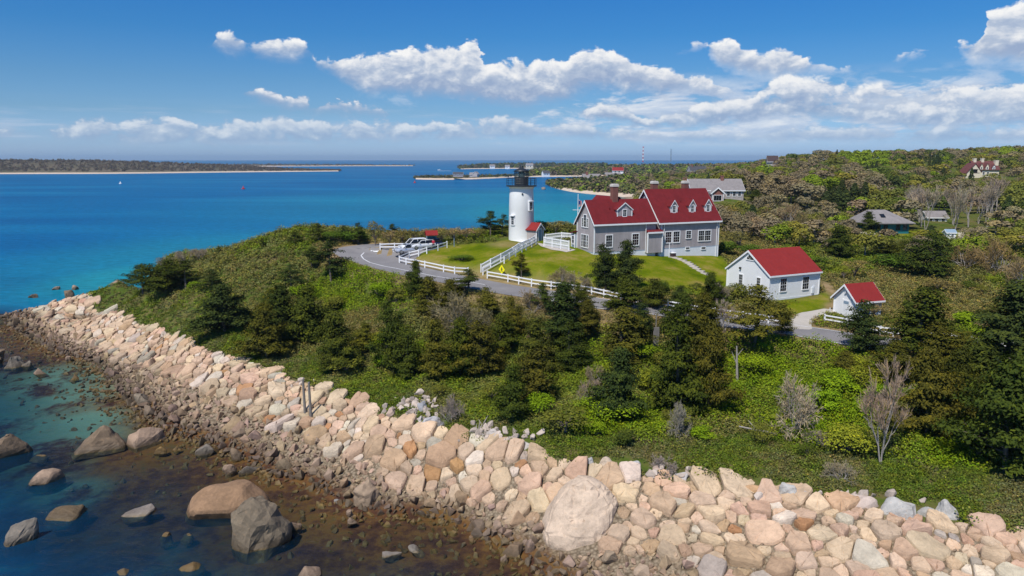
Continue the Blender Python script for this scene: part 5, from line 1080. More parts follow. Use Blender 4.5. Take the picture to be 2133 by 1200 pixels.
def undergrowth(name, n, K, size, lo, hi, label, keep=None):
    p = scatter_pts(n, lo, hi); z = tz(p[:, 0], p[:, 1]); ok = z > 0.7
    ok &= ~inside(crest_poly, p)
    dc, _ = nearest(crest_line, p); ok &= (dc > .2)
    dr, _ = nearest(road_p, p); ok &= dr > 4.3
    for poly in NEVER: ok &= ~inside(poly, p)
    for lr_, lq in loose: ok &= np.hypot(p[:, 0] - lq[0], p[:, 1] - lq[1] - lr_ * .6) > lr_ * .95
    ok &= np.hypot(p[:, 0] - lx, p[:, 1] - ly) > 4
    p, z, dr = p[ok], z[ok], dr[ok]; pp_ = np.array([pix((x, y, h_)) for (x, y), h_ in zip(p, z)])
    m = (pp_[:, 0] > -60) & (pp_[:, 0] < 2200) & (pp_[:, 1] < 1230); p, z, pp_, dr = p[m], z[m], pp_[m], dr[m]
    ty = np.where(fbm2(p[:, 0], p[:, 1], .16, 5) + r7.normal(0, .25, len(p)) > .32, 1, 3)
    best = np.full(len(p), 1e9)
    for a, b_, rx, ry, t_ in ZONES:
        d_ = ((pp_[:, 0] - a) / rx) ** 2 + ((pp_[:, 1] - b_) / ry) ** 2 + r7.normal(0, .28, len(p)); mm = (d_ < 1) & (d_ < best); ty[mm] = t_; best[mm] = d_[mm]
    ty = np.where((dr < 7) & (ty != 0), 4, ty)
    rr_ = np.hypot(p[:, 0], p[:, 1]); T_c = np.array([t_[0] for t_ in TYPES])[ty]; T_h = np.array([t_[1] for t_ in TYPES])[ty]; T_r = np.array([t_[2] for t_ in TYPES])[ty]
    # clumps swell and sink over a few metres, so the mass is lumpy
    lump = np.clip(.85 + .55 * fbm2(p[:, 0], p[:, 1], .9, 8), .35, 1.8) * r7.uniform(.7, 1.3, len(p)); T_h = T_h * lump * np.where(rr_ > 118, 1.25, 1)
    N = len(p); u = r7.normal(0, 1, (N, K, 3)); u /= np.linalg.norm(u, axis=2)[..., None]; u[..., 2] = np.abs(u[..., 2])
    f = r7.uniform(.35, 1.05, (N, K, 1)) ** .5
    c = np.empty((N, K, 3)); c[..., :2] = p[:, None] + u[..., :2] * (T_r[:, None, None] * f) * 1.1; c[..., 2] = z[:, None] + u[..., 2] * T_h[:, None] * f[..., 0] + .04
    nn = u * .8 + np.array((0, 0, .6)); grassy = (ty == 2) | (ty == 4); nn[grassy] = nn[grassy] * .6 + r7.normal(0, .7, (grassy.sum(), K, 3)) * (1, 1, .2)
    sz = (size * np.where(grassy, .8, 1.0) * (1 + np.maximum(0, rr_ - 60) * .003))[:, None].repeat(K, 1)
    q = quads(c.reshape(-1, 3), nn.reshape(-1, 3), sz.ravel(), r7, aspect=1.5, jit=.4)
    hue = r7.uniform(.72, 1.28, (N, 1)) * np.stack([r7.uniform(.85, 1.2, N), r7.uniform(.93, 1.07, N), r7.uniform(.75, 1.4, N)], 1)
    dry = np.clip(fbm2(p[:, 0], p[:, 1], .55, 17) * .9 + .25 + r7.normal(0, .22, N), 0, 1)[:, None] * np.where(ty == 2, .55, np.where(ty == 3, .38, .12))[:, None]
    T_c = T_c * (1 - dry) + np.array((.20, .155, .085)) * dry
    col = np.repeat(np.repeat(T_c * hue, K, 0), 4, 0)
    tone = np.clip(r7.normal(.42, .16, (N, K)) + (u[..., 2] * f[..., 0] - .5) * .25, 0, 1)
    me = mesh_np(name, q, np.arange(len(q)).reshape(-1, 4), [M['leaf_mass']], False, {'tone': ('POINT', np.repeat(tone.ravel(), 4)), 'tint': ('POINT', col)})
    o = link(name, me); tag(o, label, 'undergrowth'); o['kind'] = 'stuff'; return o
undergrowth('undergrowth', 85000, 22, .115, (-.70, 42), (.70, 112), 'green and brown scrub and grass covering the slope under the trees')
undergrowth('scrub', 56000, 26, .135, (-.70, 112), (.70, 195), 'brown and green scrub on the headland and behind the buildings')
# brown leafing shrubs behind the car park and beside the lighthouse
BROWN = [(.19, .155, .055), (.21, .16, .075), (.16, .14, .045), (.24, .18, .10)]
k_ = 0
for px, py, hp, wp, kd, ti, lab in [(782,512,54,38,'airy',0,'tall olive shrub at the back of the road bend'),(812,512,34,36,'airy',1,'brown shrub behind the left end of the parking fence'),(838,508,34,40,'airy',0,'brown shrub behind the parked cars'),(866,505,32,40,'airy',2,'olive shrub behind the white car roof'),(890,503,28,36,'airy',1,'brown shrub just left of the red roofed kiosk'),(920,508,34,40,'airy',0,'brown shrub just right of the red roofed kiosk'),(946,504,30,42,'airy',3,'pinkish brown shrub between kiosk and grey path'),(972,502,28,40,'airy',3,'pinkish shrub by the grey path'),(996,498,22,36,'airy',2,'low shrub left of the dark spreading tree'),
    (1128,488,30,44,'airy',2,'olive shrub right of the lighthouse entry'),(1158,490,32,46,'airy',0,'brown shrub behind the white picket fence'),(1186,488,28,40,'airy',2,'olive shrub left of the flagpole foot'),(740,505,26,50,'bush',2,'low green shrub on the skyline at the road bend'),(690,500,20,50,'bush',2,'low green shrub under the skyline pine'),(958,542,12,52,'bush',2,'low round green bush on the lawn inside the fence'),
    (1515,470,44,56,'airy',0,'olive shrub right of the grey house gable'),(1540,520,40,60,'airy',2,'olive shrub between grey house and white building'),(1512,530,30,40,'bush',0,'green bush at the right foot of the grey house'),(1580,500,50,60,'airy',3,'brown shrub behind the white building at left'),(1600,470,44,60,'thicket',3,'brown bare shrub beyond the white building at left'),(1640,480,60,60,'thicket',3,'tall bare brown shrub behind the white roof'),(1690,500,64,64,'thicket',1,'wide bare shrub with pale stems behind the white roof'),(1560,540,34,50,'bush',2,'green bush at the left corner of the white building'),(1700,560,26,50,'bush',2,'bright green bush right of the white roof'),(1780,580,40,50,'airy',0,'brown shrub behind the white shed'),(1850,560,34,70,'bush',2,'bright green bush behind the red shed roof'),(1960,610,30,60,'airy',0,'pale brown shrub below the big dark evergreen'),(2010,560,52,80,'thicket',1,'grey brown thicket below the little white shed'),(2080,570,80,90,'thicket',1,'large grey brown thicket at the right'),(2140,600,70,80,'thicket',3,'grey brown thicket cut by the right edge'),(1820,660,30,50,'airy',1,'brown shrub by the right hand fence'),(2060,690,30,60,'airy',1,'reddish brown shrub behind the right hand fence')]:
    plant('shrub', kd, px, py, hp, wp, tint(BROWN[ti] if kd != 'bush' else (.085, .135, .018)), lab, 'shrub', 'shrubs round the buildings'); k_ += 1
# leafy bushes that stand out of the undergrowth
recs = []; tries = 0
GB = {'bright green': (.165, .245, .012), 'yellow green': (.21, .235, .022), 'dark green': (.075, .105, .018), 'olive': (.135, .14, .025)}
while len(recs) < 95 and tries < 4000:
    tries += 1; px, py = r7.uniform(230, 2110), r7.uniform(560, 960); p = ground(px, py); p2 = p[None, :2]
    if p[2] < 4.4 or p[2] > 12.5 or nearest(road_p, p2)[0][0] < 6.5 or any(inside(q, p2)[0] for q in NEVER) or nearest(crest_line, p2)[0][0] < 3: continue
    br = any(((px - a) / rx) ** 2 + ((py - b_) / ry) ** 2 < 1 for a, b_, rx, ry, t_ in ZONES if t_ == 0); nm = r7.choice(list(GB), p=(.6, .25, .05, .10) if br else (.14, .20, .30, .36))
    hh = r7.uniform(1.1, 2.5); ww = hh * r7.uniform(1.1, 1.9); o = plant('leafy_bush', 'bush' if r7.uniform() < .7 else 'airy', 0, 0, 0, 0, tint(GB[nm], .1), None, 'bush', None, pos=p, hgt=hh, wid=ww); o['category'] = 'bush'; o['group'] = 'leafy bushes on the slope'
    reg = 'on the left headland' if px < 640 else 'below the road bend' if px < 860 else 'left in the middle wood' if px < 1090 else 'right in the middle wood' if px < 1340 else 'around the tall central evergreens' if px < 1560 else 'left of the dead tree' if px < 1800 else 'among the right hand evergreens'
    row = 'high' if p[2] > 8.6 else 'half way up' if p[2] > 6.2 else 'low'
    recs.append(((nm, row, reg), hh * ww, o))
name_apart(recs, lambda k, rk: f"{rk + ' ' if rk else ''}{k[0]} leafy bush {k[1]} on the slope {k[2]}".replace(' on the slope on', ' on').replace(' on the slope', ''))
# driftwood above the wall
for k, (px, py, a, l_, lab) in enumerate([(975,905,.4,2.4,'long grey driftwood log above the wall left of the narrow evergreen'),(1010,912,2.2,1.8,'forked grey driftwood branch at the foot of the grass'),(1000,895,1.2,1.3,'short grey driftwood branch behind the long log'),(1618,908,2.9,3.2,'pale fallen branch beside the leaning bare bush')]):
    p = ground(px, py); b_ = MB(); d_ = Vector((math.cos(a), math.sin(a), .12)) * l_
    b_.tube((0, 0, .15), d_ + Vector((0, 0, .2)), .12, .06, 7); b_.tube(d_ * .55 + Vector((0, 0, .2)), d_ * .8 + Vector((.3, .5, .7)), .06, .02, 6); b_.tube(d_ * .35 + Vector((0, 0, .2)), d_ * .5 + Vector((-.4, .35, .55)), .05, .02, 6)
    o = b_.build('driftwood', M['bark_grey'], loc=p); tag(o, lab, 'driftwood', 'driftwood on the slope')
p = ground(1536, 800); b_ = MB(); b_.tube((0, 0, -.3), (-.25, .1, 4.0), .16, .07, 8); b_.tube((-.12, .05, 2.0), (-.7, .2, 3.4), .07, .02, 6); b_.tube((-.2, .08, 2.9), (.35, -.1, 3.8), .05, .02, 6)
o = b_.build('dead_snag', M['bark_grey'], loc=p); tag(o, 'broken pale dead trunk right of the tall central evergreens', 'tree', 'leafless trees and bushes')
# ------------------------------------------------------------------ road, paths, fences, cars and small things by the buildings
from mathutils.geometry import delaunay_2d_cdt
m, nt, b = material('asphalt'); pos = nt.new('ShaderNodeNewGeometry').outputs['Position']
nt.put(b.inputs['Base Color'], nt.ramp(nt.math('MULTIPLY_ADD', nt.noise(pos, 12, 3), .4, nt.math('MULTIPLY', nt.noise(pos, .35, 4, .6), .6)), [(.3, (.155, .145, .145)), (.7, (.235, .22, .215))])); b.inputs['Roughness'].default_value = .9; M['asphalt'] = m
M['paint'] = plain('road_paint', (.62, .62, .62), .7, .15, 2); M['concrete'] = plain('pale_concrete', (.42, .38, .33), .9, .15, 1.5)
M['fence'] = plain('white_fence_paint', (.78, .78, .79), .55, .06, 2)
def strip(name, pts, half, mat, dz, off=0.0):
    pts = np.asarray(pts)[:, :2]; t = np.gradient(pts, axis=0); t /= np.linalg.norm(t, axis=1)[:, None]; n = np.stack([-t[:, 1], t[:, 0]], 1)
    cols = np.linspace(-half, half, 5 if half > 1 else 2); V = []
    for i, p in enumerate(pts):
        for c_ in cols: q = p + n[i] * (c_ + off); V.append((q[0], q[1], float(tz(q[0], q[1])) + dz))
    k = len(cols); Fc = [(i * k + j, i * k + j + 1, (i + 1) * k + j + 1, (i + 1) * k + j) for i in range(len(pts) - 1) for j in range(k - 1)]
    o = link(name, mesh_from(name, V, [f[::-1] for f in Fc] if np.cross(np.subtract(V[Fc[0][1]], V[Fc[0][0]]), np.subtract(V[Fc[0][2]], V[Fc[0][0]]))[2] < 0 else Fc, [mat], True)); return o
def patch(name, poly, mat, dz, step=.8):
    poly = np.array(poly + poly[:1])[:, :2]; bd = resample(poly, max(12, int(plen(poly)[-1] / step)))[:-1]; lo, hi = bd.min(0), bd.max(0)
    gx, gy = np.meshgrid(np.arange(lo[0], hi[0], step * 1.2), np.arange(lo[1], hi[1], step * 1.2)); g = np.stack([gx.ravel(), gy.ravel()], 1); g = g[inside(bd, g)]; d_, _ = nearest(np.r_[bd, bd[:1]], g); g = g[d_ > step * .5]
    n = len(bd); res = delaunay_2d_cdt([Vector(p) for p in np.r_[bd, g]], [(i, (i + 1) % n) for i in range(n)], [], 1, 1e-5)
    V = [(v.x, v.y, float(tz(v.x, v.y)) + dz) for v in res[0]]; return link(name, mesh_from(name, V, res[2], [mat], True))
strip('road', resample(road_p, 260), 3.1, M['asphalt'], .055)['kind'] = 'structure'
patch('parking_lot', LOT, M['asphalt'], .05)['kind'] = 'structure'
patch('driveway', DRIVE, M['concrete'], .062)['kind'] = 'structure'
patch('footpath', pxy([(1118,506),(1135,509),(1165,514),(1186,518),(1200,521),(1180,526),(1150,521),(1128,514)]), M['concrete'], .05)['kind'] = 'structure'
patch('viewing_path', pxy([(985,486),(1012,472),(1022,480),(1000,488)]), M['concrete'], .05)['kind'] = 'structure'
WL = [(793,519),(775,522.5),(758,527.5),(752,533),(757,540),(770,547.5),(800,555.5),(849,565),(900,575.5),(950,583),(1010,594)]
strip('road_line', resample([tuple(ground(a, b_)[:2]) for a, b_ in WL], 60), .09, M['paint'], .075)['kind'] = 'structure'
strip('road_line', resample(road_p, 260)[:150], .08, M['paint'], .075, 2.85)['kind'] = 'structure'; strip('road_line', resample(road_p, 260)[:150], .08, M['paint'], .075, -2.85)['kind'] = 'structure'

def fence(pxs, label, group='white fences', h_=1.05, spacing=2.5, pickets=False, rails=(.45, .9), name='rail_fence'):
    pts = np.array([ground(a, b_) for a, b_ in pxs]); n = max(2, int(round(plen(pts)[-1] / spacing)) + 1); q = resample(pts, n); q[:, 2] = tz(q[:, 0], q[:, 1])
    # keep corners: snap the nearest post to each
    for c_ in pts[1:-1]: i = int(np.argmin(((q[1:-1, :2] - c_[:2]) ** 2).sum(1))) + 1 if n > 2 else 0; q[i, :2] = c_[:2]; q[i, 2] = float(tz(*c_[:2]))
    e = empty(name, q[0], label, 'fence', group); o0 = q[0]; first = None
    for p in q:
        l_ = p - o0
        if first is None:
            mb = MB(); mb.box((-.075, -.075, -.3), (.075, .075, h_)); mb.box((-.09, -.09, h_), (.09, .09, h_ + .05)); first = mb.build('post', M['fence'], e); me = first.data; first.location = l_
        else: link('post', me, e, l_)
    t = MB(); 
    for a, b_ in zip(q[:-1], q[1:]):
        a, b_ = Vector(a - o0), Vector(b_ - o0); d_ = (b_ - a).normalized(); s_ = Vector((d_.y, -d_.x, 0)).normalized() * .03
        for z in rails:
            z = z * h_ / 1.0; w_ = .075; A, B = a + Vector((0, 0, z)), b_ + Vector((0, 0, z)); t.prism([A - s_ - Vector((0, 0, w_)), A + s_ - Vector((0, 0, w_)), A + s_ + Vector((0, 0, w_)), A - s_ + Vector((0, 0, w_))], B - A)
    t.build('rails', M['fence'], e)
    if pickets:
        pk = MB()
        for a, b_ in zip(q[:-1], q[1:]):
            a, b_ = Vector(a - o0), Vector(b_ - o0); L_ = (b_ - a).length; k = int(L_ / .15); d_ = (b_ - a) / L_; s_ = Vector((d_.y, -d_.x, 0)).normalized()
            for i in range(k):
                c_ = a + (b_ - a) * ((i + .5) / k) - s_ * .033; pk.prism([c_ - d_ * .04 + Vector((0, 0, .1)), c_ + d_ * .04 + Vector((0, 0, .1)), c_ + d_ * .04 + Vector((0, 0, h_ * 1.0)), c_ - d_ * .04 + Vector((0, 0, h_ * 1.0))], -s_ * .02)
        pk.build('pickets', M['fence'], e)
    return e
fence([(792,520.5),(822,520),(856,519.5)], 'short white rail fence behind the parked cars')
fence([(832,547.5),(852.6,538.5),(872,534),(889,528.5),(912,522.5),(931,516.5)], 'white rail fence running uphill in front of the parked cars')
fence([(832,548),(846,552),(885,559),(924,567.5),(947,571.5),(975,573)], 'white rail fence along the lower edge of the lawn')
fence([(1002,567),(1022,556),(1043,545),(1068,531),(1090,518),(1114,506)], 'white baluster rail of the steps climbing to the lighthouse entry', pickets=True, name='picket_fence', h_=1.15)
fence([(1006,573),(1028,561),(1050,549),(1074,534),(1096,521),(1117,509)], 'nearer white baluster rail along the steps to the lighthouse', pickets=False, name='rail_fence', h_=1.05)
fence([(1133,513),(1150,516),(1168,519),(1185,522)], 'white picket fence between lighthouse entry and grey house', pickets=True, name='picket_fence', h_=1.5)
fence([(1136,503),(1150,500),(1170,499),(1192,501)], 'white picket fence behind the first, curving to the back porch', pickets=True, name='picket_fence', h_=1.2)
fence([(1015,580),(1058,587.5),(1107,597),(1170,605),(1232,614),(1325,634),(1391,643),(1488,659),(1547,667.5),(1600,674),(1628,677)], 'long white rail fence along the road below the lawn and white building')
fence([(1717,672.5),(1764,680.5),(1833,698),(1910,707),(1979,714),(2086,729),(2200,744)], 'white rail fence along the road right of the white shed')

# cars
def mat_car(name, col, metal=.3):
    m, nt, b = material(name); b.inputs['Base Color'].default_value = (*col, 1); b.inputs['Roughness'].default_value = .22; b.inputs['Metallic'].default_value = metal; b.inputs['Coat Weight'].default_value = .6; return m
M['tyre'] = plain('tyre_rubber', (.02, .02, .02), .9); M['rim'] = plain('alloy', (.45, .45, .46), .3, .05, 3, .8)
m, nt, b = material('headlight'); b.inputs['Base Color'].default_value = (.8, .82, .85, 1); b.inputs['Roughness'].default_value = .1; M['headlight'] = m
def car(px, py, heading, paint, label, L_=4.6, W_=1.84, Hc=1.62, name='parked_car'):
    p = ground(px, py); e = empty(name, (p[0], p[1], p[2] + .06), label, 'car', 'parked cars', heading)       # +x is the nose
    def loft(stations, mats, nm, parent):
        b_ = MB(); prof = []
        for x, z0, z1, w0, w1 in stations:                                          # a rounded box section
            prof.append([(x, -w0, z0), (x, -w0 - .03, (z0 + z1) / 2), (x, -w1, z1 - .06), (x, -w1 + .12, z1), (x, w1 - .12, z1), (x, w1, z1 - .06), (x, w0 + .03, (z0 + z1) / 2), (x, w0, z0)])
        k = 8; V = [q for r_ in prof for q in r_]; Fc = [(i * k + j, i * k + (j + 1) % k, (i + 1) * k + (j + 1) % k, (i + 1) * k + j) for i in range(len(prof) - 1) for j in range(k)]; Fc += [tuple(range(k)), tuple(range(len(V) - 1, len(V) - 1 - k, -1))]
        b_.add(V, Fc); return b_.build(nm, mats, parent, True)
    h2 = W_ / 2; l2 = L_ / 2; bl = .92
    loft([(-l2, .42, .80, h2 * .86, h2 * .80), (-l2 + .12, .30, bl, h2 * .97, h2 * .9), (-l2 + .9, .24, bl + .04, h2, h2 * .95), (.3, .22, bl + .02, h2, h2 * .95), (l2 - 1.0, .24, bl, h2, h2 * .93), (l2 - .25, .28, bl - .10, h2 * .95, h2 * .85), (l2, .38, .66, h2 * .80, h2 * .72)], paint, 'body', e)
    loft([(-l2 + .22, bl - .05, bl + .06, h2 * .86, h2 * .80), (-l2 + .62, bl - .05, Hc - .09, h2 * .88, h2 * .74), (.25, bl - .05, Hc - .05, h2 * .88, h2 * .76), (l2 - 1.28, bl - .05, bl + .06, h2 * .86, h2 * .80)], M['glass'], 'windows', e)
    loft([(-l2 + .48, Hc - .12, Hc - .03, h2 * .76, h2 * .72), (-l2 + .9, Hc - .11, Hc + .01, h2 * .79, h2 * .75), (.05, Hc - .11, Hc + .01, h2 * .79, h2 * .76), (.42, Hc - .15, Hc - .05, h2 * .76, h2 * .72)], paint, 'roof', e)
    pl = MB()
    for s_ in (-1, 1):
        for (x0, z0), (x1, z1) in (((l2 - 1.2, bl), (.32, Hc - .07)), ((-.35, bl), (-.4, Hc - .06)), ((-l2 + .3, bl), (-l2 + .6, Hc - .08))): pl.tube((x0, s_ * h2 * .885, z0), (x1, s_ * h2 * .775, z1), .05, .05, 6)
    pl.build('pillar', paint, e)
    for x in (l2 - .88, -l2 + .92):
        for s_ in (-1, 1):
            w_ = MB(); w_.tube((x, s_ * (h2 - .2), .34), (x, s_ * (h2 + .02), .34), .34, .34, 20); wo = w_.build('wheel', M['tyre'], e); w_ = MB(); w_.tube((x, s_ * (h2 + .021), .34), (x, s_ * (h2 + .035), .34), .21, .2, 16); w_.build('rim', M['rim'], wo)
    for s_ in (-1, 1):
        a = MB(); a.box((l2 - .16, s_ * h2 * .62 - .17, .62), (l2 + .01, s_ * h2 * .62 + .17, .76)); a.build('headlight', M['headlight'], e)
        a = MB(); a.box((.7, s_ * (h2 * .93 + .08) - .09, .95), (.82, s_ * (h2 * .93 + .08) + .09, 1.08)); a.build('mirror', paint, e)
    return e
hd = math.atan2(-.52, -.85)
car(849, 528, hd, mat_car('silver_paint', (.62, .63, .66), .5), 'silver car parked nearest the uphill fence, nose to the left', Hc=1.55)
car(862, 521, hd, mat_car('white_car_paint', (.78, .78, .78), 0), 'tall white car parked behind the silver one', Hc=1.85, L_=4.8)
car(893, 517, hd + .1, mat_car('dark_blue_paint', (.02, .03, .07), .3), 'dark blue car parked farthest right by the kiosk', Hc=1.5, L_=4.4)
car(878, 519, hd + .05, mat_car('pearl_paint', (.70, .71, .72), .1), 'low white car parked between the tall white and the dark blue ones', Hc=1.5, L_=4.5)
# kiosk with a red roof and a person in red
p = ground(899, 516); ks = empty('kiosk', p, 'small notice kiosk with red gabled roof beside the parked cars', 'kiosk', None, R(15))
for x in (-.75, .75): b_ = MB(); b_.tube((x, 0, -.2), (x, 0, 2.2), .07); b_.build('post', M['bluegrey'], ks)
b_ = MB(); b_.box((-.68, -.04, .8), (.68, .04, 1.9)); b_.build('notice_panel', M['teal'], ks)
b_ = MB()
for s_ in (-1, 1): b_.prism([(-1.0, 0, 2.75), (-1.0, s_ * .8, 2.05), (-1.0, s_ * .8, 2.13), (-1.0, 0, 2.84)], (2.0, 0, 0))
b_.build('roof', M['red_roof2'], ks)
def skin(name, joints, bones, mat, parent=None, loc=None, sub=1):
    me = bpy.data.meshes.new(name); me.from_pydata([j[:3] for j in joints], bones, []); o = link(name, me, parent, loc); me.materials.append(mat)
    o.modifiers.new('skin', 'SKIN'); sv_ = me.skin_vertices[0].data
    for v, j in zip(sv_, joints): v.radius = (j[3], j[4] if len(j) > 4 else j[3])
    sv_[0].use_root = True
    s_ = o.modifiers.new('sub', 'SUBSURF'); s_.levels = s_.render_levels = sub; o.data.polygons.foreach_set('use_smooth', []) if False else None
    return o
M['skin'] = plain('skin_tone', (.50, .32, .24), .6, .05); M['red_cloth'] = plain('red_jacket', (.45, .02, .05), .85); M['jeans'] = plain('dark_trousers', (.03, .04, .07), .9); M['hair'] = plain('dark_hair', (.03, .02, .015), .7)
p = ground(903, 520); pe = skin('person', [(0,0,.92,.14,.11),(0,0,1.15,.13,.1),(0,0,1.38,.16,.1),(0,0,1.5,.06),(0,.01,1.62,.085,.1),(0,.02,1.72,.07,.08),(.19,0,1.42,.055),(.24,-.03,1.15,.042),(.2,-.2,.98,.035),(-.19,0,1.42,.055),(-.24,-.02,1.15,.042),(-.2,-.16,.96,.035),(.1,0,.86,.085),(.11,-.02,.48,.06),(.12,0,.08,.045),(.13,-.16,.03,.04),(-.1,0,.86,.085),(-.11,-.02,.48,.06),(-.12,0,.08,.045),(-.13,-.16,.03,.04)],
    [(0,1),(1,2),(2,3),(3,4),(4,5),(2,6),(6,7),(7,8),(2,9),(9,10),(10,11),(0,12),(12,13),(13,14),(14,15),(0,16),(16,17),(17,18),(18,19)], M['skin'], loc=(p[0], p[1], p[2]))
tag(pe, 'person in a red jacket and dark trousers standing at the kiosk', 'person'); pe.rotation_euler.z = R(160)
skin('jacket', [(0,0,.88,.17,.14),(0,0,1.15,.155,.125),(0,0,1.38,.185,.125),(0,0,1.48,.08),(.19,0,1.42,.075),(.245,-.03,1.15,.06),(.215,-.17,1.01,.052),(-.19,0,1.42,.075),(-.245,-.02,1.15,.06),(-.215,-.13,.99,.052)], [(0,1),(1,2),(2,3),(2,4),(4,5),(5,6),(2,7),(7,8),(8,9)], M['red_cloth'], pe)
skin('trousers', [(0,0,.92,.165,.135),(.1,0,.84,.105),(.11,-.02,.48,.08),(.12,0,.13,.07),(-.1,0,.84,.105),(-.11,-.02,.48,.08),(-.12,0,.13,.07)], [(0,1),(1,2),(2,3),(0,4),(4,5),(5,6)], M['jeans'], pe)
skin('hair', [(0,.05,1.6,.07),(0,.045,1.7,.09),(0,.0,1.77,.08)], [(0,1),(1,2)], M['hair'], pe)
# yellow diamond sign, flagpole, lamp post, stone steps, grey board, information post
p = ground(1045, 575); zt = at_y(1045, 561.5, p[1])[2] - p[2]
sg = empty('warning_sign', p, 'yellow diamond warning sign with a black walking figure by the road fence', 'sign', None, math.atan2(-p[0], p[1]) - .75)
b_ = MB(); b_.tube((0, .04, -.3), (0, .04, zt + .5), .035); b_.build('post', M['bluegrey'], sg)
M['yellow'] = plain('yellow_sign_paint', (.85, .78, .01), .4, .02); b_ = MB(); b_.prism([(0, 0, zt - .66), (.58, 0, zt), (0, 0, zt + .66), (-.58, 0, zt)], (0, .02, 0)); so = b_.build('sign_panel', M['yellow'], sg)
b_ = MB(); y_ = -.006
for poly in ([(-.05,.24),(.05,.24),(.07,.31),(0,.36),(-.07,.31)], [(-.09,-.04),(.08,-.04),(.09,.2),(-.07,.2)], [(-.09,-.05),(0,-.05),(-.1,-.36),(-.19,-.34)], [(0,-.05),(.08,-.05),(.2,-.33),(.11,-.36)], [(.08,.18),(.2,.02),(.15,-.02),(.06,.1)], [(-.07,.18),(-.2,.0),(-.15,-.03),(-.05,.08)]): b_.prism([(a, y_, zt + c_) for a, c_ in poly], (0, .005, 0))
b_.build('walking_figure', M['black'], so)
p = ground(1203, 488); zt = at_y(1201.5, 404, p[1])[2] - p[2]; fp = empty('flagpole', p, 'white flagpole with crossyard and limp striped flag behind the grey house', 'flagpole', None, 0)
b_ = MB(); b_.tube((0, 0, -.3), (0, 0, zt), .09, .05, 10); b_.build('pole', M['white'], fp)
zc = at_y(1200, 437.5, p[1])[2] - p[2]; b_ = MB(); b_.tube((-.9, 0, zc), (.5, 0, zc), .045); b_.build('yard', M['white'], fp)
zf0, zf1 = at_y(1203, 431, p[1])[2] - p[2], at_y(1203, 415.5, p[1])[2] - p[2]
fl = MB(); fl2 = MB(); nS = 9; W_ = .55
M['flag_red'] = plain('flag_red', (.45, .03, .04), .8); M['flag_blue'] = plain('flag_blue', (.03, .05, .2), .8)
for i in range(nS):
    x0, x1 = .1 + W_ * i / nS, .1 + W_ * (i + 1) / nS; y0, y1 = .12 * math.sin(i * 1.3), .12 * math.sin((i + 1) * 1.3); (fl if i % 2 else fl2).prism([(x0, y0, zf0 + .1 * i / nS), (x1, y1, zf0 + .1 * (i + 1) / nS), (x1, y1, zf1 - .3 * (i + 1) / nS), (x0, y0, zf1 - .3 * i / nS)], (0, .02, 0))
f1 = fl2.build('flag', M['flag_red'], fp); fl.build('flag_stripe', M['white'], f1); b_ = MB(); b_.box((.08, -.15, zf1 - .75), (.38, .17, zf1 - .2)); b_.build('flag_canton', M['flag_blue'], f1)
p = ground(1393.5, 536); b_ = MB(); b_.tube((0, 0, -.2), (0, 0, at_y(1393.5, 507, p[1])[2] - p[2]), .055); o = b_.build('lawn_post', M['white'], loc=p); tag(o, 'thin white post standing on the lawn before the grey house', 'post')
ac = HF.on_v(1401, 526, -.3); b_ = MB(); b_.box((-.35, -.3, 0), (.35, .3, .62)); q = HF.o + HF.u * ac[0] - HF.v * .45; q[2] = float(tz(q[0], q[1])); o = b_.build('utility_box', M['dark_roof'] if False else M['timber'], loc=q, bevel=.03); o.rotation_euler.z = R(24); tag(o, 'dark utility box against the white foundation of the grey house', 'box')
b_ = MB(); b_.box((-.4, -.35, .0), (.4, .35, .08)); b_.build('lid', M['white'], o, loc=(0, 0, .622))
for k, (px, py) in enumerate([(1402,536.5),(1411,539),(1420,542.5),(1429,546.5),(1434,549.5),(1439,553),(1444,556.5),(1449,560),(1457,565),(1466,570)]):
    p = ground(px, py); b_ = MB(); b_.prism([(-.75, -.32, -.25), (.7, -.36, -.25), (.78, .3, -.25), (-.68, .34, -.25)], (0, 0, .36)); o = b_.build('stone_step', M['concrete'], loc=p, bevel=.03); o.rotation_euler.z = R(-30) + .1 * math.sin(k * 2.3)
    tag(o, f"flat stone step on the lawn path, {['first','second','third','fourth','fifth','sixth','seventh','eighth','ninth','last'][k]} from the house", 'step', 'stone steps down the lawn')
p = ground(1366, 722); zt = at_y(1366, 682, p[1])[2] - p[2]; bd = MB(); bd.box((-.36, -.05, -.2), (.36, .05, zt)); 
o = bd.build('plank_board', M['wood'], loc=p); tag(o, 'tall narrow grey weathered plank board standing among the evergreens', 'board'); o.rotation_euler.z = R(20)
bx = MB(); bx.tube((0, .1, -.2), (0, .1, zt + 1.6), .06, .05); bx.build('pole', M['wood'], o)
p = ground(946, 514); b_ = MB(); b_.tube((0, 0, -.2), (0, 0, 1.6), .06); o = b_.build('path_post', M['bluegrey'], loc=p); b_ = MB(); b_.box((-.14, -.14, 1.5), (.14, .14, 1.85)); b_.build('lamp_head', M['black'], o, bevel=.03); tag(o, 'dark slim lamp post at the right end of the parking fence', 'lamp post')
p = ground(1728, 657); b_ = MB(); b_.tube((0, 0, -.2), (0, 0, 1.0), .05); b_.build('marker_post', M['white'], loc=p); tag(bpy.data.objects['marker_post'], 'thin white marker post at the driveway by the white shed', 'post')
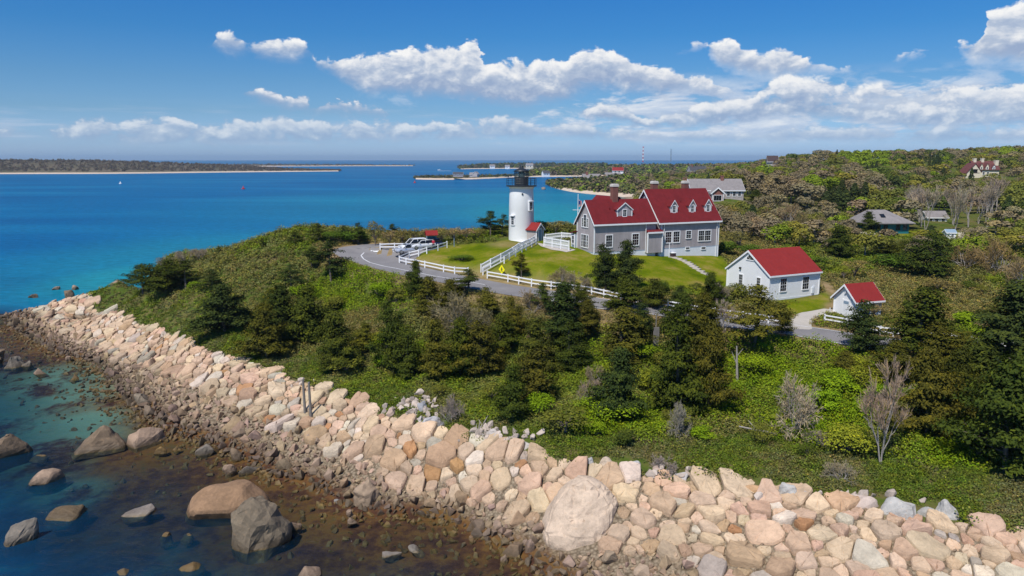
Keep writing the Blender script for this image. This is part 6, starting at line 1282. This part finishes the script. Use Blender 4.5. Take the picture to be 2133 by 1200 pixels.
# ------------------------------------------------------------------ the land behind: wood, far houses, far shores
def low_tree(seed, n, leaf, squat, Hh=7.0, dark=0.0):
    r0 = np.random.default_rng(seed); L = Leaves(); lobes = 7
    for k in range(lobes):
        a = r0.uniform(0, 6.28); u = r0.uniform(-.35, .9); q = r0.uniform(.25, .62) * math.sqrt(max(0, 1 - u * u * .8)); R_ = 3.4 / squat
        c = np.array((R_ * q * math.cos(a), R_ * q * math.sin(a), Hh * .43 + Hh * .37 * u)); lr = r0.uniform(.36, .5) * R_; m_ = n // lobes
        d = r0.normal(0, 1, (m_, 3)); d /= np.linalg.norm(d, axis=1)[:, None]; d[:, 2] = np.where(d[:, 2] < -.3, -d[:, 2], d[:, 2])
        p = c + d * lr * (r0.uniform(.5, 1.05, m_) ** .5)[:, None] * (1, 1, .8)
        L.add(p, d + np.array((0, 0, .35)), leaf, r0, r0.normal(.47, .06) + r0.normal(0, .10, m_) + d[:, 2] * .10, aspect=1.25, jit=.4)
    tr = tube_mesh('trunk', [((0, 0, -.5), (.1, 0, Hh * .5), .17, .1), ((.1, 0, Hh * .35), (1.0, .3, Hh * .7), .08, .03), ((.1, 0, Hh * .3), (-.9, -.4, Hh * .66), .08, .03)], M['bark_grey'], 5)
    return L.mesh('crown', M['leaf']), tr, Hh
def low_conifer(seed, n, leaf):
    r0 = np.random.default_rng(seed); L = Leaves(); t = r0.uniform(.06, 1, n) ** 1.0; a = r0.uniform(0, 6.28, n); R_ = 2.4 * (1 - t) ** .8 * (1 + .25 * np.sin(a * 2 + 1) + .2 * np.sin(t * 19)) * r0.uniform(.5, 1.08, n) + .15
    p = np.stack([R_ * np.cos(a), R_ * np.sin(a), t * 7], 1); L.add(p, np.stack([np.cos(a), np.sin(a), np.full(n, .8)], 1), leaf, r0, r0.normal(.42, .18, n))
    return L.mesh('crown', M['leaf']), tube_mesh('trunk', [((0, 0, -.5), (0, 0, 6), .16, .05)], M['bark'], 5), 7.0
PROTO['wood'] = [low_tree(201 + k, 1050, .38, .75 + .12 * (k % 4)) for k in range(6)]
PROTO['fir'] = [low_conifer(221 + k, 620, .42) for k in range(3)]
PROTO['stand'] = [bare(231 + k, 7, 5, .36, 2, .05, .8) for k in range(4)]
r9 = np.random.default_rng(44)
# houses of the valley and the hill
def far_house(name, label, px, py, dist, L_, W_, hw, hr, deg, wall, roof, trim=None, chim=(), wins=(), z=None, oe=.4, group=None, base=4.0):
    q = at_y(px, py, dist); zz = q[2] if z is None else z
    e = empty(name, (q[0], q[1], zz), label, 'house', group, R(deg)); gable(e, 0, L_, 0, W_, -base, hw, hr, wall, roof, trim or M['white'], oe, oe * .8)
    for u, v, z0, z1, w_ in chim: b_ = MB(); b_.box((u - w_ / 2, v - w_ / 2, z0), (u + w_ / 2, v + w_ / 2, z1)); b_.box((u - w_ / 2 - .08, v - w_ / 2 - .08, z1 + .002), (u + w_ / 2 + .08, v + w_ / 2 + .08, z1 + .25)); b_.build('chimney', wall if wall is M['cream'] else M['brick'], e)
    for u, z0, w_, h_ in wins: window(e, (u, 0, z0), (1, 0, 0), (0, -1, 0), w_, h_, 2, 2, .14)
    return e
plots = []
def keep_clear(px, py, dist, r_): q = at_y(px, py, dist); plots.append((q[0], q[1], r_))
gh = far_house('grey_roofed_house', 'low grey roofed house with a small gabled porch just behind the red roofs', 1440, 413, 208, 15.0, 7.0, 2.4, 5.2, 3, M['shingle2'], M['grey_roof'], None, [(9.6, 3.2, 4.6, 6.0, .8)], [(10.6, .6, .8, 1.3), (12.3, .6, .8, 1.3), (13.8, .6, .8, 1.3)])
pe_ = MB(); pe_.prism([(5.2, -2.2, -3), (8.4, -2.2, -3), (8.4, -2.2, 1.6), (6.8, -2.2, 2.9), (5.2, -2.2, 1.6)], (0, 3.5, 0)); pw = pe_.build('porch_gable', M['brick'], gh); pe_ = MB()
for s_ in (-1, 1): pe_.prism([(6.8, -2.5, 3.0), (6.8 + s_ * 2.1, -2.5, 1.25), (6.8 + s_ * 2.1, -2.5, 1.5), (6.8, -2.5, 3.25)], (0, 4.5, 0))
pe_.build('porch_roof', M['grey_roof'], pw); pe_ = MB()
for s_ in (-1, 1): pe_.prism([(6.8, -2.51, 3.2), (6.8 + s_ * 2.1, -2.51, 1.45), (6.8 + s_ * 2.1, -2.51, 1.1), (6.8, -2.51, 2.8)], (0, -.06, 0)); pe_.box((6.8 + s_ * 1.55 - .1, -2.3, -.8), (6.8 + s_ * 1.55 + .1, -2.205, 1.5))
pe_.build('trim', M['white'], pw); window(pw, (6.8, -2.2, -.6), (1, 0, 0), (0, -1, 0), 2.2, 1.5, 3, 1, .12)
# hip roofed teal house
q = at_y(1801, 481, 178); th = empty('teal_house', (q[0], q[1], q[2]), 'low teal walled house with a broad grey hip roof and skylight', 'house', None, R(4))
b_ = MB(); b_.box((1.2, 0, -3), (11.2, 7, 2.0)); b_.build('wall', M['teal'], th)
b_ = MB(); ev = [(-.6, -1.1, 1.9), (12.1, -1.1, 1.9), (12.1, 8.1, 1.9), (-.6, 8.1, 1.9)]; rd_ = [(2.2, 3.5, 4.9), (6.8, 3.5, 4.9)]; lo_p = [(x, y, z - .18) for x, y, z in ev]
b_.add(ev + rd_ + lo_p, [(0, 1, 5, 4), (1, 2, 5), (2, 3, 4, 5), (3, 0, 4), (6, 7, 1, 0), (7, 8, 2, 1), (8, 9, 3, 2), (9, 6, 0, 3), (9, 8, 7, 6)]); ro = b_.build('roof', M['grey_roof'], th)
b_ = MB(); b_.prism([(4.4, .75, 3.15), (5.5, .75, 3.15), (5.5, 1.8, 3.85), (4.4, 1.8, 3.85)], (0, -.06, .14)); b_.build('skylight', M['glass'], ro)
for u in (3.4, 5.2, 8.4, 10.2): window(th, (u, 0, .2), (1, 0, 0), (0, -1, 0), 1.1, 1.4, 2, 1, .12, mats=(M['teal'], M['glass']))
rw = MB(); q2 = ground(1792, 491); q3 = ground(1844, 495)
d_ = q3 - q2; rw.prism([(0, 0, -1.2), (d_[0], d_[1], -1.2 + d_[2]), (d_[0], d_[1], .9 + d_[2]), (0, 0, .9)], (.1, .5, 0)); o = rw.build('retaining_wall', M['cream'], loc=q2); tag(o, 'low cream stone retaining wall in front of the teal house', 'wall')
ws = far_house('garden_shed', 'little white shed with blue grey roof on the far lawn', 1971, 498, 170, 2.1, 2.0, 1.5, 2.1, -6, M['white'], M['bluegrey'], None, (), [(1.3, .4, .5, .7)], oe=.15, base=1.0)
b_ = MB(); b_.box((2.3, -.4, -1), (3.6, -.3, 1.6)); b_.build('lean_to', M['cream'], ws)
far_house('white_cottage', 'pale cottage half hidden behind the bare tree stand', 1931, 468, 205, 5.5, 4, 2.2, 3.6, 0, M['white'], M['grey_roof'], None, (), [(.9, .6, .9, 1.1), (2.6, .6, .9, 1.1), (4.4, .6, .9, 1.1)])
# the half-timbered house on the hill
tu = far_house('manor_house', 'cream house with maroon roof, gables and tall chimneys on the wooded hill', 2029, 366, 345, 11.5, 7, 3.0, 6.6, 0, M['cream'], M['maroon_roof'], M['timber'], [(1.6, 3.5, 5.6, 7.8, 1.2), (5.2, 3.5, 5.6, 7.8, 1.2), (11.0, 2.2, -2, 6.9, 1.5)], [(4.3, .5, .9, 1.2), (6.3, .5, .9, 1.2), (9.2, .3, 1.6, 1.0)])
b_ = MB(); b_.prism([(-5.0, -2.4, -4), (1.4, -2.4, -4), (1.4, -2.4, 2.0), (-1.4, -2.4, 5.4), (-5.0, -2.4, 1.2)], (0, 6, 0)); gw_ = b_.build('gable_wing', M['cream'], tu); b_ = MB()
for (u0, z0), (u1, z1) in (((-1.4, 5.5), (-5.5, .9)), ((-1.4, 5.5), (1.9, 1.5))): b_.prism([(u0, -2.7, z0), (u1, -2.7, z1), (u1, -2.7, z1 + .35), (u0, -2.7, z0 + .35)], (0, 6.6, 0))
b_.build('gable_roof', M['maroon_roof'], gw_); window(gw_, (-1.5, -2.4, 1.6), (1, 0, 0), (0, -1, 0), 2.4, 1.1, 4, 1, .12, mats=(M['timber'], M['glass'])); window(gw_, (-3.0, -2.4, -.7), (1, 0, 0), (0, -1, 0), 1.2, 1.2, 2, 1, .12, mats=(M['timber'], M['glass']))
b_ = MB(); b_.box((-3.4, -2.47, 1.2), (.9, -2.41, 1.4)); b_.box((-2.6, -2.47, 2.9), (.1, -2.41, 3.05)); b_.build('timber_beam', M['timber'], gw_)
for uc in (2.9, 5.6): dormer(tu, uc, 1.7, -.25, 2.6, 4.0, 5.6, lambda z: (z - 3.0) / 1.03, M['cream'], M['maroon_roof'], M['timber'], .15, (.6, 1.0, .35))
dormer(tu, 8.7, 1.5, -.2, 2.9, 3.9, 5.0, lambda z: (z - 3.0) / 1.03, M['white'], M['maroon_roof'], M['timber'], .15, (.7, .7, .3))
for a in ((1440, 413, 210, 12), (1480, 413, 210, 9), (1510, 413, 210, 11), (1830, 478, 178, 9), (1870, 478, 178, 9), (1980, 498, 170, 6), (1975, 505, 165, 6), (1950, 470, 205, 5), (2030, 366, 340, 9), (2060, 366, 340, 11), (2045, 372, 325, 8), (1860, 490, 168, 8), (1500, 420, 198, 9)): keep_clear(*a)
for px_c in (2012, 2035, 2058, 2080): 
    for di_ in (270, 290, 310, 330): keep_clear(px_c, 370, di_, 9)
for di_ in (148, 156, 164): keep_clear(1985, 500, di_, 5); keep_clear(1870, 490, di_ + 4, 7); keep_clear(1840, 490, di_ + 4, 6)

WOODC = {'grey brown': ((.195, .160, .100), 'wood'), 'pale brown': ((.225, .19, .11), 'wood'), 'olive': ((.150, .158, .034), 'wood'), 'yellow olive': ((.19, .175, .035), 'wood'), 'bright green': ((.165, .225, .022), 'wood'), 'dull green': ((.085, .115, .025), 'wood'), 'dark green': ((.045, .060, .020), 'fir')}
WN = list(WOODC); WP = [.27, .15, .19, .13, .06, .10, .10]
def far_ok(p):
    z = tz(p[:, 0], p[:, 1]); ok = z > 2.6
    for poly in (LAWN3, LAWN, LAWN2, house_poly, gar_poly, shed_poly, DIRT, DRIVE): ok &= ~inside(poly, p)
    dr, _ = nearest(road_p, p); ok &= dr > 6
    for x, y, r_ in plots: ok &= np.hypot(p[:, 0] - x, p[:, 1] - y) > r_
    return ok
cand = []
for lo_r, hi_r, sp_, n in ((150, 230, 5.6, 9000), (230, 360, 6.4, 12000), (360, 720, 7.8, 26000)):
    p = scatter_pts(n, (R(7), lo_r), (R(44), hi_r)); p = p[far_ok(p)]; grid = {}
    for q in p:
        k = (int(q[0] // sp_), int(q[1] // sp_))
        if all((q[0] - t[0]) ** 2 + (q[1] - t[1]) ** 2 > sp_ ** 2 for i in (-1, 0, 1) for j in (-1, 0, 1) for t in grid.get((k[0] + i, k[1] + j), ())): grid.setdefault(k, []).append(q); cand.append(q)
cand = np.array(cand); cz = tz(cand[:, 0], cand[:, 1]); cr_ = np.hypot(cand[:, 0], cand[:, 1]); cpx = np.array([pix((x, y, z)) for (x, y), z in zip(cand, cz)])
# the far ridge stands a little open to the sky; the valley floor is low scrub, the stand of bare trees keeps its place
recs = []; woodV, woodT, woodC = [], [], []; count = 0
order = np.argsort(cr_)
STAND = lambda a, b_: 1880 < a < 2075 and 446 < b_ < 484
FEAT = [(1700, 420, 70, 20, 'bright green'), (1602, 372, 28, 14, 'bright green'), (1829, 350, 20, 12, 'bright green'), (1783, 338, 28, 14, 'bright green'), (2092, 330, 18, 14, 'bright green'), (1740, 440, 40, 18, 'dark green'), (2090, 430, 60, 30, 'olive'), (1940, 350, 30, 16, 'dark green'), (1820, 365, 30, 10, 'dark green'), (1640, 440, 60, 30, 'grey brown'), (1560, 430, 40, 30, 'grey brown'), (1890, 455, 35, 9, 'bright green')]
def wood_region(px, r_):
    a = 'at the far right' if px > 2000 else 'right of the teal house' if px > 1900 else 'behind the teal house' if px > 1790 else 'behind the white building' if px > 1600 else 'right of the grey house' if px > 1490 else 'behind the red roofs'
    b_ = 'nearest rows' if r_ < 190 else 'front rows' if r_ < 230 else 'middle rows' if r_ < 290 else 'rear rows' if r_ < 400 else 'ridge'
    return a, b_
for i in order:
    (x, y), z, (px, py), r_ = cand[i], cz[i], cpx[i], cr_[i]
    nm = WN[r9.choice(7, p=WP)]
    for a, b_, rx, ry, t_ in FEAT:
        if ((px - a) / rx) ** 2 + ((py - b_) / ry) ** 2 < 1: nm = t_
    col, kd = WOODC[nm]; hh = r9.uniform(4.6, 7.6) * (1.0 if r_ > 210 else .72) * ((1.15 if r_ < 350 else .85) if kd == 'fir' else 1); ww = hh * r9.uniform(.95, 1.5) * (.62 if kd == 'fir' else 1)
    if STAND(px, py) and 180 < r_ < 262: kd, nm, col, hh, ww = 'stand', 'bare grey', (.30, .25, .20), r9.uniform(9, 12), r9.uniform(5.5, 7.5)
    vis = 1285 < px < 2165
    col = tint(col, .14)
    if vis and count < 295:
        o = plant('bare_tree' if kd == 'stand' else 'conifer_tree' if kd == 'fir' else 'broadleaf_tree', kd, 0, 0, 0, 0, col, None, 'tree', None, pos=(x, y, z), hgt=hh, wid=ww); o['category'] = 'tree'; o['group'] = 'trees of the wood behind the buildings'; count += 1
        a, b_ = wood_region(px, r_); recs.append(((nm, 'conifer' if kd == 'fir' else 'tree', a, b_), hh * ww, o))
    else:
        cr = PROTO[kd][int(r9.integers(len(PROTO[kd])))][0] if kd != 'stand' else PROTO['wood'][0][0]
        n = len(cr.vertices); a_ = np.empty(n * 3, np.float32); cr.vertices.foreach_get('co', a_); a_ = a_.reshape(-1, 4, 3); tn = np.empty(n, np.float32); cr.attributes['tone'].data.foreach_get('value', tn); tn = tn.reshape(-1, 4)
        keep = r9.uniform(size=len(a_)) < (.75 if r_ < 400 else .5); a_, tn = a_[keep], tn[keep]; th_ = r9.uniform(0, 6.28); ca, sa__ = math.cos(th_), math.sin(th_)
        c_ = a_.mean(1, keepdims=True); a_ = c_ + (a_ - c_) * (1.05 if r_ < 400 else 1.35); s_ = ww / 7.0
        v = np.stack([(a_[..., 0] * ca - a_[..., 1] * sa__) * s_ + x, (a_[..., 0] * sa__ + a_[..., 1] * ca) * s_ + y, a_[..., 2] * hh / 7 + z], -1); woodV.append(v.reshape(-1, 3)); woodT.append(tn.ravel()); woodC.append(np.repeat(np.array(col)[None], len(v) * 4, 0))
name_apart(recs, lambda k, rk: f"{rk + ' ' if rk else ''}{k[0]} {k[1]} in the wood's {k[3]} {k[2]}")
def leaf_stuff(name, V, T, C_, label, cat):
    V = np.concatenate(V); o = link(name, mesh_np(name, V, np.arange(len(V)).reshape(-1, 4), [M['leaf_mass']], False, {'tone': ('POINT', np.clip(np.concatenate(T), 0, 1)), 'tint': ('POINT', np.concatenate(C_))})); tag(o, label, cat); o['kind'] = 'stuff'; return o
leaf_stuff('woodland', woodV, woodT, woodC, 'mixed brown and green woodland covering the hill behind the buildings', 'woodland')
print('TREES', len(cand), count)

# far shores: strips of land with a sandy edge
m_far, nt, b = material('far_land'); pos = nt.new('ShaderNodeNewGeometry').outputs['Position']; sz_ = nt.new('ShaderNodeSeparateXYZ'); nt.put(sz_.inputs[0], pos)
fn_ = nt.math('MULTIPLY_ADD', nt.noise(pos, .05, 5, .7), .7, nt.math('MULTIPLY', nt.noise(pos, .012, 3), .3))
fc = nt.ramp(fn_, [(.3, (.05, .055, .03)), (.45, (.10, .085, .05)), (.6, (.14, .11, .075)), (.75, (.12, .125, .05))])
nt.put(b.inputs['Base Color'], nt.mix(nt.math('SUBTRACT', 1.0, nt.smooth(sz_.outputs[2], 1.5, 3.2)), fc, (.58, .47, .36))); b.inputs['Roughness'].default_value = .95; b.inputs['Specular IOR Level'].default_value = .1
bump(nt, b, nt.noise(pos, .15, 4, .7), 1.0, 3.0)
def land(name, pts, nseg, bw, lump, wood=None, wood_label=None, wn=0, wh=(4, 8), wc=(.5, 3.0), palette=None, seed=0):
    """pts: (px, py of the waterline, height, depth in metres). Rises from a beach to its height and falls again behind"""
    P_ = np.array(pts, float); s = np.linspace(P_[0, 0], P_[-1, 0], nseg); I = lambda k: np.interp(s, P_[:, 0], P_[:, k]); rows = [(0, -.4, 0), (bw * .5, .9, 0), (bw, 1.8, .05), (bw + 6, 2.4, .12), (0, 0, .3), (0, 0, .55), (0, 0, .8), (0, 0, 1.0)]
    sh = [0, 0, 0.05, .25, .75, 1.0, .8, -.05]; V = []; r0 = np.random.default_rng(seed); inf = []
    for px, py, h_, dp_ in zip(s, I(1), I(2), I(3)):
        q = at_z(px, py, 0); a = math.atan2(q[0], q[1]); r_ = math.hypot(q[0], q[1]); inf.append((a, r_, h_, dp_))
        for k, (off_, zb, fr) in enumerate(rows):
            d_ = off_ if k < 4 else bw + 6 + fr * dp_; z = zb if k < 3 else max(1.8, h_ * sh[k] + r0.normal(0, lump) * (k > 3)); z = -1.0 if k == 7 else z; z = min(z, zb + .1) if k < 3 else z
            V.append(((r_ + d_) * math.sin(a), (r_ + d_) * math.cos(a), z))
    n = len(rows); Fc = [(i * n + j, (i + 1) * n + j, (i + 1) * n + j + 1, i * n + j + 1) for i in range(len(s) - 1) for j in range(n - 1)]
    me = mesh_from(name, V, Fc, [m_far], True)
    if me.polygons[len(Fc) // 2].normal.z < 0: me.flip_normals()
    o = link(name, me); o['kind'] = 'structure'
    if wn:
        Vl, Tl, Cl = [], [], []; pal = np.array(palette)
        for t in range(wn):
            k = r0.integers(len(inf)); a, r_, h_, dp_ = inf[k]; a += r0.uniform(-.5, .5) * (inf[-1][0] - inf[0][0]) / nseg; f = r0.uniform(0, 1) ** 1.3; z = max(1.5, h_ * (np.interp(f, [0, .3, .55, .8], [.25, .75, 1, .8]))); rr_ = r_ + bw + 5 + f * dp_ * .8
            H_ = r0.uniform(*wh); m_ = 44; d = r0.normal(0, 1, (m_, 3)); d /= np.linalg.norm(d, axis=1)[:, None]; d[:, 2] = np.abs(d[:, 2]); W_ = H_ * r0.uniform(.5, .9)
            p = np.array((rr_ * math.sin(a), rr_ * math.cos(a), z - .5)) + d * (W_, W_, H_) * (r0.uniform(.5, 1, m_) ** .5)[:, None]
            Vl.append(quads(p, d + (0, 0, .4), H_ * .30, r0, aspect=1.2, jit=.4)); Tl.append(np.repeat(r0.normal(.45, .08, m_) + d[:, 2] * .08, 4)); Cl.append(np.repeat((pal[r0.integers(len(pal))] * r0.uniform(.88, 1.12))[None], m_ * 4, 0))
        leaf_stuff(wood, Vl, Tl, Cl, wood_label, 'woodland')
BRN = [(.13, .095, .07), (.145, .105, .075), (.12, .095, .06), (.11, .085, .06)]; MIX = [(.17, .14, .07), (.13, .14, .03), (.05, .065, .025), (.18, .24, .03), (.16, .12, .08), (.10, .12, .035)]; DRK = [(.04, .055, .03), (.06, .07, .03), (.10, .10, .05)]
land('far_island', [(-260,363.5,27,420),(-80,363,27,420),(60,362.5,26.5,420),(200,362.3,25,400),(300,361.5,22,380),(400,360.2,18,340),(500,359,12,260),(600,358,5,160),(660,357.4,2.6,80),(705,357,1.9,20)], 90, 14, .8, 'island_scrub', 'brown scrub and low wood covering the long island on the horizon', 2600, (2.5, 5), palette=BRN, seed=1)
land('outer_shore', [(380,347.5,7,300),(500,347,7,300),(640,346.5,6,280),(760,346,4,200),(860,345.9,2.4,60)], 50, 10, .5, 'outer_shore_scrub', 'low brown strip of land behind the end of the island', 420, (3, 6), palette=BRN, seed=2)
land('sand_spit', [(866,373.6,1.9,10),(884,374.2,2.6,26),(930,374.6,3.2,38),(990,373.4,3.2,38),(1032,371.6,2.6,26),(1066,369.6,2.2,20),(1100,369,2.4,30)], 60, 9, .2, 'spit_bushes', 'dark bushes along the sandy spit behind the lighthouse', 330, (2.0, 5), palette=DRK + MIX[:2], seed=3)
land('harbour_shore', [(960,352.4,4,60),(1000,351.8,7,200),(1060,351.4,9,260),(1130,351,9,300),(1260,350.6,9,300)], 50, 12, .5, 'harbour_wood', 'dark green wood on the far harbour shore behind the lighthouse lantern', 700, (6, 11), palette=DRK + DRK + MIX, seed=4)
land('middle_shore', [(1096,368.8,3,60),(1130,368.6,6,200),(1180,368,8,380),(1240,367.4,9,520),(1330,367,10,620),(1450,367,11,700),(1600,368,14,700)], 70, 9, .6, 'middle_wood', 'mixed green and brown wood on the middle shore left of the hill', 1500, (6, 11), palette=MIX, seed=5)
land('cove_headland', [(1146,389,1.9,12),(1166,395,3.5,60),(1190,400,5,120),(1226,404.5,6,220),(1272,408.5,7,320),(1322,412,8,420),(1390,414,10,460),(1480,414,13,420),(1560,412,16,360)], 70, 16, .3, 'cove_wood', 'mixed wood and scrub behind the beach of the cove', 900, (3.5, 8), palette=MIX, seed=6)
FARH = [('seaside_house', 'white shingled house with turret above the cove beach', 1216, 379, 760, 18, 9, 4.5, 8, 8, 'white', 'grey_roof', [(4, 4, 6, 10, 2.2)]), ('red_roofed_house', 'red roofed house among trees left of the red roof chimney', 1276, 361, 900, 13, 8, 3.5, 7, -4, 'white', 'red_roof2', []), ('dark_roofed_house', 'dark roofed house on the wooded slope above the red roofs', 1438, 365, 640, 15, 8, 4, 7.5, 10, 'shingle', 'dark_roof', [(3, 4, 6, 9, 1.2)]),
 ('white_house', 'white house at the end of the middle beach', 1132, 366, 1180, 11, 8, 4, 8, 20, 'white', 'dark_roof', []), ('pink_house', 'large pale pink house on the harbour shore right of the lantern', 1096, 350, 2080, 20, 12, 8, 13, 5, 'cream', 'grey_roof', []), ('dark_spit_house', 'dark house on the middle of the sandy spit', 944, 366.5, 1035, 14, 7, 2.4, 5.2, 5, 'shingle', 'dark_roof', []),
 ('grey_spit_house', 'grey house on the right of the sandy spit', 978, 367, 1035, 11, 7, 2.4, 5.0, -10, 'shingle2', 'grey_roof', []), ('gabled_spit_house', 'grey gabled house right of the other spit houses', 994, 366.5, 1030, 8, 7, 2.8, 5.8, 70, 'shingle2', 'grey_roof', []), ('harbour_cottage', 'white cottage leftmost in the harbour wood', 1021, 350, 2130, 14, 10, 6, 10, 10, 'white', 'grey_roof', []), ('harbour_villa', 'white villa right of the cottage in the harbour wood', 1052, 351, 2120, 13, 10, 6, 10, -5, 'white', 'grey_roof', []),
 ('grey_cottage', 'grey roofed cottage below the red roofed house', 1262, 371, 830, 17, 8, 3, 6, 4, 'shingle2', 'grey_roof', []), ('slope_house', 'grey house almost hidden in the wooded slope behind the white roof', 1715, 377, 330, 8, 6, 2.6, 4.6, 20, 'bluegrey', 'dark_roof', []), ('ridge_house', 'dark brown roofed house showing on the left end of the ridge', 1599, 343, 430, 5.5, 5, 2.2, 5.0, -10, 'shingle', 'timber', [])]
for nm, lab, px, py, di, L_, W_, hw, hr, dg, wl, rf_, ch in FARH: far_house(nm, lab, px, py, di, L_, W_, hw, hr, dg, M[wl], M[rf_], None, ch, [(L_ * .25, hw * .35, L_ * .12, hw * .4), (L_ * .6, hw * .35, L_ * .12, hw * .4)], base=1.2 if 'spit' in nm else 6, oe=.6)
# radio masts
for px, py0, py1, di, c1, lab in ((1339, 305, 338, 1500, 'flag_red', 'tall red and white lattice radio mast on the horizon'), (1397, 310, 338, 1500, 'bluegrey', 'thin grey lattice radio mast on the horizon')):
    q, t_ = at_y(px, py1, di), at_y(px, py0, di); hh = t_[2] - q[2]; e = empty('radio_mast', q, lab, 'radio mast', 'radio masts'); N_ = 9
    for i in range(N_):
        b_ = MB(); z0, z1 = hh * i / N_, hh * (i + 1) / N_
        for k in range(3):
            a = 2.09 * k; a2 = 2.09 * (k + 1); w0 = 1.25; b_.tube((w0 * math.cos(a), w0 * math.sin(a), z0), (w0 * math.cos(a), w0 * math.sin(a), z1), .28, .28, 5); b_.tube((w0 * math.cos(a), w0 * math.sin(a), z0), (w0 * math.cos(a2), w0 * math.sin(a2), z1), .16, .16, 4)
        b_.build('mast_section', M[c1] if i % 2 == 0 or c1 == 'bluegrey' else M['white'], e)
# afloat
def boat(px, py, L_, label):
    q = at_z(px, py, 0); e = empty('motor_boat', q, label, 'boat', None, math.pi); b_ = MB(); st_ = [(-L_ / 2, .22, .9), (-L_ * .1, .25, 1.0), (L_ * .25, .2, 1.1), (L_ / 2, .02, 1.4)]
    V = [];  
    for x, w_, z in st_: V += [(x, -w_ * L_ * .6, z), (x, -w_ * L_ * .35, -.3), (x, w_ * L_ * .35, -.3), (x, w_ * L_ * .6, z)]
    b_.add(V, [(i * 4 + j, (i + 1) * 4 + j, (i + 1) * 4 + (j + 1) % 4, i * 4 + (j + 1) % 4) for i in range(3) for j in range(4)] + [(0, 1, 2, 3), (15, 14, 13, 12)]); b_.build('hull', M['white'], e)
    b_ = MB(); b_.box((-L_ * .2, -L_ * .09, 1.0), (L_ * .15, L_ * .09, 2.6)); b_.build('cabin', M['white'], e, bevel=.2); b_ = MB(); b_.box((-L_ * .1, -L_ * .095, 1.7), (L_ * .156, L_ * .095, 2.3)); b_.build('windscreen', M['glass'], e)
    w_ = MB(); w_.add([(-L_ * .4, 0, .02), (L_ * 3.2, -L_ * .55, .02), (L_ * 3.4, 0, .03), (L_ * 3.2, L_ * .55, .02)], [(0, 1, 2), (0, 2, 3)]); 
    return e
boat(915, 354.5, 9, 'white motor boat speeding past the sandy spit')
q = at_z(926, 356, 0); wk = MB(); wk.prism([(-16, -2.5, 0), (16, -1.2, 0), (16, 1.2, 0), (-10, 3, 0)], (0, 0, .25)); o = wk.build('boat_wake', M['white'], loc=q); tag(o, 'white foam wake trailing from the motor boat', 'wake')
M['buoy'] = plain('red_buoy_paint', (.45, .03, .03), .5)
for px, py, mt, s_, lab in ((507, 394, 'buoy', 2.2, 'red channel buoy in open blue water'), (864, 381, 'buoy', 2.0, 'red buoy off the tip of the sandy spit'), (251, 383, 'white', 2.0, 'small white buoy left in open blue water')):
    q = at_z(px, py, 0); b_ = MB(); b_.lathe([(.75 * s_, -.5), (.8 * s_, .35 * s_), (.3 * s_, .5 * s_), (.16 * s_, 1.3 * s_), (.05, 1.45 * s_)], 12); o = b_.build('buoy', M[mt], loc=q); tag(o, lab, 'buoy', 'buoys')
boulder(1126, 1138, 388, 395, 'dark rock with a white top alone off the cove beach', (.22, .19, .16), 401, 0, group='rocks off the cove'); boulder(1192, 1204, 381, 387, 'pale boulder on the point of the cove beach', (.5, .42, .34), 402, None if False else 0, group='rocks off the cove')
# ------------------------------------------------------------------ the air
hz = MB(); hz.box((-14200, -80, -6), (14200, 14600, 75)); m = bpy.data.materials.new('air'); m.use_nodes = True; nt = NT(m.node_tree); nt.n.clear()
out = nt.new('ShaderNodeOutputMaterial'); pv = nt.new('ShaderNodeVolumePrincipled'); pv.inputs['Color'].default_value = (.58, .79, 1.0, 1); pv.inputs['Density'].default_value = 0.00008; pv.inputs['Anisotropy'].default_value = .2; nt.l.new(pv.outputs[0], out.inputs['Volume'])
h_o = hz.build('haze', m); h_o['kind'] = 'stuff'
